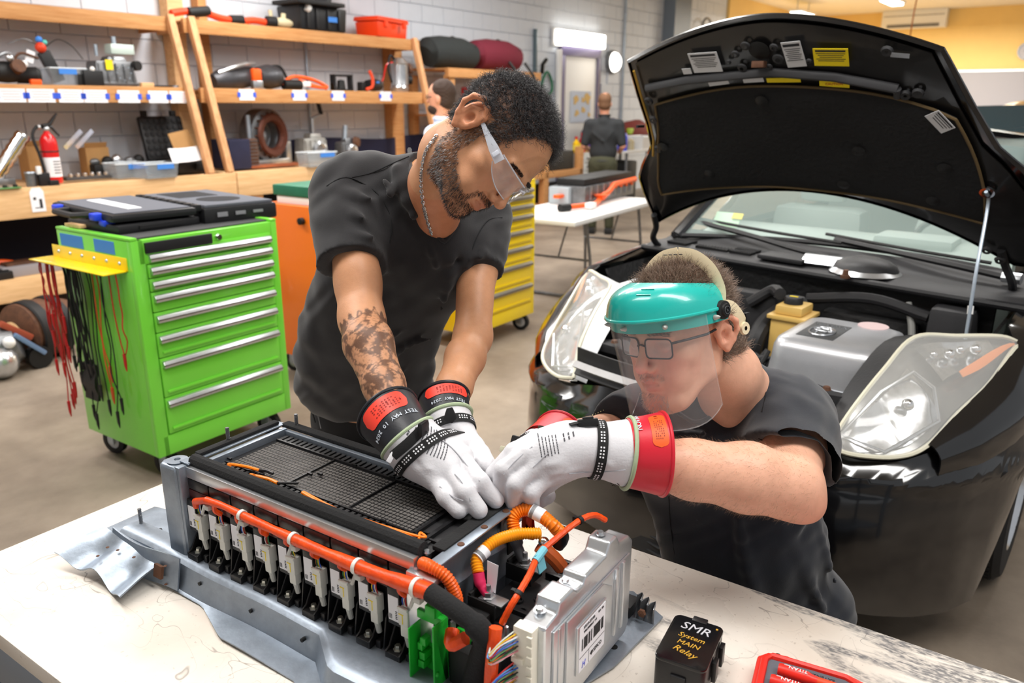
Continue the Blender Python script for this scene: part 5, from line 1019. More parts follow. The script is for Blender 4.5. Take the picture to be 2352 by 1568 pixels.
text('SMR', .026, 'lettering', SV, sm, (0, .032, .0625), IZ, shear=.15); text('System', .015, 'lettering', GO, sm, (.0, .008, .0625), IZ, shear=.2); text('MAIN', .0145, 'lettering', GO, sm, (0, -.010, .0625), IZ, shear=.15); text('Relay', .018, 'lettering', GO, sm, (0, -.029, .0625), Matrix.Rotation(R(-14), 3, 'Z'), shear=.2)
MB().cyl((.03, .047, .062), (.03, .047, .0628), .002, n=8).build('gold_dot', GO, sm)
a_ = TB.inv(Zp(1758, 1476, .775)); b_ = TB.inv(Zp(2091, 1562, .775)); dd = (b_-a_); an = math.atan2(dd.y, dd.x)
rc = thing('tool_case', 'open red tool case holding two insulated extension bars at the right of the bench', 'case', TB.w(a_.x, a_.y, .74), TB.a+an)
rcm = M('case red', (226, 44, 32), .38, bump=.08, bs=200)
MB().prism([(-.004, -.3), (-.004, -.02), (.01, -.004), (.04, .0), (.055, -.006), (.13, -.006), (.15, -.014), (.17, -.02), (.34, -.02), (.36, -.04), (.36, -.3)], .03, (0, 0, 0)).build('base', rcm, rc, bev=.005, seg=3)
rim = [(.008, -.3), (.008, -.03), (.018, -.016), (.125, -.02), (.142, -.032), (.145, -.3)]
MB().ring([(x, y, .032) for x, y in rim], .006, 8).build('rim', rcm, rc); MB().ring([(x, y, .032) for x, y in ((.17, -.3), (.17, -.045), (.185, -.035), (.34, -.035))], .007, 8).build('lid_rim', rcm, rc)
MB().b2((.012, -.3, .03), (.14, -.024, .0325)).build('foam', M('grey foam', None), rc)
MB().b2((.18, -.3, .03), (.34, -.05, .031)).build('lid_inner', M('case red dark', (150, 26, 26), .5), rc)
for p in ((.025, -.006), (.165, -.022)): MB().cyl((p[0], p[1], .03), (p[0], p[1], .0305), .004, n=12).build('pin_hole', dark_m, rc)
UD = Matrix.Rotation(R(180-4), 3, 'Z')
text('EXTENSION BAR 2', .0085, 'lettering', dark_m, rc, (.075, -.033, .0328), UD)
for k, (x, y) in enumerate(((.03, -.05), (.022, -.08))):
    t = thing('extension_bar', ['red insulated extension bar nearer the top edge of the red case, with a chrome tip', 'red insulated extension bar below the other in the red case'][k], 'tool', (0, 0, 0), rc.rotation_euler.z-R(4)); m_ = Matrix.Rotation(rc.rotation_euler.z, 3, 'Z'); t.location = rc.location + m_ @ V(x, y, .0385)
    MB().lathe((0, 0, 0), [(0, 0), (.0085, 0), (.0095, .003), (.0095, .042), (.0072, .05), (.007, .056)], 20, (1, 0, 0)).build('grip', rcm, t); MB().lathe((.056, 0, 0), [(.0068, 0), (.0065, .03), (.0072, .032), (0, .033)], 16, (1, 0, 0)).build('shaft', M('red orange', None), t)
    MB().box((.093, 0, 0), (.01, .006, .006)).build('square_drive', chrome_m, t, bev=.001)
    text('TITAN', .0095, 'lettering', paper_m, t, (.028, -.0, .0097), Matrix.Rotation(R(180), 3, 'Z'), ext=.0004); text('1000V', .0035, 'lettering', paper_m, t, (.012, .003, .0092), Matrix.Rotation(R(180), 3, 'Z'))
# ================================================================ BLACK CAR WITH RAISED BONNET
car = thing('car', 'black car with raised bonnet and hazy headlights behind the man in the face shield', 'car', CAR.w(0, 0, 0), CAR.a)
paint = M('black car paint', (10, 10, 12), .16, coat=1); trimb = M('black trim', (30, 30, 32), .5, bump=.15, bs=120); bay = M('bay black', (17, 17, 18), .55, bump=.4, bs=40); dusty = M('dusty black', (44, 44, 46), .6, var=.3, vs=9)
def lerpt(T, s):
    n = len(T)-1; k = min(n-1, int(s*n)); t = s*n-k; return [a+(b-a)*t for a, b in zip(T[k], T[k+1])]
# half plan of the nose: (x, y, z_top, z_bottom)
NOSE = [(0, -.10, .70, .17), (.16, -.095, .70, .17), (.3, -.07, .69, .17), (.42, -.03, .655, .17), (.53, .0, .64, .165), (.62, .05, .645, .16), (.7, .125, .68, .15), (.77, .22, .73, .145), (.825, .34, .78, .15), (.85, .42, .80, .3), (.865, .5, .82, .45), (.872, .58, .84, .56)]
def fascia(u, v):
    s = (u-.5)*2; x, y, zt, zb = lerpt(NOSE, min(.9999, abs(s))); sg = 1 if s > 0 else -1
    z = zb+(zt-zb)*v; bul = -.045*math.sin(PI*min(1, max(0, v))**.9); k = 1-min(1, max(0, (abs(s)-.55)/.35)); lip = .022*(math.exp(-((z-.60)/.02)**2)) * (1 if abs(s) > .3 else .4)
    nx, ny = (.35*abs(s), -1+abs(s)*.75); l = math.hypot(nx, ny); d = -bul+lip-.03*max(0, (v-.82)/.18)
    return (sg*(x+nx/l*d*.7), y+ny/l*d, z)
MB().grid(fascia, 72, 26, .006).build('front_bumper', paint, car)
# lower intake slats and upper grille bars
for k in range(5): MB().ring([(x, fascia(.5+x/1.9, .1)[1]-.012, .2+.028*k) for x in (-.42, -.25, 0, .25, .42)], .006, 6).build('intake_slat', trimb, car)
MB().grid(lambda u, v: (-.44+.88*u, fascia(.5+(-.44+.88*u)/1.9, .12)[1]-.004, .185+.15*v), 12, 3, .004).build('lower_intake', dusty, car)
MB().ring([(x, fascia(.5+x/1.9, .2)[1]-.012, .345) for x in (-.45, -.25, 0, .25, .45)], .006, 6).build('intake_chrome', silver_m, car)
for k, z in enumerate((.705, .735)): MB().grid(lambda u, v: (-.42+.84*u, -.085+.22*abs(u-.5)**2-.012*k+.02*v, z+.016*v), 16, 2, .008).build('grille_bar', silver_m if k else trimb, car)
MB().grid(lambda u, v: (-.43+.86*u, -.06+.25*abs(u-.5)**2, .69+.1*v), 14, 3, .006).build('grille_backing', dusty, car)
# side markers
for s in (-1, 1): MB().grid(lambda u, v: (s*(.835+.03*u), .33+.1*u, .47+.14*v), 4, 4, .008).build('side_marker', M('amber lens', (224, 76, 20), .2, coat=.6), car)
# headlights
IN = [(1905, 1015, 0), (1960, 930, .08), (2030, 840, .22), (2100, 765, .38), (2200, 757, .47), (2300, 757, .55), (2342, 775, .6)]
OUT = [(1905, 1015, 0), (1960, 1035, 0), (2060, 1040, .06), (2130, 1015, .12), (2200, 940, .25), (2270, 872, .4), (2320, 800, .53), (2342, 775, .6)]
def c3(px, py, y): return CAR.pix(px, py, y=y)
inn = [V(p.x, p.y, min(p.z, .93)) for p in (c3(*q) for q in IN)]; out_ = [c3(*q) for q in OUT]
def edge(P, t):
    D = [0]
    for a, b in zip(P, P[1:]): D.append(D[-1]+(b-a).length)
    s = t*D[-1]
    for i in range(len(P)-1):
        if D[i+1] >= s-1e-9: return P[i].lerp(P[i+1], min(1, (s-D[i])/(D[i+1]-D[i])))
    return P[-1]
si, so = spline(inn, 6), spline(out_, 6)
HN = V(.35, -.8, .5).normalized()
def hl(u, v, off=0, bul=.03, sg=1):
    p = edge(si, u).lerp(edge(so, u), v); p = p + HN*(bul*math.sin(PI*v)*math.sin(PI*min(1, u*1.02))+off); return V(sg*p.x, p.y, p.z)
lens_m = M('hazy lens', (244, 244, 240), .1, trans=.0, alpha=.2, coat=1)
chl = M('reflector chrome', (210, 212, 214), .16, 1, var=.35, vs=26); hb = M('lamp bowl', (150, 150, 148), .25, .8, var=.5, vs=16)
for sg in (1, -1):
    h = thing('headlight', None, None); h.parent = car
    MB().grid(lambda u, v: hl(.02+.96*u, .03+.94*v, -.035, .0, sg), 30, 14, .004).build('lamp_housing', hb, h)
    MB().ring([V(sg*p.x, p.y, p.z) for p in si] + [V(sg*p.x, p.y, p.z) for p in so[::-1]], .007, 6).build('lens_rim', M('hazy rim', (226, 222, 200), .3), h)
    MB().grid(lambda u, v: hl(u, v, .004, .03, sg), 34, 14, .002).build('lens', lens_m, h)
    MB().grid(lambda u, v: hl(.07+.4*u, .22+.66*v, -.03-.02*math.sin(PI*u)*math.sin(PI*v)+.002*((int(u*24)) % 2), .03, sg), 26, 10).build('low_beam_reflector', chl, h)
    MB().ring([hl(.07, .22, -.012, .03, sg), hl(.3, .16, -.008, .03, sg), hl(.47, .3, -.006, .03, sg), hl(.5, .6, -.006, .03, sg), hl(.44, .9, -.008, .03, sg), hl(.2, .9, -.012, .03, sg)], .005, 6, closed=True).build('reflector_rim', silver_m, h)
    MB().sph(hl(.36, .5, -.012, .03, sg), .018).build('low_beam_bulb', chrome_m, h)
    MB().grid(lambda u, v: hl(.56+.3*u, .12+.5*v, -.02-.02*math.sin(PI*u)*math.sin(PI*v), .03, sg), 12, 8).build('high_beam_reflector', chl, h)
    for k in range(4): MB().sph(hl(.6+.06*k, .3+.05*(k % 2), -.012, .03, sg), .012+.004*(k % 2), 10, 6).build('lamp_facet', chrome_m, h)
    MB().grid(lambda u, v: hl(.64+.33*u, .62-.18*u+(.36-.1*u)*v*(.25+.75*u), -.006, .03, sg), 8, 5, .003).build('turn_signal', M('amber glow lens', (246, 140, 20), .2, coat=.7), h)
    MB().grid(lambda u, v: V(sg*1, 1, 1)*edge(si, u).lerp(edge(so, u), 0)*0 + V(sg*(edge(si, u).x-.075*v*math.sin(PI*(.15+.8*u))), edge(si, u).y+.03*v, edge(si, u).z-.02*v), 20, 3, .003).build('housing_flange', M('lit flange and filler white', (236, 238, 240), .35) if sg < 0 else trimb, h)  # left flange coloured white for the light falling on it, right one stays black
# fenders and sides
def xout(y):
    for a, b in zip(NOSE, NOSE[1:]):
        if a[1] <= y <= b[1]: return a[0]+(b[0]-a[0])*(y-a[1])/(b[1]-a[1])
    return .875
def fender(sg):
    def fn(u, v):
        y = .12+2.5*u; zt = min(.93+.02*math.sin(u*3), .8+.35*u); xin = .66+.12*min(1, u*4); 
        if y < .6: e = min(out_, key=lambda p: abs(p.y-y)); t = edge(out_, min(1, .35+.65*(y-.12)/.48)); xin, zt = t.x, t.z
        else: xin, zt = .75, .945+.04*min(1, (y-.6)/.5)
        c0 = abs(y-.86); zb = max(.17, math.sqrt(max(0, .37**2-c0**2))+.31) if c0 < .37 else .17
        if y < .5: zb = max(zb, .58)
        zb = min(zb, zt-.05); w = v; z = zt-(zt-zb)*w**1.15; x = xin+(max(xin, xout(y))-xin)*min(1, (w*3.2))**.55 + .012*math.sin(PI*w) - .02*max(0, w-.7)
        return (sg*x, y, z)
    MB().grid(fn, 50, 16, .006).build('fender', paint, car)
    MB().grid(lambda u, v: (sg*(.8-.25*v), .86+.385*math.cos(PI*u), .31+.385*math.sin(PI*u)), 18, 3, .006).build('wheel_arch_liner', bay, car)
fender(1); fender(-1)
def wheelc(x, y, sg):
    w = thing('wheel', None, None); w.parent = car
    MB().lathe((x, y, .31), [(.2, -.1), (.24, -.105), (.29, -.1), (.31, -.08), (.31, .08), (.29, .1), (.24, .105), (.2, .1), (.19, 0), (.2, -.1)], 40, (sg, 0, 0)).build('tyre', rubber_m, w)
    tr_ = MB()
    for k in range(60):
        a = 2*PI*k/60
        for dx in (-.055, .055): tr_.box((x+dx, y+.312*math.cos(a), .31+.312*math.sin(a)), (.035, .02, .006), rot=(a-PI/2, 0, 0))
    tr_.build('tread', rubber_m, w)['kind'] = 'stuff'
    MB().lathe((x, y, .31), [(0, .05), (.06, .06), (.08, .04), (.17, .05), (.2, .1), (.205, .1), (.2, .0), (0, 0)], 30, (sg, 0, 0)).build('rim', silver_m, w)
wheelc(.76, .86, 1); wheelc(-.76, .86, -1); wheelc(.76, 3.5, 1); wheelc(-.76, 3.5, -1)
# engine bay tub
MB().b2((-.66, .1, .3), (.66, .95, .46)).build('bay_floor', bay, car)
for s in (-1, 1): MB().grid(lambda u, v: (s*(.72-.16*v), .62+.48*u, .93-.35*v), 10, 4, .01).build('inner_wing', bay, car)
MB().grid(lambda u, v: (-.68+1.36*u, .93-.12*(u-.5), .45+.52*v), 12, 4, .02).build('bulkhead', bay, car)
MB().grid(lambda u, v: (-.52+1.04*u, .09+.3*(u-.5)**2+.07*v, .775-.012*math.sin(u*30)*v), 30, 3, .03).build('slam_panel', dusty, car)
for x in (-.36, -.2, .0, .2, .38): MB().lathe((x, .13, .79), [(0, .01), (.01, .01), (.014, 0)], 8).build('panel_bolt', brown_m, car)
MB().box((-.555, .3, .80), (.03, .1, .004), rot=(0, 0, R(8))).build('yellow_label', yel2_m, car); MB().box((.25, .31, .725), (.08, .05, .004)).build('yellow_label', yel2_m, car)
# inverter
iv = thing('inverter', None, None); iv.parent = car
ivm = M('inverter aluminium', (206, 208, 212), .34, .55, var=.1, vs=6, bump=.1, bs=200)
IP = rrect(.345, .40, .06, 5)
MB().prism([(x*1.12, y*1.1) for x, y in IP], .02, (.3, .49, .72)).build('flange', silver_m, iv, bev=.004)
L0 = MB(); rings = [(1.04, .74), (1.0, .80), (.98, .84), (.93, .862), (.8, .872)]; vs = []; n_ = len(IP)
for s_, z in rings: vs += [(.3+x*s_, .49+y*s_, z) for x, y in IP]
fs = [(i*n_+k, i*n_+(k+1) % n_, (i+1)*n_+(k+1) % n_, (i+1)*n_+k) for i in range(4) for k in range(n_)] + [tuple(4*n_+k for k in range(n_))]
L0.add(vs, fs).build('cover', ivm, iv, ang=60)
MB().box((.25, .47, .8725), (.12, .2, .003)).build('emblem_plate', M('plate grey', (96, 98, 100), .5, .5, var=.3, vs=60), iv, bev=.001)
MB().ring([(.25+.04*math.cos(a*PI/12), .45+.055*math.sin(a*PI/12), .876) for a in range(24)], .003, 6, closed=True).ring([(.25+.016*math.cos(a*PI/8), .45+.053*math.sin(a*PI/8), .876) for a in range(16)], .0025, 6, closed=True).ring([(.25+.032*math.cos(a*PI/8), .468+.016*math.sin(a*PI/8), .876) for a in range(16)], .0025, 6, closed=True).build('emblem', silver_m, iv)
text('TOYOTA', .026, 'lettering', silver_m, iv, (.25, .538, .875), Matrix.Identity(3), ext=.001)
MB().lathe((.36, .64, .872), [(0, .002), (.05, .002), (.05, 0)], 20).build('oval_label', M('pink label', (222, 196, 196), .6), iv)
for x, y in ((.11, .3), (.2, .27), (.33, .26), (.45, .28), (.49, .4), (.5, .6)): MB().lathe((x, y, .738), [(0, .01), (.01, .01), (.012, 0)], 8).build('flange_bolt', brown_m, iv)
MB().grid(lambda u, v: (.12+.36*u, .25+.012*math.sin(u*22), .72-.12*v), 20, 3, .01).build('gasket_wall', dusty, iv)
# reservoir
rs = thing('coolant_tank', None, None); rs.parent = car; am = M('aged plastic', (222, 184, 104), .45, sss=.0)
MB().b2((.02, .58, .7), (.14, .72, .86)).build('tank', am, rs, bev=.015); MB().b2((.01, .57, .855), (.15, .73, .87)).build('seam', am, rs, bev=.004); MB().b2((.03, .59, .87), (.13, .71, .905)).build('neck', am, rs, bev=.01); MB().lathe((.075, .65, .9), [(0, .03), (.03, .03), (.034, .024), (.034, 0)], 18).build('cap', trimb, rs); MB().box((.075, .65, .931), (.03, .012, .001)).build('cap_label', yel2_m, rs)
# hoses, wiring and lumps of the bay
def bh(name, pts, r, mat=bay, n=10, k=6): return MB().ring(spline(pts, k), r, n).build(name, mat, car)
bh('hose', [(-.12, .72, .86), (-.04, .74, .92), (.02, .66, .93)], .022, dusty); bh('hose', [(-.03, .55, .6), (-.02, .56, .76), (.0, .66, .84), (.08, .76, .88)], .034, trimb); bh('hose', [(.08, .78, .9), (.3, .8, .93), (.5, .78, .9)], .02, trimb)
bh('coolant_hose', [(.42, .82, .93), (.45, .78, .86), (.47, .74, .78)], .012, M('hose grey', (128, 128, 124), .5)); bh('orange_lead', [(.5, .72, .78), (.53, .68, .79), (.56, .66, .76)], .014, orange_m)
rg = random.Random(21)
for k in range(26):
    x, y = rg.uniform(-.45, .1), rg.uniform(.25, .8); bh('wiring', [(x, y, .6), (x+rg.uniform(-.1, .1), y+rg.uniform(-.06, .1), .72+rg.uniform(0, .07)), (x+rg.uniform(-.16, .16), y+rg.uniform(-.1, .1), .7), (x+rg.uniform(-.2, .2), y+rg.uniform(-.1, .1), .62)], rg.uniform(.006, .014), [bay, dusty, trimb, grey_m][k % 4] if k % 9 else brown_m, 8, 4)
for k, (x, y, z, w_2, d2, h2) in enumerate(((-.3, .6, .5, .3, .3, .28), (-.1, .35, .46, .22, .2, .2), (-.5, .5, .5, .2, .3, .3), (.2, .2, .46, .4, .12, .2), (.56, .5, .5, .12, .3, .34), (-.15, .78, .5, .3, .1, .4), (.3, .85, .5, .4, .1, .36), (.57, .82, .5, .16, .16, .44))):
    MB().box((x, y, z+h2/2), (w_2, d2, h2), tap=.85).build('bay_component', [bay, dusty][k % 2], car, bev=.02)
for k in range(22): x, y = rg.uniform(-.5, .62), rg.uniform(.2, .85); MB().sph((x, y, rg.uniform(.68, .76)), rg.uniform(.012, .03), 8, 5).build('fitting', [brown_m, dusty, silver_m, bay][k % 4], car)
MB().b2((-.62, .42, .78), (-.5, .7, .9)).build('washer_filler', M('lit flange and filler white', None), car, bev=.03)
# cowl, vents, wipers
def cy(x, t): return .9-.13*x+t
MB().grid(lambda u, v: (-.76+1.54*u, cy(-.76+1.54*u, .34*v), .965+.05*v+.012*math.sin(v*7)), 40, 8, .012).build('cowl_panel', dusty, car)
MB().ring([(x, cy(x, -.005), .972) for x in (-.76, -.4, 0, .4, .78)], .014, 8).build('cowl_seal', trimb, car)
for cx in (-.62, -.44, -.3):
    for r_ in range(2 if cx != -.44 else 1):
        fr_ = MB().box((cx, cy(cx, .1+.06*r_), .993), (.1 if cx != -.44 else .16, .045, .01), rot=(0, 0, -.13)).build('vent', M('vent dark', (14, 14, 15), .7), car)
        sl_ = MB()
        for k in range(11): sl_.box((cx-.05+.01*k if cx != -.44 else cx-.075+.015*k, cy(cx, .1+.06*r_), .999), (.003, .043, .004))
        sl_.build('vent_slats', dusty, fr_)['kind'] = 'stuff'
MB().box((-.1, cy(-.1, .1), 1.0), (.2, .12, .02), rot=(0, 0, -.13)).build('cowl_hatch', dusty, car, bev=.008)
MB().sph((.22, .98, 1.0), (.12, .1, .05), 20, 8).build('wiper_motor_cover', trimb, car); MB().lathe((.22, .98, .985), [(.11, 0), (.13, .005), (.11, .02)], 24).build('cover_ring', silver_m, car); MB().lathe((.19, .84, .985), [(0, .03), (.01, .03), (.012, .012), (.018, .01), (.018, 0)], 8).build('rusty_nut', brown_m, car)
MB().grid(lambda u, v: (-.02+.2*u, .96+.1*v, 1.0+.03*math.sin(PI*v)), 8, 5, .01).build('air_duct', silver_m, car)
bh('wiper_arm', [(-.66, 1.33, 1.06), (-.35, 1.22, 1.04), (-.1, 1.12, 1.02), (.05, 1.08, 1.01)], .012, trimb, 6); bh('wiper_blade', [(-.7, 1.38, 1.07), (-.3, 1.27, 1.06), (.05, 1.22, 1.05)], .007, dark_m, 6)
bh('wiper_arm', [(.0, 1.3, 1.05), (.3, 1.18, 1.04), (.52, 1.1, 1.03), (.66, 1.06, 1.02)], .013, trimb, 6); bh('wiper_blade', [(-.06, 1.36, 1.06), (.3, 1.25, 1.05), (.6, 1.2, 1.04)], .007, dark_m, 6); bh('wiper_pivot', [(.66, 1.06, 1.02), (.72, 1.05, 1.02)], .02, silver_m, 8)
# windscreen, cabin
def ws(u, v, off=0): x = (-.70+1.40*u)*(1-.17*v); c_ = 1-(2*u-1)**2; return V(x, 1.2+.14*c_+.78*v, 1.01+.46*v+.045*c_*v+.015*c_+off)
MB().grid(lambda u, v: ws(u, v), 20, 10, .004).build('windscreen', M('windscreen glass', (206, 228, 222), .04, alpha=.14, coat=1), car)
MB().ring([ws(k/12, 0, -.004) for k in range(13)], .012, 6).build('windscreen_seal', trimb, car)
gi = M('grey green trim', (150, 162, 156), .7); MB().grid(lambda u, v: (-.68+1.36*u, 1.3+.45*v+.1*math.sin(PI*u)*(1-v), .97+.06*math.sin(PI*v*.6)), 16, 6, .02).build('dashboard', gi, car)
MB().box((.25, 1.62, 1.03), (.32, .2, .05)).build('instrument_binnacle', gi, car, bev=.02); MB().ring([(.36+.17*math.cos(a*PI/10), 1.78+.06*math.sin(a*PI/10), .98+.15*math.sin(a*PI/10)) for a in range(20)], .014, 8, closed=True).build('steering_wheel', trimb, car)
MB().box((-.55, 1.42, 1.07), (.12, .004, .07), rot=(R(-40), 0, 0)).box((-.55, 1.42, 1.07), (.13, .003, .08), rot=(R(-40), 0, 0)).build('permit_sticker', M('sticker', (190, 224, 190), .6), car); MB().box((-.5, 1.425, 1.09), (.05, .006, .03), rot=(R(-40), 0, 0)).build('sticker_corner', yel2_m, car)
for x in (-.36, .36): MB().b2((x-.24, 2.1, .5), (x+.24, 2.3, 1.08)).build('seat_back', gi, car, bev=.06); MB().b2((x-.12, 2.16, 1.1), (x+.12, 2.26, 1.27)).build('headrest', gi, car, bev=.04)
MB().b2((-.6, 3.0, .5), (.6, 3.2, 1.05)).build('rear_seat', gi, car, bev=.06); MB().b2((-.7, 1.3, .25), (.7, 3.6, .4)).build('cabin_floor', bay, car)
MB().grid(lambda u, v: (-.59+1.18*u, 1.98+1.6*v, 1.47+.05*math.sin(PI*u)-.12*v*v), 14, 8, .02).build('roof', paint, car)
for s in (-1, 1):
    bh('roof_pillar', [(s*.7, 1.2, 1.0), (s*.64, 1.6, 1.25), (s*.585, 1.98, 1.46), (s*.58, 2.8, 1.45), (s*.6, 3.6, 1.34), (s*.68, 4.0, .95)], .03, paint, 8)
    MB().grid(lambda u, v: (s*(.875-.015*v), 2.6+1.6*u, .93-.75*v if not (3.13 < 2.6+1.6*u < 3.87) else .93-(.93-.66)*v), 24, 6, .01).build('rear_side', paint, car)
    MB().grid(lambda u, v: (s*(.72-.1*v), 1.5+2.2*u*(1-.1*v), .96+.4*v*math.sin(PI*(.12+.76*u))), 12, 4, .004).build('side_glass', M('side glass', (60, 80, 80), .05, alpha=.6, coat=1), car)
MB().grid(lambda u, v: (-.86+1.72*u, 4.2+.05*math.sin(PI*u), .25+.7*v), 10, 5, .01).build('rear_end', paint, car)
# ---------------------------------------------------------------- the raised bonnet
hd = thing('bonnet', None, None); hd.parent = car
vd = V(0, -.684, .7295); nd = V(0, -.7295, -.684)      # up along the bonnet; towards the front underside
HW = [(0, .70), (.12, .685), (.32, .68), (.42, .67), (.5, .625), (.587, .56), (.704, .54), (.85, .53), (1.0, .515), (1.15, .42)]
HWR = [(0, .76), (.12, .79), (.3, .82), (.45, .79), (.577, .715), (.655, .644), (.81, .578), (1.0, .505), (1.15, .42)]
def hw(v, r=False):
    HW = HWR if r else globals()['HW']
    for (a, x), (b, y) in zip(HW, HW[1:]):
        if v <= b: return x+(y-x)*(v-a)/(b-a)
    return HW[-1][1]
def HP(x, v, d=0):
    c_ = 1-min(1, (x/.7)**2); p = V(x, 1.05, 1.0) + vd*v + nd*(d-.05*c_-.05*max(0, v-.7)**2*6*0); return p
def vmax(x): return 1.135-.13*(abs(x)/.505)**1.7
def vmin(x): return .35-.24*min(1, abs(x)/.69)**2
def hood(u, v, d=0):
    xn = 2*u-1; x = xn*.69
    for _ in range(5): lo = vmin(x); hi = vmax(min(.53, abs(x))); vv = lo+(hi-lo)*v; x = xn*hw(vv, xn > 0)
    return HP(x, vv, d)
under = M('bonnet underside', (22, 21, 21), .38, coat=.35, bump=.08, bs=30)
MB().grid(lambda u, v: hood(u, v), 44, 30, .006).build('outer_skin', paint, hd)
def ringo(k0, k1, d0, d1):
    def pt(a, s):
        # a around the outline, s inward scale
        t = (a*4) % 4
        if t < 1: u, v = t, 0
        elif t < 2: u, v = 1, t-1
        elif t < 3: u, v = 3-t, 1
        else: u, v = 0, 4-t
        return (.5+(u-.5)*s, .5+(v-.5)*s)
    return lambda a, w: hood(*pt(a, k0+(k1-k0)*w), d0+(d1-d0)*w)
MB().grid(ringo(1.0, .984, .001, .01), 160, 2, .002).build('rolled_edge', paint, hd)
MB().grid(lambda u, v: hood(.035+.93*u, .03+.94*v, .010+.012*math.sin(PI*.5*min(1, 8*min(u, 1-u, v, 1-v)))), 40, 30, .004).build('inner_frame', under, hd)
def padv(x): a = abs(x)/.62; return .40-.07*a*a, .885-.13*min(1, a)**2.2-(.22*max(0, a-.75)*4)**2
def pad(u, v, d=.0):
    xn = 2*u-1; vv = .6; x = xn*.6
    for _ in range(4):
        lo, hi = padv(x); vv = lo+(hi-lo)*v; w_ = .62-.13*max(0, (vv-.45)/.45)**1.6 if xn > 0 else .58-.10*min(1, max(0, (vv-.4)/.3))-.04*max(0, vv-.7)/.2; x = xn*w_*(1 if abs(xn) < .97 else .99)
    e = min(u, 1-u, v, 1-v)*14; st = .006*math.exp(-((x-.22)**2/.012+(vv-.62)**2/.004)) ; return HP(x, vv, .03+.008*min(1, e)-st+d+.003*math.sin(x*14)*math.sin(vv*17))
MB().grid(pad, 44, 24, .006).build('insulation_pad', M('felt black', (27, 27, 28), .93, bump=.5, bs=60), hd)
MB().ring([pad(k/20, 0, .002) for k in range(21)]+[pad(1, k/10, .002) for k in range(11)]+[pad(1-k/20, 1, .002) for k in range(21)]+[pad(0, 1-k/10, .002) for k in range(11)], .0045, 6, closed=True).build('pad_edge', M('pad edge brown', (92, 74, 44), .7), hd)
for x, v in ((-.33, .47), (.17, .45), (.46, .42), (.24, .62), (-.05, .83), (.5, .58), (-.48, .62)): MB().lathe(pad(.5, .5)*0 + HP(x, v, .042), [(0, .006), (.008, .006), (.016, .002), (.022, 0)], 14, nd).build('pad_clip', dark_m, hd)
MB().ring([HP(-.46, .9, .032), HP(-.3, .925, .036), HP(0, .945, .036), (HP(.2, .925, .036)), HP(.38, .885, .034)], .014, 8, flat=.7).build('cross_bead', M('bead grey', (58, 58, 60), .6), hd)
MB().ring([HP(.38, .885, .034), HP(.375, .85, .03)], .011, 8).build('bead_end', MATS['bead grey'], hd)
def lab(xa, xb, va, vb, m, name='label', rot=0, lines=0, d=.036, bar=None):
    cx, cv = (xa+xb)/2, (va+vb)/2; c_ = HP(cx, cv, d); ex, ey = V(1, 0, 0), vd; r_ = R(rot); X = ex*math.cos(r_)+ey*math.sin(r_); Y = ey*math.cos(r_)-ex*math.sin(r_); Mx = Matrix((X, Y, X.cross(Y))).transposed()
    o = MB().box(c_, (abs(xb-xa), abs(vb-va), .0015), rot=Mx).build(name, m, hd)
    if lines or bar:
        l = MB()
        for k in range(lines): l.box(c_+Y*((vb-va)*(.22-.52*k/lines))+Mx.col[2]*.001, ((xb-xa)*(.84-.1*(k % 3)), .0022, .0006), rot=Mx)
        l.box(c_+Y*((vb-va)*.37)+Mx.col[2]*.0012, ((xb-xa)*.86, (vb-va)*.1, .0006), rot=Mx); l.build('label_print', ink_m, hd)['kind'] = 'stuff'
    return o, c_, X, Y
wl_ = M('label white', (214, 214, 216), .5)
lab(-.262, -.158, .955, 1.035, wl_, rot=2, lines=6); lab(-.30, -.268, .952, .975, wl_, rot=3); lab(.058, .118, .965, 1.06, wl_, rot=4, lines=7); lab(.148, .25, .968, 1.032, yel2_m, rot=-3, lines=5)
lab(-.225, -.15, .895, .912, wl_, rot=8, d=.032); lab(-.1, -.03, .902, .918, wl_, rot=3, d=.032); lab(-.02, .09, .9, .918, yel2_m, rot=0, d=.032); lab(.15, .24, .885, .91, yel2_m, rot=-6, d=.034); lab(.455, .535, .755, .80, wl_, rot=-58, lines=3, d=.045)
text('CAUTION', .012, 'lettering', M('label red', (190, 40, 30), .6), hd, HP(.195, .898, .0368), Matrix((V(1, 0, 0), vd, V(1, 0, 0).cross(vd))).transposed())
# latch area at the nose
MB().lathe(HP(-.02, 1.03, .034), [(0, .001), (.032, .001), (.034, 0)], 16, nd).build('latch_hole', M('vent dark', None), hd); MB().box(HP(-.025, .985, .045), (.04, .03, .02)).build('latch_striker', brown_m, hd, bev=.003)
for x, v, r_ in ((-.1, 1.02, .012), (.035, .995, .016), (-.09, .965, .014), (.0, .965, .01), (.03, 1.04, .012), (-.13, .99, .008), (.13, .985, .008), (-.06, 1.05, .014)): MB().lathe(HP(x, v, .034), [(r_*.5, .006), (r_, .004), (r_*1.2, 0)], 12, nd).build('pressing', dusty, hd)
for x, v in ((.435, .87), (.4, .86), (-.47, .84), (-.51, .6), (.36, 1.02), (.62, .2), (.66, .16), (-.48, .75)): MB().lathe(HP(x, v, .03), [(.005, .006), (.014, .008), (.018, 0)], 12, nd).build('grommet', dusty, hd)
lab(.37, .42, 1.0, 1.015, silver_m, 'chrome_clip', rot=-8, d=.034); MB().box(HP(-.545, .72, .03), (.008, .05, .01)).build('slot', dusty, hd)
MB().ring([hood(.03, v, .024) for v in (.95, .85, .75, .65, .55, .45)], .0045, 6).build('side_tape', M('ochre line', (176, 134, 40), .5), hd)
for s in (-1, 1): bh('bonnet_hinge', [(s*.7, 1.06, .96), (s*.7, .98, 1.02), HP(s*.675, .12, .02), HP(s*.66, .2, .02)], .014, trimb, 8)
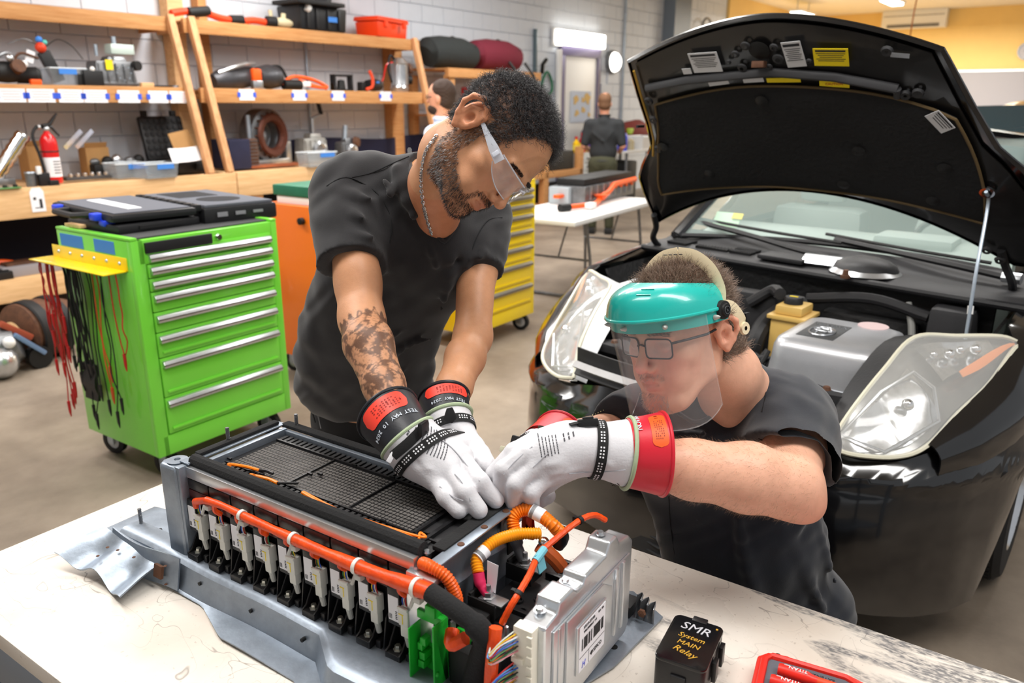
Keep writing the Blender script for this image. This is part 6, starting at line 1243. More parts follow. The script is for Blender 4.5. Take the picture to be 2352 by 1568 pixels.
# prop rod with its chrome socket
MB().lathe(HP(.62, .49, .03), [(.014, .008), (.022, .008), (.022, 0), (.014, 0), (.014, .008)], 18, nd).build('prop_socket', chrome_m, hd)
MB().ring(spline([HP(.62, .51, .05), (.625, .72, 1.3), (.64, .62, 1.1), (.655, .55, .84)], 8), .0055, 8).build('prop_rod', steel_m, car); MB().cyl((.6455, .597, 1.0), (.648, .59, .975), .009, n=10).build('prop_clip', white_m, car)
# ================================================================ PEOPLE
CU = V(0, math.sin(TILT), math.cos(TILT)); CT = V(0, -math.cos(TILT), math.sin(TILT))   # the tilt of the room as seen while measuring poses
def IM(x, y, z): return (V(1, 0, 0)*x + CU*y + CT*z)
def HM(r, f, u): return np.array(Matrix((IM(*r).normalized(), IM(*f).normalized(), IM(*u).normalized())).transposed())
def sstep(x, a, b): t = np.clip((x-a)/(b-a), 0, 1); return t*t*(3-2*t)
def skin_mat(name, c, hair=False): return M(name, c, .46, sss=.12, attr=True, var=.1, vs=70, bump=.25, bs=420)
def head(S, o, Rm, sc=1.0, neck=None, ear=1.0, nose=1.0, lids=1):
    """adds a head to the grid S (grid is in head-local metres: right, forward, up)"""
    S.ell((0, -.014, .045), (.0765, .09, .082), k=.001); S.ell((0, .032, .038), (.066, .062, .07), k=.03); S.ell((0, .042, -.02), (.061, .056, .072), k=.03)
    S.ell((0, .035, -.07), (.049, .052, .04), k=.03); S.ell((0, .076, -.101), (.021, .018, .017), k=.026)
    for s in (-1, 1):
        S.chain([(s*.056, -.008, -.03), (s*.054, .0, -.058), (s*.03, .062, -.098), (s*.008, .078, -.106)], [.016, .017, .014, .013], k=.028)
        S.ell((s*.046, .058, -.018), (.02, .02, .016), k=.024); S.ell((s*.036, .068, -.055), (.018, .018, .022), k=.02)
        S.ell((s*.032, .104, .004), (.0175, .02, .0125), k=.014, sub=True)
        S.ell((s*.0315, .0815, .004), (.0145, .013, .0125), k=.003)
        S.fold([(s*.017, .0925, -.003), (s*.031, .096, -.0075 if lids else -.006), (s*.046, .087, -.002)], .0016, -.0016)
        S.fold([(s*.017, .093, .009), (s*.031, .096, .013), (s*.047, .086, .008)], .002, -.0016)
        S.cap((s*.012, .093, .021), (s*.045, .083, .024), .0085, .007, k=.012)
        S.ell((s*.0115*nose, .1015, -.036), (.0082, .0105, .0072), k=.007); S.ell((s*.0068, .1065, -.0425), (.0036, .005, .003), k=.002, sub=True)
        S.fold([(s*.017, .098, -.04), (s*.026, .09, -.052), (s*.031, .082, -.066)], .004, -.0016)
    S.chain([(0, .091, .018), (0, .098, .0), (0, .1085*1.0, -.02), (0, .1135, -.0305)], [.0075, .0082, .0088, .0108*nose], k=.012)
    S.cap((-.021, .0885, -.0635), (.021, .0885, -.0635), .0055, k=.008); S.chain([(-.019, .0905, -.0605), (-.005, .0985, -.0578), (.005, .0985, -.0578), (.019, .0905, -.0605)], [.0036, .0052, .0052, .0036], k=.005)
    S.chain([(-.017, .0905, -.0695), (0, .0965, -.0715), (.017, .0905, -.0695)], [.0042, .0066, .0042], k=.005)
    S.fold([(-.024, .088, -.0645), (-.01, .1015, -.0645), (0, .104, -.0655), (.01, .1015, -.0645), (.024, .088, -.0645)], .0016, -.0042); S.fold([(-.012, .092, -.082), (0, .0945, -.083), (.012, .092, -.082)], .004, -.0025)
    for s in (-1, 1): # ears
        e = lambda a, b, c: (s*(.0745+a*ear), -.012+b*ear, .002+c*ear)
        S.ell(e(.006, -.004, .003), (.008, .02*ear, .028*ear), k=.008)
        S.chain([e(.003, .012, .004), e(.007, .014, .018), e(.012, .006, .03), e(.017, -.01, .032), e(.021, -.021, .022), e(.02, -.024, .006), e(.015, -.017, -.012), e(.009, -.006, -.026)], [.004, .0045, .0048, .005, .005, .0045, .0042, .006], k=.004)
        S.chain([e(.011, -.002, .02), e(.014, -.012, .012), e(.013, -.014, -.004), e(.01, -.006, -.015)], [.003, .0034, .0034, .003], k=.003)
        S.ell(e(.012, .001, -.001), (.008, .0085, .011), k=.003, sub=True); S.ell(e(.0075, .009, -.003), (.004, .004, .006), k=.003)
    if neck: S.chain(neck[0], neck[1], k=.03, kj=.02)
def toworld(P, o, Rm, sc): return (P*sc) @ Rm.T + np.array(o)
def tolocal(p, o, Rm, sc): return tuple(((np.array(p)-np.array(o)) @ Rm)/sc)
def headcols(P, base, lips=(.86, .62, .6), beard=None, bcol=(.34, .33, .34), hairf=None, hcol=(.3, .28, .28), blush=.12):
    n = len(P); c = np.ones((n, 3)); a, b, z = P[:, 0], P[:, 1], P[:, 2]
    lip = (np.abs(a) < .023) & (b > .088) & (z < -.0545) & (z > -.0775-.0*a); w = lip*np.clip(1-(np.abs(a)/.024)**2, 0, 1); c = c*(1-w[:, None]) + c*np.array(lips)*w[:, None]
    ck = np.exp(-((np.abs(a)-.045)**2/.0004+(z+.03)**2/.0008))*(b > .03); c *= 1-ck[:, None]*np.array((0, blush, blush)); ns = np.exp(-((a)**2/.0003+(z+.033)**2/.0004))*(b > .09); c *= 1-ns[:, None]*np.array((0, blush*1.3, blush))
    er = (np.abs(a) > .077)*1.0; c *= 1-er[:, None]*np.array((.02, .16, .18)); sock = np.exp(-((np.abs(a)-.031)**2/.0003+(z-.002)**2/.00016))*(b > .06); c *= 1-sock[:, None]*np.array((.12, .17, .15))
    if beard is not None: w = beard(P); c = c*(1-w[:, None]) + np.array(bcol)*w[:, None]
    if hairf is not None: w = hairf(P); c = c*(1-w[:, None]) + np.array(hcol)*w[:, None]
    bw = sstep(-np.abs(z-.027+.10*np.clip(np.abs(a)-.03, 0, 1)), -.0042, -.002)*(b > .06)*(np.abs(a) > .012)*(np.abs(a) < .05); return c, bw
def normals(P, F):
    a, b, c_ = P[F[:, 0]], P[F[:, 1]], P[F[:, 2]]; fn = np.cross(b-a, c_-a); N = np.zeros_like(P)
    for k in range(4):
        for i in range(3): N[:, i] += np.bincount(F[:, k], fn[:, i], len(P))
    N /= np.maximum(np.linalg.norm(N, axis=1), 1e-12)[:, None]; return N
def strands(name, roots, dirs, length, r, mat, parent, curl=0, freq=1, seg=6, droop=None, cols=None, spread=.3, rng=None):
    """hair: every strand a thin tapered three-sided tube, all in one mesh"""
    rng = rng or np.random.default_rng(3); n = len(roots); L_ = length*(1+spread*(rng.random(n)-.5)*2); d = dirs/np.linalg.norm(dirs, axis=1)[:, None]
    up = np.where(np.abs(d[:, 2:3]) < .9, np.array([[0, 0, 1.]]), np.array([[1., 0, 0]])); s1 = np.cross(d, up); s1 /= np.linalg.norm(s1, axis=1)[:, None]; s2 = np.cross(d, s1)
    ph = rng.random(n)*6.28; rings = []; dp = np.array(droop if droop is not None else (0, 0, 0.))
    for k in range(seg+1):
        t = k/seg; cr = curl*t*(1+.6*(rng.random(n)-.5)); a = ph+freq*6.28*t
        c = roots + d*(L_*t)[:, None] + dp*(L_*t*t)[:, None] + s1*(cr*np.cos(a)-curl*0)[:, None] + s2*(cr*np.sin(a))[:, None]
        rr = r*(1-.85*t); rings.append([c + (s1*math.cos(q*2.094)+s2*math.sin(q*2.094))*rr for q in range(3)])
    A = np.array(rings); A = A.transpose(2, 0, 1, 3).reshape(-1, 3); base = np.arange(n)*((seg+1)*3); F = []
    for k in range(seg):
        for q in range(3): F.append(np.stack([base+k*3+q, base+k*3+(q+1) % 3, base+(k+1)*3+(q+1) % 3, base+(k+1)*3+q], 1))
    cc = None
    if cols is not None: cc = np.repeat(cols, (seg+1)*3, axis=0)
    o = npmesh(name, A, np.concatenate(F), mat, parent, cc); return o
def pick(mask, w, n, rng):
    idx = np.nonzero(mask)[0]; p = w[idx]; p = p/p.sum(); return rng.choice(idx, n, p=p)
hairm = M('hair', (255, 255, 255), .38, attr=True)
tee_m = M('charcoal T-shirt', (36, 35, 37), .9, bump=.5, bs=700, var=.2, vs=30, sheen=.18); navy_t = M('navy black T-shirt', (27, 31, 40), .9, bump=.5, bs=700, var=.2, vs=30, sheen=.25)
leather = M('white leather', (212, 211, 215), .52, bump=.35, bs=260, var=.05, vs=14); greent = M('sage binding', (168, 184, 150), .8, bump=.3, bs=300); strapm = M('black webbing', (22, 22, 23), .8, bump=.4, bs=500)
def lathe_between(name, pts, rs, mat, parent, n=36, world=True, **k):
    return MB().ring(pts, rs, n, cap=False).build(name, mat, parent, world=world, **k)
def seam(g, pts, r=.0009): return len(pts) > 1 and MB().ring(spline(pts, 4), r, 5).build('seam', M('seam grey', (176, 176, 182), .8), g, world=True)
def cuff(g, c0, c1, r0, r1, mat, rimm, labm, lab_dir, txt, ink, wall=.0022, lw=.021):
    """rubber cuff with a rolled rim; c0 = open end"""
    c0, c1 = V(c0), V(c1); d = (c1-c0).normalized(); a, b, _ = basis(d); pts = [c0, c0.lerp(c1, .15), c0.lerp(c1, .5), c1]; rr = [r0, r0*.985, (r0+r1)/2, r1]
    o = lathe_between('rubber_cuff', pts, rr, mat, g); lathe_between('cuff_inside', [c0, c0.lerp(c1, .4)], [r0-wall, (r0*.6+r1*.4)-wall], mat, o) if False else None
    MB().ring(pts[:3], [r-wall for r in rr[:3]], 36, cap=False).build('cuff_lining', mat, o, world=True) if False else MB().ring(pts[:3], [r-wall for r in rr[:3]], 36, cap=False).build('cuff_lining', mat, g, world=True)
    MB().ring([c0+(a*math.cos(k*PI/18)+b*math.sin(k*PI/18))*r0 for k in range(36)], .0032, 8, closed=True).build('rolled_rim', rimm, g, world=True)
    ld = V(lab_dir); ld = (ld-d*ld.dot(d)).normalized(); td = d.cross(ld)
    def sp(u, v, off=.0007): # u along the cuff 0..1, v around in radians
        c_ = c0.lerp(c1, u); r = r0+(r1-r0)*u+off; return c_+(ld*math.cos(v)+td*math.sin(v))*r
    half = lw/((r0+r1)/2); vs = [sp(.3+.19*math.cos(t)*1.0, (1.9*half)*max(-1, min(1, 1.0*math.sin(t)))) for t in [k*2*PI/40 for k in range(40)]]
    c_ = V(0, 0, 0)
    m = MB().grid(lambda u, v: sp(.3+(v-.5)*.42*math.sqrt(max(0, 1-max(0, abs(2*u-1)-.72)**2/.0785)), (2*u-1)*2.1*half, .0009), 22, 4).build('red_label', labm, g, world=True)
    lt = MB()
    for k in range(5):
        v0 = .2+.05*k
        for q in range(9):
            if (q*7+k*3) % 5: a0 = (-1.0+.2*q)*half*1.3; lt.add([sp(v0-.01, a0, .0014), sp(v0+.012, a0, .0014), sp(v0+.012, a0+.13*half, .0014), sp(v0-.01, a0+.13*half, .0014)], [(0, 1, 2, 3)])
    lt.build('label_print', M('label print red', (120, 20, 16), .6) if ink else M('label print', (130, 40, 20), .6), g, world=True)['kind'] = 'stuff'
    return sp, ld, td, d
def curved_text(s, size, sp, u, v0, dv, mat, g, along):
    for k, ch in enumerate(s):
        if ch == ' ': continue
        p = sp(u, v0+dv*k, .0012); q = sp(u, v0+dv*k+.02, .0012); w_ = sp(u+.05, v0+dv*k, .0012); X = (q-p).normalized()*(1 if dv > 0 else -1); Y = (w_-p).normalized()*along; text(ch, size, 'lettering', mat, g, p, RM(X, Y), world=True, ext=.0003)
def glove(g, hand_fn, lo, hi, h=.0026, name='leather_glove', smooth=2):
    S = SDF(lo, hi, h); hand_fn(S); P, F = S.mesh(smooth); return npmesh(name, P, F, leather, g)
def strap(g, c, d, r, w=.0085, on=None):
    c, d = V(c), V(d).normalized(); a, b, _ = basis(d); off = V(g.location) + (V(g.parent.location) if g.parent else V(0, 0, 0))
    def rad(t, h):
        e = a*math.cos(t)+b*math.sin(t); q = c+d*h
        if on is None: return q+e*(r+.0015)
        ok, loc, nr, _ = on.ray_cast(q-off+e*.12, -e); return (loc+off+e*.0016) if ok and (loc+off-q).length > r*.4 else q+e*(r+.0015)
    o = MB().grid(lambda u, v: rad(2*PI*u, w*(2*v-1)), 60, 2, -.0012).build('wrist_strap', strapm, g, world=True); st = MB()
    for k in range(60):
        if k % 5 == 4: continue
        for vv in (-.35, .2): a0 = 2*PI*k/60; st.add([rad(a0+da, w*(vv+dv))+(a*math.cos(a0)+b*math.sin(a0))*.0022 for dv, da in ((-.15, 0), (.15, 0), (.15, .055), (-.15, .055))], [(0, 1, 2, 3)])
    st.build('stitching', paper_m, g, world=True)['kind'] = 'stuff'
    return o
def box_at(name, c, X, Y, dims, mat, g, bev=.001): return MB().box(c, dims, rot=RM(X, Y)).build(name, mat, g, bev=bev, world=True)
def print_lines(g, c, X, Y, w_, h_, n, surf=None, name='lettering'):
    pass
def surf_print(g, obj, c, X, Y, rows, name='glove_print'):
    """small print laid on the glove: short strokes dropped onto its surface"""
    dg = bpy.context.evaluated_depsgraph_get(); X, Y = V(X).normalized(), V(Y).normalized(); Nn = X.cross(Y); m = MB(); rg = random.Random(5); off = V(g.location) + (V(g.parent.location) if g.parent else V(0, 0, 0))
    def drop(p):
        ok, loc, nr, _ = obj.ray_cast(p-off+Nn*.05, -Nn); return loc+off+nr*.0006 if ok else None
    for (y, x0, x1, hh) in rows:
        x = x0
        while x < x1:
            wl = rg.uniform(.0012, .003)*(hh/.0016); q = [drop(V(c)+X*xx+Y*yy) for xx, yy in ((x, y), (x+wl, y), (x+wl, y+hh), (x, y+hh))]
            if all(q): m.add(q, [(0, 1, 2, 3)])
            x += wl+hh*.35
    m.build(name, M('print grey', (70, 70, 76), .7), g, world=True)['kind'] = 'stuff'
D = Dp
# ================================================================ MAN IN THE BLACK T-SHIRT
m1 = thing('person', 'man in black V-neck T-shirt and clear safety glasses leaning over the battery pack', 'person', (-.37, 2.03, 0))
sk1 = skin_mat('tan skin', (206, 150, 112))
ho, hR, hs = np.array(D(1117, 332, 1.36)), HM((-0.301, 0.184, 0.936), (0.426, -0.852, 0.304), (0.853, 0.49, 0.178)), .95
shR, shL, nk = D(795, 450, 1.62), D(1098, 500, 1.74), D(985, 385, 1.55)
chest, belly, waist = D(955, 580, 1.70), D(852, 765, 1.89), D(843, 890, 2.03)
elR, wrR = D(830, 735, 1.49), D(908, 960, 1.335); elL, wrL = D(1086, 775, 1.60), D(1024, 945, 1.42)
def torso1(S, e):
    ax = (shL-shR).normalized(); dn = (waist-chest).normalized(); fr = ax.cross(dn)*-1; fr = fr if fr.y < 0 else -fr; up = fr.cross(ax); Rm = np.array(Matrix((ax, fr, up)).transposed())
    S.cap(shR, shL, .066+e, .062+e, k=.01); S.ell(chest, (.168+e, .1+e, .15+e), Rm, k=.05); [S.ell(D(*p), (q+e, .104+e, .1+e), Rm, k=.04) for p, q in (((893, 650, 1.77), .160), ((872, 705, 1.83), .164), ((852, 765, 1.89), .168), ((842, 830, 1.96), .174), ((843, 890, 2.03), .178))]
    S.cap(nk+V(0, .01, -.035), shR+V(.05, 0, .045), .042+e, .034+e, k=.05); S.cap(nk+V(0, .01, -.035), shL+V(-.04, 0, .045), .05+e, .034+e, k=.05)
    for s_, p in ((1, D(890, 560, 1.63)), (-1, D(1020, 590, 1.66))): S.ell(p, (.075+e, .04+e, .06+e), Rm, k=.05)
# shirt
allp = np.array([shR, shL, nk, waist, elR, belly]); S = SDF(allp.min(0)-.17, allp.max(0)+.17, .0048)
torso1(S, .006)
hemR, hemL = D(806, 612, 1.54), D(1102, 624, 1.665)
FD = lambda *p: [D(*q) for q in p]
for pts, w_, A in (
    (((868, 400, 1.53), (900, 470, 1.52), (905, 560, 1.53)), .014, .008), (((905, 390, 1.53), (945, 500, 1.53), (958, 620, 1.56), (985, 740, 1.62)), .016, .008), (((890, 560, 1.5), (862, 600, 1.48), (800, 590, 1.48)), .012, .006),
    (((760, 520, 1.52), (820, 545, 1.5), (872, 550, 1.5)), .011, .007), (((770, 480, 1.53), (830, 500, 1.5), (890, 500, 1.5)), .011, .006), (((765, 560, 1.52), (815, 578, 1.49), (868, 580, 1.49)), .009, .005), (((770, 440, 1.54), (830, 455, 1.52), (890, 450, 1.52)), .012, .006),
    (((925, 620, 1.57), (935, 760, 1.66), (980, 800, 1.72)), .016, .007), (((880, 640, 1.6), (905, 760, 1.7)), .02, -.006), (((1035, 600, 1.6), (1020, 690, 1.66), (1000, 760, 1.72)), .014, .008), (((1060, 580, 1.62), (1020, 640, 1.6), (985, 700, 1.6)), .012, -.006),
    (((730, 700, 1.8), (780, 760, 1.76), (850, 780, 1.75), (930, 770, 1.73)), .012, .005), (((715, 780, 1.82), (780, 810, 1.8), (850, 820, 1.78)), .011, .005), (((690, 830, 1.9), (770, 850, 1.86), (880, 840, 1.86)), .013, .008), (((900, 820, 1.8), (960, 790, 1.77), (1010, 780, 1.8)), .014, .008), (((930, 860, 1.86), (980, 830, 1.83), (1015, 830, 1.86)), .012, .007), (((950, 780, 1.74), (990, 760, 1.73)), .012, .008),
    (((1090, 540, 1.66), (1075, 590, 1.63), (1070, 615, 1.62)), .009, .006), (((1120, 520, 1.68), (1110, 580, 1.62), (1090, 610, 1.6)), .009, .006), (((1145, 520, 1.69), (1140, 580, 1.64)), .008, .005), (((980, 560, 1.56), (1010, 640, 1.6)), .012, .005), (((1045, 530, 1.6), (1050, 590, 1.62)), .008, .004)):
    S.fold(spline(FD(*pts), 3), w_*.75, A*1.35)
# neckline cut, sleeve hems, bottom hem
S.chain([D(1000, 300, 1.5), D(1003, 370, 1.47), D(1012, 440, 1.47), D(1018, 500, 1.49), D(1020, 545, 1.53)], [.062, .052, .047, .034, .012], k=.004, kj=.01, sub=True); S.chain([D(1000, 370, 1.53), D(1010, 440, 1.54), D(1016, 490, 1.545)], [.052, .047, .034], k=.004, kj=.01, sub=True); S.cap(D(1050, 400, 1.56), D(1050, 440, 1.56), .04, .035, k=.004, sub=True); S.cap(D(1030, 330, 1.5), D(1070, 460, 1.52), .065, .045, k=.004, sub=True)
S.plane(waist+V(0, 0, -.055), (0, 0.1, -1))
def sleeve(S, pts, rs, arm_r, k=.03, folds=(), nrm=None):
    """a sleeve of its own, cut square at the hem and hollow there, then blended into the shirt"""
    pts = [V(p) for p in pts]; d = (pts[-1]-pts[-2]).normalized(); T = SDF.__new__(SDF); T.lo, T.h, T.n, T.ax = S.lo, S.h, S.n, S.ax; T.d = np.full(S.n, .5, 'f')
    T.chain(pts[:-1]+[pts[-1]+d*.06], rs, k=.01, kj=.03)
    for f_ in folds: T.fold(spline(f_[0], 3), f_[1], f_[2])
    T.plane(pts[-1], nrm or d, .002); T.cap(pts[-1]+d*.035, pts[-1]+d*.1, arm_r, k=.002, sub=True); h = np.maximum(k-np.abs(S.d-T.d), 0)/k; S.d = np.minimum(S.d, T.d)-h*h*k*.25
dR, dL = (elR-shR).normalized(), (elL-shL).normalized()
sleeve(S, [shR, shR.lerp(hemR, .45), hemR], [.07, .07, .0655], .0575, .035, [(FD(*p), w_, A) for p, w_, A in ((((770, 480, 1.53), (830, 500, 1.5), (890, 500, 1.5)), .010, .006), (((760, 530, 1.52), (820, 545, 1.5), (872, 545, 1.5)), .009, .006), (((765, 565, 1.52), (815, 578, 1.49), (868, 575, 1.49)), .008, .005), (((770, 440, 1.54), (830, 455, 1.52), (890, 450, 1.52)), .011, .006))])
sleeve(S, [shL, shL.lerp(hemL, .5), hemL], [.064, .055, .05], .0425, .03, [(FD((1120, 520, 1.68), (1110, 580, 1.62), (1090, 610, 1.6)), .009, .006)])
S.crumple(.0019); P, F = S.mesh(1); t1 = npmesh('t_shirt', P, F, tee_m, m1); tee1_d = S
# shirt seams: neck rib, shoulder seam, sleeve hem stitching
def on_surf(obj, p, d, off): # push a point onto a mesh along d
    o_ = V(obj.parent.location) if obj.parent else V(0, 0, 0); ok, loc, nr, _ = obj.ray_cast(V(p)-o_-V(d)*.25, V(d)); return (loc+o_+nr*off) if ok else V(p)
def onr(obj, px, py, off=.001, fb=True):
    r_ = ray(px, py).normalized(); o_ = V(0, 0, 0); q = obj.parent
    while q: o_ = o_+V(q.location); q = q.parent
    ok, loc, nr, _ = obj.ray_cast(V(0, 0, CAMH)-o_+r_*.5, r_); return loc+o_+nr*off if ok else (D(px, py, 1.6) if fb else None)
def ons(obj, pts, off): return [p for p in (onr(obj, *q, off, False) for q in pts) if p is not None]
ribm = M('dark seam', (24, 24, 26), .9)
for pts in (((747, 432), (775, 415), (800, 412), (830, 425), (860, 445), (885, 480), (898, 520), (893, 560)), ((800, 412), (850, 400), (905, 375), (935, 362)), ((1150, 500), (1120, 505), (1100, 530), (1085, 565), (1075, 600))):
    MB().ring(spline(ons(t1, pts, .0004), 3), .0013, 5).build('shirt_seam', ribm, t1, world=True)
for pts in (((738, 586), (770, 596), (820, 602), (868, 602)), ((1070, 606), (1100, 622), (1135, 622))): MB().ring(spline(ons(t1, pts, .0002), 3), .0009, 5).build('hem_stitch', ribm, t1, world=True)
MB().ring(spline([onr(t1, *p, .0) for p in ((936, 345), (940, 400), (952, 450), (972, 500), (1000, 540), (1018, 556), (1034, 540), (1052, 512))], 5), .0045, 6, flat=1).build('neck_rib', tee_m, t1, world=True)
# body: head, neck, torso under the shirt, arms: one mesh
nb = [tolocal(p, ho, hR, hs) for p in (ho + hR @ np.array((0, -.025, -.045)), D(1035, 360, 1.42), D(1006, 425, 1.51), D(1000, 500, 1.59))]
lo = np.minimum(np.array((-.12, -.13, -.15)), np.array(nb).min(0)-.1); hi = np.maximum(np.array((.12, .14, .16)), np.array(nb).max(0)+.1)
S = SDF(lo, hi, .0024); head(S, ho, hR, hs, (nb, [.056, .061, .06, .05]), ear=1.14, nose=1.12)
for s in (-1,): S.fold([tolocal(D(1050, 370, 1.36), ho, hR, hs), tolocal(D(1010, 420, 1.42), ho, hR, hs), tolocal(D(1020, 500, 1.47), ho, hR, hs)], .008, .005)
P, F = S.mesh(1)
def beard1(P):
    a, b, z = np.abs(P[:, 0]), P[:, 1], P[:, 2]; jaw = sstep(-z, .01, .03)*sstep(b, -.028, -.015)*sstep(z, -.15, -.125)*(b+.0 > -.03)
    cheek = sstep(-(z+.035+.42*np.clip(b, 0, .1)), 0, .012)*(b > -.03); side = (b < .018)*(b > -.02)*(z < .035)*(a > .05)*sstep(-z, -.05, -.03)
    chin = (z < -.08)*1.0; must = (b > .085)*(z < -.045)*(z > -.056)*(a < .03)*1.0; line = (a > .028)*(z < -.05)*(z > -.09)*(b > .07)*.8
    w = np.clip(np.maximum.reduce([jaw*cheek, side*1.0, chin*sstep(b, -.0, .02), must, line*(a < .04)]), 0, 1); lip = (a < .02)*(z > -.078)*(z < -.056)*(b > .088); return w*(1-lip)*(z > -.125)*(1-(a > .0735)*(b < .012)*(z > -.04))
def hair1(P):
    a, b, z = np.abs(P[:, 0]), P[:, 1], P[:, 2]; front = .052+.02*sstep(a, .01, .045)-.0*a; line = np.where(a < .045, .078, .055)
    w = sstep(z - np.where(b > .0, line+.0*b - sstep(a, .052, .066)*.045, np.where(b > -.02, .02, -.035)), -.004, .008)*sstep(.075-b-.25*np.clip(.1-z, 0, .1), -.004, .01); near = (a > .0745)*(np.abs(z) < .036)*(b > -.045)*(b < .015); return w*(1-near)
cH, bw = headcols(P, None, lips=(.8, .6, .62), beard=lambda p: beard1(p)*.55, bcol=(.3, .26, .25), hairf=lambda p: hair1(p)*.85, hcol=(.16, .13, .13), blush=.06)
HP1, HF1, HN1 = P.copy(), F.copy(), normals(P, F); sg = 1 if (HN1*P)[:2000].sum() > 0 else -1; HN1 *= sg
allp = np.array([shR, shL, nk, waist]); S = SDF(allp.min(0)-.15, allp.max(0)+.15, .009); torso1(S, -.005); TP, TF = S.mesh(1)
S = SDF(np.minimum.reduce([shR, elR, wrR])-.09, np.maximum.reduce([shR, elR, wrR])+.09, .0034)
mR = elR.lerp(wrR, .3); S.chain([shR, shR.lerp(elR, .45), elR], [.044, .0455, .041], k=.01, kj=.01); S.chain([elR, mR+V(-.004, 0, .004), elR.lerp(wrR, .7), wrR], [.041, .0445, .036, .0305], k=.02, kj=.015); S.ell(shR.lerp(elR, .7)+V(.004, -.008, .0), (.036, .036, .05), k=.03); S.ell(elR+V(.004, .015, -.018), (.024, .024, .024), k=.02); AP, AF = S.mesh(1)
S = SDF(np.minimum.reduce([shL, elL, wrL])-.09, np.maximum.reduce([shL, elL, wrL])+.09, .0036)
S.chain([shL, shL.lerp(elL, .45), elL], [.05, .0425, .037], k=.01, kj=.02); S.chain([elL, elL.lerp(wrL, .3), elL.lerp(wrL, .7), wrL], [.037, .0385, .033, .029], k=.02, kj=.015); LP, LF = S.mesh(1)
# tattoo on the right forearm
def tattoo(P):
    ax = np.array((wrR-elR).normalized()); q = P-np.array(elR); t = q@ax/(wrR-elR).length; rad = q-np.outer(q@ax, ax); e1 = np.array(V(1, 0, 0)); e1 = e1-ax*(e1@ax); e1 /= np.linalg.norm(e1); e2 = np.cross(ax, e1); an = np.arctan2(rad@e2, rad@e1); x = an*.042; y = t*(wrR-elR).length
    tree = .018+.013*np.abs(np.sin(x*140))*np.abs(np.sin(x*47+1))+.006*np.sin(x*420); inside = sstep(y, tree, tree+.003)*sstep(.24-y, 0, .02)
    n1 = np.sin(x*90+4*np.sin(y*40))*np.sin(y*75+3*np.sin(x*60)); n2 = np.sin(x*210+6*np.sin(y*90+2))*np.sin(y*160+2*np.sin(x*130)); ring = np.abs(np.hypot((x-.012)*1.0, y-.105)-.017) < .003; dark = sstep(n1+.45*n2, .12, .4)*.8; line = (np.abs(n1) < .09)*.6 + (np.abs(n2) < .1)*.32; top_ = sstep(.055-y, -.003, .006)*sstep(np.sin(x*55+1), -.1, .4)
    return np.clip(inside*(np.maximum(dark, top_)+line+.16+ring*.5), 0, .9)
tw = tattoo(AP)[:, None]; aC = np.ones((len(AP), 3))*(1-tw) + np.array((.16, .15, .17))*tw
Pn, Fn = joinmesh([(toworld(HP1, ho, hR, hs), HF1), (TP, TF), (AP, AF), (LP, LF)]); Cn = np.concatenate([cH*1.0, np.ones((len(TP), 3)), aC, np.ones((len(LP), 3))])
npmesh('body', Pn, Fn, sk1, m1, Cn)
# hair, beard, brows
rng = np.random.default_rng(5); hw1 = hair1(HP1); Wp = toworld(HP1, ho, hR, hs); Wn = HN1 @ hR.T; UP = hR[:, 2]; FW = hR[:, 1]
def hairset(name, w, n, L_, r, curl, freq, dirf, col, jit=.4, seg=6, droop=None, parent=m1, PP=None, NN=None, thr=.25):
    PP, NN = (Wp, Wn) if PP is None else (PP, NN); i = pick(w > thr, w, n, rng); d = dirf(i) + rng.normal(0, jit, (n, 3)); c = np.array(col)*(1+rng.normal(0, .25, (n, 1))); gr = rng.random(n) < .0; return strands(name, PP[i]+rng.normal(0, .0012, (n, 3)), d, L_, r, hairm, parent, curl, freq, seg, droop, np.clip(c, 0, 1), rng=rng)
topw = hw1*(1+2.5*sstep(HP1[:, 2], .04, .09))
hairset('hair', topw, 9500, .019, .00055, .0045, 1.3, lambda i: Wn[i]*.55+UP*.25+FW*-.15, (.035, .032, .034), jit=.5, seg=7, droop=(0, 0, -.3))
o = hairset('short_side_hair', hw1*(HP1[:, 2] < .06)*1.0, 3500, .011, .0005, .001, .6, lambda i: Wn[i]*.5-UP*.3-FW*.5, (.04, .036, .036), jit=.25, seg=3)
bwt = beard1(HP1); bc = rng.random(2600) < .35
i = pick(bwt > .35, bwt, 5200, rng); gcol = np.where((rng.random(len(i)) < .38*sstep(.045-HP1[i, 1], 0, .03))[:, None], np.array((.5, .48, .47)), np.array((.03, .027, .028))); strands('beard', Wp[i], Wn[i]*.45-UP*.55+FW*.1+rng.normal(0, .2, (len(i), 3)), .0065, .00038, hairm, m1, .0006, .5, 3, None, gcol, rng=rng)
i = pick(bw > .3, bw, 420, rng); strands('eyebrows', Wp[i], Wn[i]*.15+np.sign(HP1[i, 0])[:, None]*hR[:, 0]*.8+rng.normal(0, .15, (len(i), 3)), .008, .0005, hairm, m1, 0, 1, 3, None, np.tile((.03, .025, .025), (len(i), 1)), rng=rng)
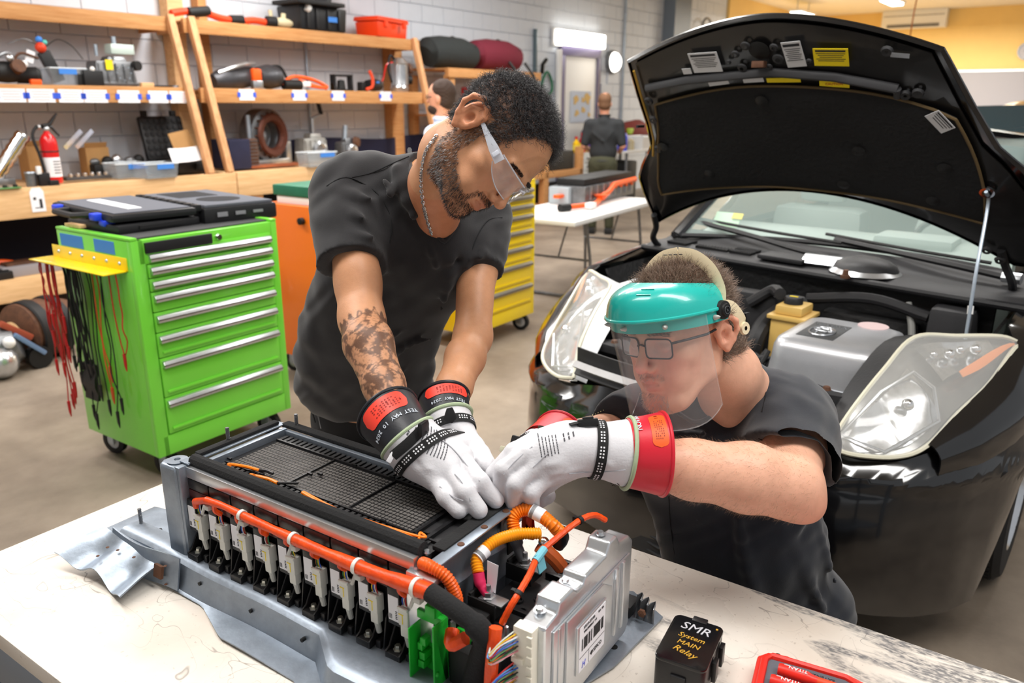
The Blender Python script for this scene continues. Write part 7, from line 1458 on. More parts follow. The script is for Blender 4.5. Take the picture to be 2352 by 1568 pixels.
# safety glasses
def L2(a, b, c): return V(*(toworld(np.array((a, b, c)), ho, hR, hs)))
sg1 = thing('safety_glasses', None, None); sg1.parent = m1
clr = M('clear polycarbonate', (236, 240, 244), .05, alpha=.12, coat=1); clf = M('frosted clear plastic', (214, 218, 228), .2, alpha=.62, coat=.6)
for s in (-1, 1):
    MB().grid(lambda u, v: L2(s*(.008+.062*u), .104+.012*(1-u)-.03*u*u, .021-.002-.04*v*math.sqrt(max(.05, 1-max(0, (u-.35)/.75)**2))), 12, 8, .0016).build('lens', clr, sg1, world=True)
    MB().ring([L2(s*(.008+.062*u/8), .105+.012*(1-u/8)-.03*(u/8)**2, .021) for u in range(9)], .0014, 6).build('brow_bar', clf, sg1, world=True)
    MB().ring([L2(s*(.008+.062*u/8), .104+.012*(1-u/8)-.03*(u/8)**2, .021-.002-.04*math.sqrt(max(.05, 1-max(0, (u/8-.35)/.75)**2))) for u in range(9)], .001, 6).build('lower_edge', clf, sg1, world=True)
    MB().ring([L2(s*.071, .083, .01), L2(s*.079, .06, .012), L2(s*.081, .03, .014), L2(s*.081, .004, .016)], [.009, .0085, .005, .003], 4, flat=.22, up=hR[:, 0]).build('temple_arm', clf, sg1, world=True)
    box_at('hinge', L2(s*.077, .07, .011), hR[:, 1], hR[:, 2], (.008, .012, .005), clf, sg1)
MB().ring([L2(-.009, .118, .012), L2(0, .121, .016), L2(.009, .118, .012)], .0022, 6).build('nose_bridge', clf, sg1, world=True)
# chain necklace
cp = spline([D(1002, 312, 1.47), D(975, 350, 1.435), D(966, 400, 1.45), D(967, 450, 1.475), D(977, 500, 1.505), D(990, 540, 1.53)], 16); nkl = thing('necklace', None, None); nkl.parent = m1
bodyo = [c for c in m1.children if c.name.startswith('body')][0]
acc = 0; last = None; k = 0
for p in cp:
    r_ = (p-V(0, 0, CAMH)).normalized(); ok, loc, nr, _ = bodyo.ray_cast(V(0, 0, CAMH)-V(m1.location)+r_*.5, r_)
    if ok: p = loc+V(m1.location)+nr*.0018
    if last is not None and (p-last).length < .0042: continue
    if last is not None:
        d = (p-last).normalized(); a, b, _ = basis(d); X = (a if k % 2 else b); MB().ring([p+d*.004*math.cos(t*PI/5)+X*.0028*math.sin(t*PI/5) for t in range(10)], .0013, 4, closed=True).build('link', silver_m, nkl, world=True); k += 1
    last = p
MB().sph(L2(.093, -.018, .034), .0022).build('ear_stud', chrome_m, m1, world=True)
# trousers and shoes
def trousers(parent, hip, kneeR, ankR, kneeL, ankL, mat, r=.095, name='trousers', hemcut=True):
    allp = np.array([hip, kneeR, ankR, kneeL, ankL]); S = SDF(allp.min(0)-.2, allp.max(0)+.2, .011); a = (V(kneeL)-V(kneeR)); a.z = 0; a = a.normalized()*.08
    S.ell(hip, (.16, .125, .13), k=.01)
    for k_, an, s in ((kneeR, ankR, -1), (kneeL, ankL, 1)): h_ = V(hip)+a*s+V(0, 0, -.04); S.chain([h_, h_.lerp(V(k_), .5), k_, an], [r, r*.9, r*.7, r*.58], k=.06, kj=.03)
    S.fold([V(hip)+V(-.1, -.1, -.05), V(hip)+V(.0, -.13, -.12)], .015, .008); S.fold([V(hip)+V(.1, -.1, -.05), V(hip)+V(.0, -.13, -.12)], .015, .008)
    P, F = S.mesh(2); return npmesh(name, P, F, mat, parent)
def shoe(parent, an, yaw, mat, sole):
    an = V(an); X = V(math.cos(yaw), math.sin(yaw), 0); Y = V(-X.y, X.x, 0); S = SDF(np.array(an)-(.3, .3, .12), np.array(an)+(.3, .3, .12), .008); z = .045-an.z
    S.ell(an+X*.02+V(0, 0, z+.02), (.09, .045, .05), RM(X, Y), k=.01); S.ell(an+X*.12+V(0, 0, z), (.1, .048, .036), RM(X, Y), k=.03); S.cap(an+V(0, 0, z+.02), an+V(0, 0, .06), .042, k=.02); S.plane((0, 0, .02), (0, 0, -1)); P, F = S.mesh(1); npmesh('shoe', P, F, mat, parent)
    MB().prism([(-.07, -.04), (.0, -.045), (.13, -.05), (.21, -.03), (.22, 0), (.21, .03), (.13, .05), (0, .045), (-.07, .04)], .022, an+V(0, 0, -an.z), X, Y).build('sole', sole, parent, bev=.004, world=True)
blackjean = M('black denim', (26, 26, 28), .9, bump=.4, bs=500, var=.25, vs=14)
hip1 = waist+V(.015, .07, -.09)
tr1 = trousers(m1, hip1, hip1+V(-.11, .02, -.42), hip1+V(-.13, .12, -hip1.z+.1), hip1+V(.12, -.0, -.42), hip1+V(.13, .12, -hip1.z+.1), blackjean, .1)
for s_, an in ((-1, hip1+V(-.13, .12, -hip1.z+.1)), (1, hip1+V(.13, .12, -hip1.z+.1))): shoe(m1, an, R(-90), dark_m, M('sole grey', (90, 88, 84), .7))
for pts in (((722, 905), (755, 915), (790, 900), (805, 885)), ((722, 885), (726, 920), (732, 960)), ((760, 885), (762, 905)), ((860, 900), (862, 960), (858, 1000))):
    pts = ons(tr1, pts, .0006)
    if len(pts) > 1: MB().ring(spline(pts, 4), .0011, 5).build('trouser_seam', M('seam light', (62, 62, 64), .9), tr1, world=True)
cb = thing('carabiner', None, None); cb.parent = m1
c0 = onr(tr1, 738, 925, .012); MB().ring([c0+CU*.022*math.cos(k*PI/8)+V(1, 0, 0)*.01*math.sin(k*PI/8) for k in range(16)], .0018, 6, closed=True).build('clip', grey_m, cb, world=True); MB().ring([c0+CU*-.022, c0+CU*-.05+V(.006, 0, 0), c0+CU*-.075+V(.012, 0, 0)], .002, 6).build('key', grey_m, cb, world=True); MB().ring(spline([c0+CU*.02, c0+CU*.01+V(-.012, 0, 0), c0+CU*-.02+V(-.014, 0, 0), c0+CU*-.06+V(-.004, 0, 0)], 4), .0022, 6).build('cord', dark_m, cb, world=True)
# ---- gloves of man 1
rubk = M('black rubber glove', (32, 34, 40), .42, bump=.1, bs=300); rubr = M('red rubber glove', (206, 34, 52), .38, bump=.08, bs=300); labr = M('orange red label', (240, 66, 48), .45); labo = M('orange label', (240, 92, 30), .45); whp = M('white print', (206, 214, 226), .6)
gR = thing('right_glove', None, None); gR.parent = m1
def ZD(px, py, z): return Zp(px, py, z)
c0, c1 = D(893, 955, 1.365), D(950, 1024, 1.31)
sp, ld, td, dd_ = cuff(gR, c0, c1, .0565, .046, rubk, rubk, labr, CT*1+V(.25, 0, 0), '', 1)
curved_text('TEST MAY 10 2024', .011, sp, .66, -.9, .125, whp, gR, 1); curved_text('9 1/2', .009, sp, .3, -.62, .11, M('label print red', None), gR, 1)
wr = D(962, 1038, 1.31); tb = .985
bases = [ZD(1002, 1100, 1.015), ZD(1034, 1078, 1.028), ZD(1060, 1052, 1.035), ZD(1078, 1024, 1.03)]; mids = [ZD(1030, 1142, 1.0), ZD(1072, 1130, 1.012), ZD(1104, 1106, 1.018), ZD(1118, 1068, 1.02)]; tips = [ZD(1058, 1172, .985), ZD(1104, 1172, .985), ZD(1142, 1148, .986), ZD(1150, 1104, .998)]
def handR(S):
    S.chain([D(936, 1006, 1.317), D(950, 1024, 1.313), wr], [.054, .048, .043], k=.012); 
    for b_, r_ in zip(bases, (.021, .022, .023, .022)): S.chain([wr+V(.004, -.002, .002), wr.lerp(b_, .55), b_], [.034, .027, r_], k=.024, kj=.015)
    for b_, m_, t_, r_ in zip(bases, mids, tips, (.0155, .0155, .0155, .0145)): S.chain([b_, m_, t_], [r_+.001, r_, r_-.001], k=.004, kj=.006)
    S.chain([wr+V(.02, .0, -.01), ZD(1050, 1010, 1.0), ZD(1098, 1040, .99), ZD(1125, 1075, .985)], [.026, .02, .016, .0145], k=.02)
    for a_, b_, w_, A in ((bases[0], bases[3], .006, -.002), (D(958, 1060, 1.27), D(1000, 1085, 1.25), .005, .0022), (D(985, 1010, 1.27), D(1040, 1055, 1.25), .0035, .002), (D(940, 1040, 1.28), D(975, 1080, 1.25), .005, -.003), (D(1020, 1110, 1.22), D(1050, 1140, 1.22), .004, -.002), (D(1000, 1040, 1.25), D(1060, 1090, 1.22), .008, .002), (mids[0]+V(0, 0, .01), mids[0]+V(.015, .01, .012), .004, -.002), (mids[1]+V(0, 0, .01), mids[1]+V(.015, .01, .012), .004, -.002)): S.fold([a_, b_], w_, A)
    d = (wr-D(936, 1006, 1.317)).normalized(); S.plane(D(938, 1008, 1.317), -d)
lo = np.minimum.reduce(tips+bases+[wr, D(936, 1006, 1.317)])-.07; hi = np.maximum.reduce(tips+bases+[wr, D(936, 1006, 1.317)])+.07
glR = glove(gR, handR, lo, hi)
cc_ = D(938, 1008, 1.317); dn_ = (wr-D(936, 1006, 1.317)).normalized(); a_, b_, _ = basis(dn_)
def binding(g, c, d, r, m=greent): a_, b_, _ = basis(d); return MB().ring([V(c)+(a_*math.cos(k*PI/20)+b_*math.sin(k*PI/20))*r for k in range(40)], .0036, 8, closed=True).build('cuff_binding', m, g, world=True)
binding(gR, cc_, dn_, .051); st_ = strap(gR, D(970, 1048, 1.305), dn_, .0455, on=glR)
bkl = D(975, 985, 1.268); box_at('buckle', bkl, a_+V(.3, 0, .1), CU*1, (.03, .022, .008), black_m, gR, .003); box_at('buckle_bar', bkl+CT*.005, a_+V(.3, 0, .1), CU, (.014, .02, .005), dark_m, gR); MB().ring([bkl, D(940, 1020, 1.258), D(905, 1050, 1.262)], .0085, 4, flat=.2, up=CT).build('strap_tail', strapm, gR, world=True); box_at('tail_end', D(901, 1053, 1.262), V(1, 0, -.6), CU, (.008, .018, .003), paper_m, gR)
surf_print(gR, glR, D(1010, 1065, 1.25), (.62, -.0, .62), (-.7, -.3, .6), [(.03-.005*k, -.012+.002*k, .03+.002*k, .0016) for k in range(9)] + [(.036+.007*k, -.008, .018, .0024) for k in range(3)])
for q in range(3): seam(gR, [onr(glR, *p, .0007) for p in (((1048, 1090), (1065, 1110), (1085, 1150)), ((1014, 1119), (1040, 1140), (1068, 1150)), ((1000, 1000), (1040, 1030), (1072, 1065), (1105, 1105)))[q]])
gL = thing('left_glove', None, None); gL.parent = m1
c0, c1 = D(1020, 918, 1.45), D(1030, 965, 1.415); sp, ld, td, dd_ = cuff(gL, c0, c1, .0475, .041, rubk, rubk, labr, CT+V(.3, 0, .4), '', 1)
curved_text('TEST MAY 2024', .009, sp, .75, -.7, .12, whp, gL, 1)
wL_ = D(1040, 1000, 1.40); bL = [D(1050, 1045, 1.39), D(1066, 1042, 1.38), D(1080, 1036, 1.37), D(1090, 1026, 1.37)]; tL = [D(1082, 1095, 1.345), D(1100, 1090, 1.34), D(1118, 1082, 1.335), D(1128, 1070, 1.33)]
def handL(S):
    c_ = D(1028, 958, 1.42); S.chain([c_, D(1034, 975, 1.41), wL_], [.046, .042, .037], k=.01)
    for b_, t_ in zip(bL, tL): S.chain([wL_, b_], [.03, .018], k=.02); S.chain([b_, (b_+t_)/2+V(0, 0, .006), t_], [.016, .0145, .013], k=.008)
    S.chain([wL_, D(1020, 1040, 1.36), D(1030, 1070, 1.34)], [.024, .017, .014], k=.015); S.plane(D(1029, 960, 1.42), -(wL_-c_))
lo = np.minimum.reduce(tL+[wL_, D(1020, 940, 1.42)])-.07; hi = np.maximum.reduce(tL+[wL_, D(1020, 940, 1.42)])+.07
glL = glove(gL, handL, lo, hi, .0032); dL_ = (wL_-D(1028, 958, 1.42)).normalized(); binding(gL, D(1029, 960, 1.42), dL_, .0455); strap(gL, D(1037, 990, 1.405), dL_, .0405, .008, on=glL)
MB().prism([(-.012, 0), (.004, -.006), (.012, .004), (.004, .022), (-.006, .02)], .006, D(1036, 965, 1.355), (1, 0, 0), CU).build('strap_end', strapm, gL, bev=.002, world=True)
# ================================================================ MAN WITH THE FACE SHIELD
m2 = thing('person', 'kneeling man in navy black T-shirt and clear face shield with a teal brow guard', 'person', (.56, 1.56, 0))
sk2 = skin_mat('fair skin', (232, 178, 150))
ho, hR, hs = np.array(D(1566, 766, 1.42)), HM((-0.607, 0.058, -0.792), (-0.779, -0.24, 0.579), (-0.156, 0.969, 0.191)), 1.0
shA, shB, nk = D(1818, 955, 1.56), D(1470, 960, 1.68), D(1700, 880, 1.55)      # his left, his right, neck
chest, belly, waist = D(1660, 1080, 1.66), D(1705, 1230, 1.72), D(1750, 1385, 1.8)
elA, wrA, elB, wrB = D(1815, 1112, 1.345), D(1470, 1052, 1.30), D(1390, 1000, 1.62), D(1290, 1010, 1.48)
S = SDF(np.minimum.reduce([shA, shB, waist, nk])-.2, np.maximum.reduce([shA, shB, waist, nk])+.2, .0055)
def torso2(S, e):
    ax = (shB-shA).normalized(); dn = (waist-chest).normalized(); fr = ax.cross(dn); fr = fr if fr.y < 0 else -fr; up = fr.cross(ax); Rm = np.array(Matrix((ax, fr, up)).transposed())
    S.cap(shA, shB, .07+e, .065+e, k=.01); S.ell(chest, (.175+e, .11+e, .15+e), Rm, k=.05); S.ell(belly, (.175+e, .135+e, .17+e), Rm, k=.07); S.ell(waist, (.2+e, .14+e, .14+e), Rm, k=.07)
    S.cap(nk+V(.01, .02, -.02), shA+V(-.03, .01, .03), .055+e, .045+e, k=.05); S.cap(nk+V(.0, .02, -.03), shB+V(.05, 0, .03), .05+e, .04+e, k=.05); S.ell(D(1600, 1060, 1.58), (.09+e, .05+e, .07+e), Rm, k=.06)
torso2(S, .006)
for pts, w_, A in ((((1520, 1150, 1.56), (1535, 1260, 1.6), (1560, 1360, 1.64)), .014, .008), (((1600, 1150, 1.54), (1610, 1280, 1.58), (1640, 1400, 1.62)), .016, .008), (((1700, 1190, 1.54), (1720, 1300, 1.58), (1760, 1400, 1.62)), .016, .009), (((1800, 1200, 1.56), (1850, 1300, 1.6), (1900, 1390, 1.64)), .015, .009), (((1870, 1180, 1.6), (1900, 1260, 1.62), (1940, 1360, 1.66)), .012, .008), (((1560, 1180, 1.55), (1575, 1300, 1.58)), .016, -.006), (((1740, 870, 1.5), (1730, 930, 1.46), (1720, 1000, 1.46)), .012, .007), (((1760, 880, 1.5), (1770, 940, 1.46), (1760, 990, 1.44)), .01, .006), (((1780, 870, 1.52), (1840, 900, 1.5), (1880, 960, 1.5)), .012, .006), (((1690, 930, 1.5), (1640, 985, 1.5), (1560, 990, 1.54)), .011, .006), (((1850, 1190, 1.56), (1790, 1250, 1.57)), .014, .008)):
    S.fold(spline(FD(*pts), 3), w_*.75, A*1.35)
S.chain([nk+V(-.02, -.035, .075), nk+V(-.035, -.05, .02)], [.062, .05], k=.004, sub=True)
hA = D(1816, 1050, 1.42); hB = D(1420, 975, 1.6)
sleeve(S, [shA, shA.lerp(hA, .5), hA], [.076, .084, .086], .072, .04, nrm=IM(-.55, -.75, .3), folds= [(FD(*p), w_, A) for p, w_, A in ((((1760, 920, 1.48), (1800, 960, 1.44), (1880, 1000, 1.45)), .01, .006), (((1745, 960, 1.46), (1790, 990, 1.42), (1870, 1030, 1.42)), .009, .005), (((1780, 900, 1.5), (1850, 930, 1.49), (1890, 980, 1.5)), .011, .006))])
sleeve(S, [shB, shB.lerp(hB, .6), hB], [.066, .06, .056], .047, .03, [(FD((1400, 930, 1.6), (1420, 980, 1.56), (1440, 1020, 1.58)), .01, .006)])
S.crumple(.0019); P, F = S.mesh(1); t2 = npmesh('t_shirt', P, F, navy_t, m2)
MB().ring(spline([onr(t2, *p, .0) for p in ((1560, 945), (1600, 965), (1645, 945), (1680, 905), (1700, 865), (1702, 835))], 5), .005, 6).build('neck_rib', navy_t, t2, world=True)
for pts in (((1745, 1000), (1790, 1025), (1840, 1050), (1895, 1095)), ((1715, 840), (1740, 860), (1760, 890), (1752, 940)), ((1540, 1135), (1545, 1200), (1560, 1300))): MB().ring(spline(ons(t2, pts, .0003), 3), .0011, 5).build('shirt_seam', ribm, t2, world=True)
pr = MB()
for k in range(7): q = D(1366+k*5, 945+k*-3 + (k % 2)*4, 1.5); r_ = (q-V(0, 0, CAMH)).normalized(); pr.box(onr(t2, 1352+k*6, 957-k*3, .001), (.0018, .001, .018), rot=RM(V(1, 0, .35), CU))
pr.build('chest_print', M('olive print', (176, 170, 120), .7), t2, world=True)['kind'] = 'stuff'
nb = [tolocal(p, ho, hR, hs) for p in (ho + hR @ np.array((0, -.03, -.04)), D(1668, 855, 1.49), D(1690, 900, 1.55), D(1680, 960, 1.62))]
lo = np.minimum(np.array((-.12, -.13, -.15)), np.array(nb).min(0)-.1); hi = np.maximum(np.array((.12, .14, .16)), np.array(nb).max(0)+.1)
S = SDF(lo, hi, .0024); head(S, ho, hR, hs, (nb, [.058, .062, .068, .07]), ear=1.0, nose=1.1); S.ell((0, .05, -.1), (.04, .04, .025), k=.03); P, F = S.mesh(1)
def hair2(P):
    a, b, z = np.abs(P[:, 0]), P[:, 1], P[:, 2]; near = (a > .0745)*(np.abs(z) < .036)*(b > -.045)*(b < .015)
    return sstep(z-np.where(b > .0, .075-sstep(a, .05, .066)*.04, np.where(b > -.02, .028, -.05)), -.004, .008)*(1-near)*(z > -.075)
def gt2(P): a, b, z = np.abs(P[:, 0]), P[:, 1], P[:, 2]; return ((z < -.082)*(a < .03)*(b > .045)*(z > -.118)*1.0 + (b > .085)*(z < -.046)*(z > -.057)*(a < .03)*.5).clip(0, 1)
cH, bw = headcols(P, None, lips=(.84, .6, .6), beard=lambda p: gt2(p)*.3, bcol=(.72, .6, .54), hairf=lambda p: hair2(p)*.9, hcol=(.3, .2, .15), blush=.2)
Wp, Wn0 = toworld(P, ho, hR, hs), normals(P, F); Wn0 *= 1 if (Wn0*P)[:2000].sum() > 0 else -1; Wn = Wn0 @ hR.T; UP, FW = hR[:, 2], hR[:, 1]; HPc, HFc = P, F
S = SDF(np.minimum.reduce([shA, shB, waist])-.16, np.maximum.reduce([shA, shB, waist])+.16, .01); torso2(S, -.005); TP, TF = S.mesh(1)
S = SDF(np.minimum.reduce([shA, elA, wrA])-.11, np.maximum.reduce([shA, elA, wrA])+.11, .0036)
S.chain([shA, shA.lerp(elA, .5), elA], [.062, .061, .05], k=.01, kj=.02); S.chain([elA+V(.005, 0, 0), elA.lerp(wrA, .28)+V(0, 0, .004), elA.lerp(wrA, .65), wrA], [.05, .0575, .048, .036], k=.03, kj=.02); S.ell(elA+V(.03, -.012, -.03), (.026, .026, .024), k=.03); AP, AF = S.mesh(1)
S = SDF(np.minimum.reduce([shB, elB, wrB])-.09, np.maximum.reduce([shB, elB, wrB])+.09, .005); S.chain([shB, elB], [.05, .042], k=.01); S.chain([elB, elB.lerp(wrB, .3), wrB], [.042, .043, .034], k=.02); LP, LF = S.mesh(1)
AN = normals(AP, AF); AN *= 1 if ((AP-AP.mean(0))*AN).sum() > 0 else -1
el_ = np.exp(-((AP-np.array(elA+V(.04, -.02, -.035)))**2).sum(1)/.0016)[:, None]; aC = 1-el_*np.array((0, .2, .2))
Pn, Fn = joinmesh([(Wp, HFc), (TP, TF), (AP, AF), (LP, LF)]); npmesh('body', Pn, Fn, sk2, m2, np.concatenate([cH, np.ones((len(TP), 3)), aC, np.ones((len(LP), 3))]))
hw2 = hair2(HPc); brn = (.24, .165, .12)
hairset('hair', hw2*(1+1.5*sstep(HPc[:, 2], .05, .1)), 9500, .023, .00055, .0035, .8, lambda i: Wn[i]*.4+FW*-.1+UP*.1-UP*0, brn, jit=.35, seg=5, parent=m2, PP=Wp, NN=Wn)
hairset('short_back_hair', hw2*(HPc[:, 2] < .06)*1.0, 3500, .012, .0005, .001, .5, lambda i: Wn[i]*.5-UP*.4-FW*.4, brn, jit=.25, seg=3, parent=m2, PP=Wp, NN=Wn)
i = pick(gt2(HPc) > .4, gt2(HPc), 300, rng); strands('goatee', Wp[i], Wn[i]*.5-UP*.5+rng.normal(0, .2, (len(i), 3)), .007, .0004, hairm, m2, 0, 1, 3, None, np.tile((.45, .36, .3), (len(i), 1)), rng=rng)
i = pick(bw > .3, bw, 500, rng); strands('eyebrows', Wp[i], Wn[i]*.35+np.sign(HPc[i, 0])[:, None]*hR[:, 0]*.8, .008, .0005, hairm, m2, 0, 1, 3, None, np.tile(brn, (len(i), 1)), rng=rng)
axA = (AP-np.array(elA))@np.array((wrA-elA).normalized()); w = sstep(axA, -.03, .0)*sstep(.30-axA, 0, .02)*(1-.75*el_[:, 0])
i = pick(w > .1, w, 3000, rng); al = np.array((wrA-elA).normalized()); strands('arm_hair', AP[i], AN[i]*.5+al*.7+np.array((0, 0, -.3))+rng.normal(0, .25, (len(i), 3)), .009, .00014, hairm, m2, .001, .5, 3, None, np.tile((.42, .28, .18), (len(i), 1)), rng=rng)
def L2(a, b, c): return V(*toworld(np.array((a, b, c)), ho, hR, hs))
gl = thing('glasses', None, None); gl.parent = m2; gf = M('glasses frame', (26, 26, 30), .35)
for s in (-1, 1):
    rr = rrect(.05, .034, .008, 4); MB().ring([L2(s*.033+x, .105-.012*(abs(s*.033+x)/.06)**2, .002+y) for x, y in rr], .0015, 6, closed=True).build('rim', gf, gl, world=True)
    MB().grid(lambda u, v: L2(s*.033+(u-.5)*.048, .105-.012*(abs(s*.033+(u-.5)*.048)/.06)**2, .002+(v-.5)*.032), 4, 3, .001).build('lens', clr, gl, world=True)
    MB().ring([L2(s*.059, .094, .012), L2(s*.074, .07, .014), L2(s*.082, .03, .014), L2(s*.082, -.005, .018)], .0022, 6).build('temple', gf, gl, world=True)
MB().ring([L2(-.009, .106, .006), L2(0, .108, .009), L2(.009, .106, .006)], .0016, 6).build('bridge', gf, gl, world=True)
# face shield: brow guard, visor, head band, crown strap, knobs
fs_ = thing('face_shield', None, None); fs_.parent = m2; teal = M('teal plastic', (26, 176, 166), .28, coat=.5, bump=.08, bs=60); band = M('cream plastic band', (238, 222, 186), .4)
def brow(u, v):
    a = R(-97+194*u); k = math.cos(a)*.5+.5; r0 = .094; top_ = (math.sin(a)*.076, -.012+.1*max(math.cos(a), -.1)+.0, .074+.04*k); bot = (math.sin(a)*(.096+.012*k), .0+.15*max(math.cos(a), -.05), .054+.004*k)
    b = math.sin(PI*v)*.014*k; return L2(top_[0]+(bot[0]-top_[0])*v+math.sin(a)*b*.4, top_[1]+(bot[1]-top_[1])*v+b, top_[2]+(bot[2]-top_[2])*v+b*.8)
MB().grid(brow, 48, 12, .0022).build('brow_guard', teal, fs_, world=True)
MB().ring([brow(k/40, 1) for k in range(41)], .0034, 8).build('brim_edge', teal, fs_, world=True)
def bl(u, v): a = R(-94+188*u); k = math.cos(a)*.5+.5; return L2(math.sin(a)*(.097+.008*k), .0+.14*max(math.cos(a), -.05), .054+.004*k-.022*v)
MB().grid(bl, 44, 2, .002).build('brim_flange', teal, fs_, world=True)
for k in range(7): MB().ring([brow(.36+.012*t+.0*k, .25+.18*(k % 2)) + CT*.001 for t in range(7)], .0012, 5).build('raised_mark', teal, fs_, world=True) if k < 2 else None
def vis(u, v): a = R(-70+140*u); k = math.cos(a)*.5+.5; w_ = v; e = .035*(abs(2*u-1)**6)*v; return L2(math.sin(a)*(.1+.008*k)*(1-.03*v), -.002+.146*max(math.cos(a), -.05)-.022*v, .052+.006*k-(.208-e-.01*k)*w_)
MB().grid(vis, 40, 16, .0012).build('visor', M('visor plastic', (232, 238, 244), .04, alpha=.07, coat=1), fs_, world=True)
MB().ring([vis(0, k/8) for k in range(9)]+[vis(k/30, 1) for k in range(31)]+[vis(1, 1-k/8) for k in range(9)], .0011, 6).build('visor_edge', clr, fs_, world=True)
for u in (.08, .5, .68, .84, .93, .3): c_, n_ = bl(u, .6), (bl(u, .6)-L2(0, .03, .03)).normalized(); MB().lathe(c_, [(.005, 0), (.003, .008), (0, .012)], 10, n_).build('fixing_pin', M('pin grey', (190, 190, 184), .4), fs_, world=True)
for s in (-1, 1):
    c_ = L2(s*.098, .006, .052); n_ = V(*hR[:, 0])*s; MB().lathe(c_, [(0, .012), (.010, .012), (.011, .009), (.0155, .008), (.0165, 0), (.015, -.008), (0, -.008)], 20, n_).build('knob', dark_m, fs_, world=True); MB().lathe(c_, [(.006, .0135), (.007, .0135), (.007, .012)], 12, n_).box(c_+n_*.0125, (.002, .008, .002)).build('knob_mark', grey_m, fs_, world=True)
    MB().ring(spline([L2(s*.092, .0, .055), L2(s*.094, -.03, .045), L2(s*.086, -.065, .01), L2(s*.05, -.1, -.01), L2(0, -.112, -.012)], 5), .013, 4, flat=.16, up=hR[:, 0]).build('rear_band', band, fs_, world=True)
    MB().ring(spline([L2(s*.092, .0, .058), L2(s*.088, -.008, .085), L2(s*.07, -.012, .118), L2(s*.038, -.014, .14), L2(0, -.014, .147)], 5), .012, 4, flat=.16, up=hR[:, 1]).build('crown_strap', band, fs_, world=True)
    MB().lathe(L2(s*.09, -.06, .004), [(.004, .005), (.011, .005), (.012, 0)], 14, n_).build('eyelet', band, fs_, world=True); box_at('band_buckle', L2(s*.082, -.082, .012), hR[:, 1], hR[:, 2], (.012, .03, .008), dark_m, fs_)
MB().ring([L2(math.sin(R(a))*.088, -.01+.105*math.cos(R(a)), .058) for a in range(-90, 91, 10)], .011, 4, flat=.14, up=hR[:, 2]*0+hR[:, 1]).build('head_band', band, fs_, world=True)
pl_ = MB()
for k in range(4):
    for j in range(12): c_ = vis(.84-.012*k, .06+.014*j); pl_.box(c_+(c_-L2(0, .03, -.04)).normalized()*.0015, (.0012, .0012, .0022))
pl_.build('visor_print', ink_m, fs_, world=True)['kind'] = 'stuff'
for k in range(4): c_ = L2(.0, -.0, .1465-.0*k)+V(*hR[:, 0])*(.012*(k-1.5))+V(*hR[:, 2])*.001; MB().box(c_, (.006, .003, .001)).build('strap_slot', dark_m, fs_, world=True)
# lower body: kneeling
hip2 = waist+V(.01, .05, -.06); kz = .09
tr2 = trousers(m2, hip2, (hip2.x-.15, hip2.y-.1, kz), (hip2.x-.14, hip2.y+.26, kz-.01), (hip2.x+.13, hip2.y-.12, kz), (hip2.x+.14, hip2.y+.24, kz-.01), blackjean, .09)
for dx in (-.14, .14): shoe(m2, (hip2.x+dx, hip2.y+.3, .1), R(90), dark_m, M('sole grey', None))
# ---- gloves of man 2
gA = thing('left_glove', None, None); gA.parent = m2
c0, c1 = D(1522, 1038, 1.31), D(1440, 1037, 1.305); sp, ld, td, dd_ = cuff(gA, c0, c1, .0695, .057, rubr, rubr, labo, CT*.75+CU*.8, '', 0, lw=.016)
curved_text('NOVAX', .014, sp, .8, .05, .16, whp, gA, 1); curved_text('10', .008, sp, .3, .35, .1, M('label print', None), gA, 1)
g0, g1, wr = D(1443, 1037, 1.305), D(1372, 1030, 1.3), D(1310, 1030, 1.3)
kn = [D(1232, 1008, 1.285), D(1214, 1040, 1.268), D(1226, 1074, 1.264), D(1254, 1098, 1.27)]
md = [D(1182, 1036, 1.285), D(1160, 1078, 1.262), D(1187, 1110, 1.256), D(1224, 1130, 1.262)]; tp = [D(1134, 1088, 1.29), D(1150, 1138, 1.285), D(1184, 1154, 1.28), D(1226, 1160, 1.285)]
def handA(S):
    S.chain([g0+(g0-g1)*.1, g1, wr], [.0585, .044, .0415], k=.01, kj=.01)
    for b_, r_ in zip(kn, (.015, .0165, .0165, .0155)): S.chain([wr, wr.lerp(b_, .5), b_], [.036, .029, r_], k=.02, kj=.012)
    for b_, m_, t_, r_ in zip(kn, md, tp, (.0135, .0145, .0145, .0138)): S.chain([b_, m_, t_], [r_+.001, r_+.0005, r_-.001], k=.0025, kj=.005)
    S.chain([wr+V(0, 0, -.02), D(1262, 1105, 1.3), D(1240, 1128, 1.32)], [.026, .018, .014], k=.014)
    for a_, b_, w_, A in ((D(1208, 1065, 1.24), D(1228, 1030, 1.25), .0028, -.004), (D(1180, 1100, 1.24), D(1230, 1060, 1.24), .003, -.004), (D(1205, 1118, 1.24), D(1255, 1082, 1.24), .003, -.004), (D(1168, 1070, 1.25), D(1216, 1022, 1.25), .003, -.003), (D(1300, 1080, 1.255), D(1262, 1105, 1.26), .004, -.004), (D(1340, 1075, 1.26), D(1270, 1090, 1.25), .004, .002), (D(1290, 1060, 1.25), D(1250, 1075, 1.24), .006, .002), (D(1410, 1070, 1.255), D(1380, 1050, 1.26), .005, .0025), (D(1395, 1000, 1.25), D(1425, 1010, 1.25), .006, -.002), (D(1300, 1005, 1.26), D(1260, 1030, 1.25), .007, .002), (D(1440, 1085, 1.26), D(1330, 1080, 1.265), .0015, -.0015)): S.fold([a_, b_], w_, A)
    S.plane(g0, (g0-g1).normalized())
al_ = kn+md+tp+[g0, g1, wr]; glA = glove(gA, handA, np.min(al_, 0)-.07, np.max(al_, 0)+.07); da = (g1-g0).normalized()
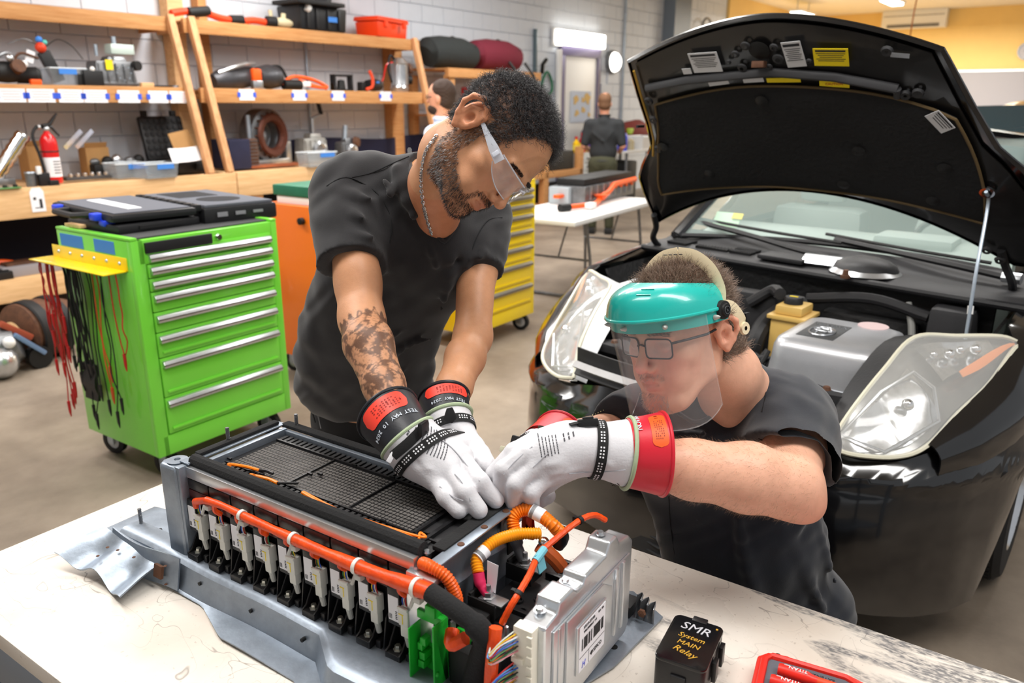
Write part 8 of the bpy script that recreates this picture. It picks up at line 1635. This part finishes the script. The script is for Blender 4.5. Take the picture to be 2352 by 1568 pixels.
binding(gA, g0, -da, .0595); strap(gA, g1, -da, .0445, on=glA); bkl = onr(glA, 1352, 975, .006); box_at('buckle', bkl, V(1, 0, .1), CT, (.034, .014, .012), black_m, gA, .003); box_at('buckle_bar', bkl+CU*.006, V(1, 0, .1), CT, (.018, .01, .006), dark_m, gA); MB().ring([bkl+V(-.014, 0, 0), bkl+V(-.03, -.005, -.002)], .008, 4, flat=.3, up=CU).build('strap_tail', strapm, gA, world=True)
surf_print(gA, glA, D(1280, 1030, 1.22), (.2, .2, -1), (.9, 0, .25), [(-.026+.0055*k, -.02, .022, .0016) for k in range(6)] + [(.014+.008*k, -.012, .012, .0024) for k in range(4)])
mk_ = MB()
for k in range(6): p = onr(glA, 1405+k*4, 1106+(k*7) % 9, .0006); mk_.ring([p, p+V(.004, 0, .003*((k % 2)*2-1))], .0007, 4)
mk_.build('initials', ink_m, gA, world=True)['kind'] = 'stuff'
for q in (((1440, 1076), (1400, 1080), (1350, 1082), (1310, 1086)), ((1228, 1072), (1250, 1050), (1262, 1040)), ((1160, 1090), (1185, 1060), (1225, 1025))): seam(gA, ons(glA, q, .0006))
gB = thing('right_glove', None, None); gB.parent = m2
c0, c1 = D(1290, 1010, 1.5), D(1250, 1035, 1.45); cuff(gB, c0, c1, .058, .05, rubr, rubr, labo, CT, '', 0)
w3 = D(1220, 1060, 1.42); fB = [D(1200, 1120, 1.36), D(1222, 1135, 1.35), D(1244, 1148, 1.34), D(1262, 1138, 1.345)]; kB = [D(1195, 1085, 1.4), D(1212, 1098, 1.39), D(1230, 1108, 1.385), D(1248, 1104, 1.39)]
def handB(S):
    c_ = D(1250, 1036, 1.45); S.chain([c_, D(1236, 1048, 1.435), w3], [.05, .045, .038], k=.01)
    for b_, t_ in zip(kB, fB): S.chain([w3, b_], [.03, .017], k=.02); S.chain([b_, t_], [.0165, .014], k=.008)
    S.chain([w3, D(1180, 1060, 1.37), D(1165, 1090, 1.34)], [.024, .016, .013], k=.015); S.plane(c_, (c_-w3).normalized())
al_ = fB+kB+[w3, D(1250, 1036, 1.45)]; glove(gB, handB, np.min(al_, 0)-.07, np.max(al_, 0)+.07, .0034)
strap(gB, D(1232, 1050, 1.43), (w3-D(1250, 1036, 1.45)), .0455); MB().ring([D(1215, 1008, 1.39), D(1185, 1020, 1.37), D(1158, 1030, 1.355)], [.009, .009, .006], 4, flat=.3, up=CU).build('strap_tail', strapm, gB, world=True); box_at('buckle', D(1195, 1014, 1.375), V(1, 0, -.3), CU, (.03, .018, .008), black_m, gB, .003); box_at('tail_end', D(1156, 1031, 1.354), V(1, 0, -.3), CU, (.008, .01, .004), M('tag cream', (200, 196, 170), .6), gB)
# ================================================================ THE TWO MEN IN THE BACKGROUND
def bgman(label, loc, yaw, hgt, shirt, trous, skin, hairc, bald=0, plaid=None, beard=False, bend=0):
    g = thing('person', label, 'person', loc, yaw); s = hgt/1.78; S = SDF((-.34, -.3, 1.4), (.34, .3, 1.85), .008); hz = 1.66; fx = -bend*.5
    S.ell((0, .01+fx, hz+.02), (.078, .098, .11), k=.01); S.ell((0, .03+fx, hz-.05), (.06, .065, .06), k=.03); S.cap((0, .1+fx, hz-.0), (0, .118+fx, hz-.025), .01, .013, k=.012); S.ell((0, .09+fx, hz-.1), (.022, .02, .02), k=.02)
    for q in (-1, 1): S.ell((q*.08, .0+fx, hz-.01), (.01, .02, .03), k=.006)
    S.chain([(0, fx-.01, hz-.06), (0, 0, 1.48)], [.058, .062], k=.03); P, F = S.mesh(1); n1 = P*s; parts = [(n1, F)]
    for q in (-1, 1):
        S = SDF((q*.3-.2, -.2, .7), (q*.3+.2, .45, 1.5), .01); S.chain([(q*.2, 0, 1.4), (q*.25, -.02, 1.14)], [.045, .04], k=.01); S.chain([(q*.25, -.02, 1.14), (q*.2, .2, 1.06)], [.038, .03], k=.02); S.ell((q*.19, .26, 1.05), (.025, .05, .03), k=.02)
        for j in range(4): S.cap((q*.19+(j-1.5)*.014, .29, 1.05), (q*.19+(j-1.5)*.015, .34, 1.035), .009, .008, k=.004)
        S.cap((q*.17, .25, 1.055), (q*.15, .29, 1.05), .011, .009, k=.006); P, F = S.mesh(1); parts.append((P*s, F))
    P, F = joinmesh(parts); o = npmesh('body', P+np.array(g.location), F, skin, g, np.ones((len(P), 3)))
    S = SDF((-.4, -.25, .85), (.4, .3, 1.6), .01); S.cap((-.17, 0, 1.41), (.17, 0, 1.41), .062, k=.01); S.ell((0, 0, 1.28), (.2, .115, .18), k=.05); S.ell((0, .01, 1.06), (.18, .12, .17), k=.07); S.chain([(0, -.01, 1.44), (0, 0, 1.5)], [.08, .068], k=.03)
    for q in (-1, 1): S.chain([(q*.2, 0, 1.4), (q*.24, -.02, 1.17)], [.062, .056], k=.03)
    S.fold([(-.14, -.1, 1.3), (0, -.13, 1.2), (.1, -.12, 1.05)], .02, .01); S.fold([(.14, -.1, 1.35), (.05, -.12, 1.2)], .02, .01); S.plane((0, 0, .93), (0, 0, -1)); P, F = S.mesh(2); npmesh('shirt', P*s+np.array(g.location), F, shirt, g)
    MB().ring([(.07*math.cos(k*PI/10), .0+.06*math.sin(k*PI/10), 1.515) for k in range(20)], .014, 8, closed=True).build('collar', shirt, g).scale = (s, s, s)
    tr_ = trousers(g, V(0, 0, .93*s)+V(g.location), V(-.1, 0, .5*s)+V(g.location), V(-.11, 0, .1)+V(g.location), V(.1, 0, .5*s)+V(g.location), V(.11, 0, .1)+V(g.location), trous, .1)
    MB().ring([(.165*math.cos(k*PI/12), .115*math.sin(k*PI/12), .95) for k in range(24)], .018, 6, closed=True, flat=1).build('belt', dark_m, g).scale = (s, s, s)
    for q in (-.11, .11): MB().prism([(q-.05, -.1), (q+.05, -.1), (q+.055, .1), (q+.03, .17), (q-.03, .17), (q-.055, .1)], .08, (0, 0, 0)).build('shoe', dark_m, g, bev=.02)
    S = SDF((-.13, -.2, 1.5), (.13, .2, 1.9), .006); S.ell((0, -.012+fx, hz+.045), (.084, .1, .098), k=.01); S.ell((0, -.03+fx, hz-.03), (.074, .072, .06), k=.03); S.ell((0, .11+fx, hz-.0), (.08, .07, .075), k=.02, sub=True)
    for q in (-1, 1): S.ell((q*.09, .01+fx, hz-.012), (.03, .035, .04), k=.01, sub=True)
    if bald: S.ell((0, -.03+fx, hz+.17), (.05, .06, .06), k=.02, sub=True)
    S.d += .003*np.sin(S.ax[0]*260)[:, None, None]*np.sin(S.ax[2]*240)[None, None, :]; P, F = S.mesh(1); npmesh('hair', P*s+np.array(g.location), F, hairc, g)
    if beard: S = SDF((-.12, -.12, 1.45), (.12, .2, 1.72), .006); S.ell((0, .04+fx, hz-.075), (.066, .076, .05), k=.01); S.ell((0, .1+fx, hz-.025), (.034, .04, .025), k=.02, sub=True); S.plane((0, 0, hz-.02), (0, 0, 1)); P, F = S.mesh(1); npmesh('beard', P*s+np.array(g.location), F, hairc, g); MB().ring([(.035+.02*math.cos(k*PI/6), .105+fx, hz+.01+.014*math.sin(k*PI/6)) for k in range(12)], .003, 5, closed=True).ring([(-.035+.02*math.cos(k*PI/6), .105+fx, hz+.01+.014*math.sin(k*PI/6)) for k in range(12)], .003, 5, closed=True).ring([(.055, .1+fx, hz+.01), (.08, 0+fx, hz+.01)], .003, 5).ring([(-.055, .1+fx, hz+.01), (-.08, 0+fx, hz+.01)], .003, 5).build('glasses', gf, g).scale = (s, s, s)
    return g
skb = skin_mat('far skin', (222, 160, 132)); plm = M('pale plaid', (178, 194, 224), .85, var=.4, vs=14, var2=(232, 236, 244)); olv = M('olive trousers', (62, 62, 44), .9, bump=.3, bs=60)
bgman('standing man in a black shirt and olive trousers, seen from behind by the bench', (1.13, 10.1, 0), R(-12), 1.72, M('black shirt', (38, 40, 42), .85, bump=.3, bs=60), olv, skb, M('ginger brown hair', (110, 78, 54), .8), bald=1)
bgman('bearded man with glasses in a pale blue plaid shirt by the wooden rack', (-.53, 6.1, 0), R(72), 1.75, plm, navy_m, skb, M('dark brown hair', (58, 42, 34), .8), beard=True)
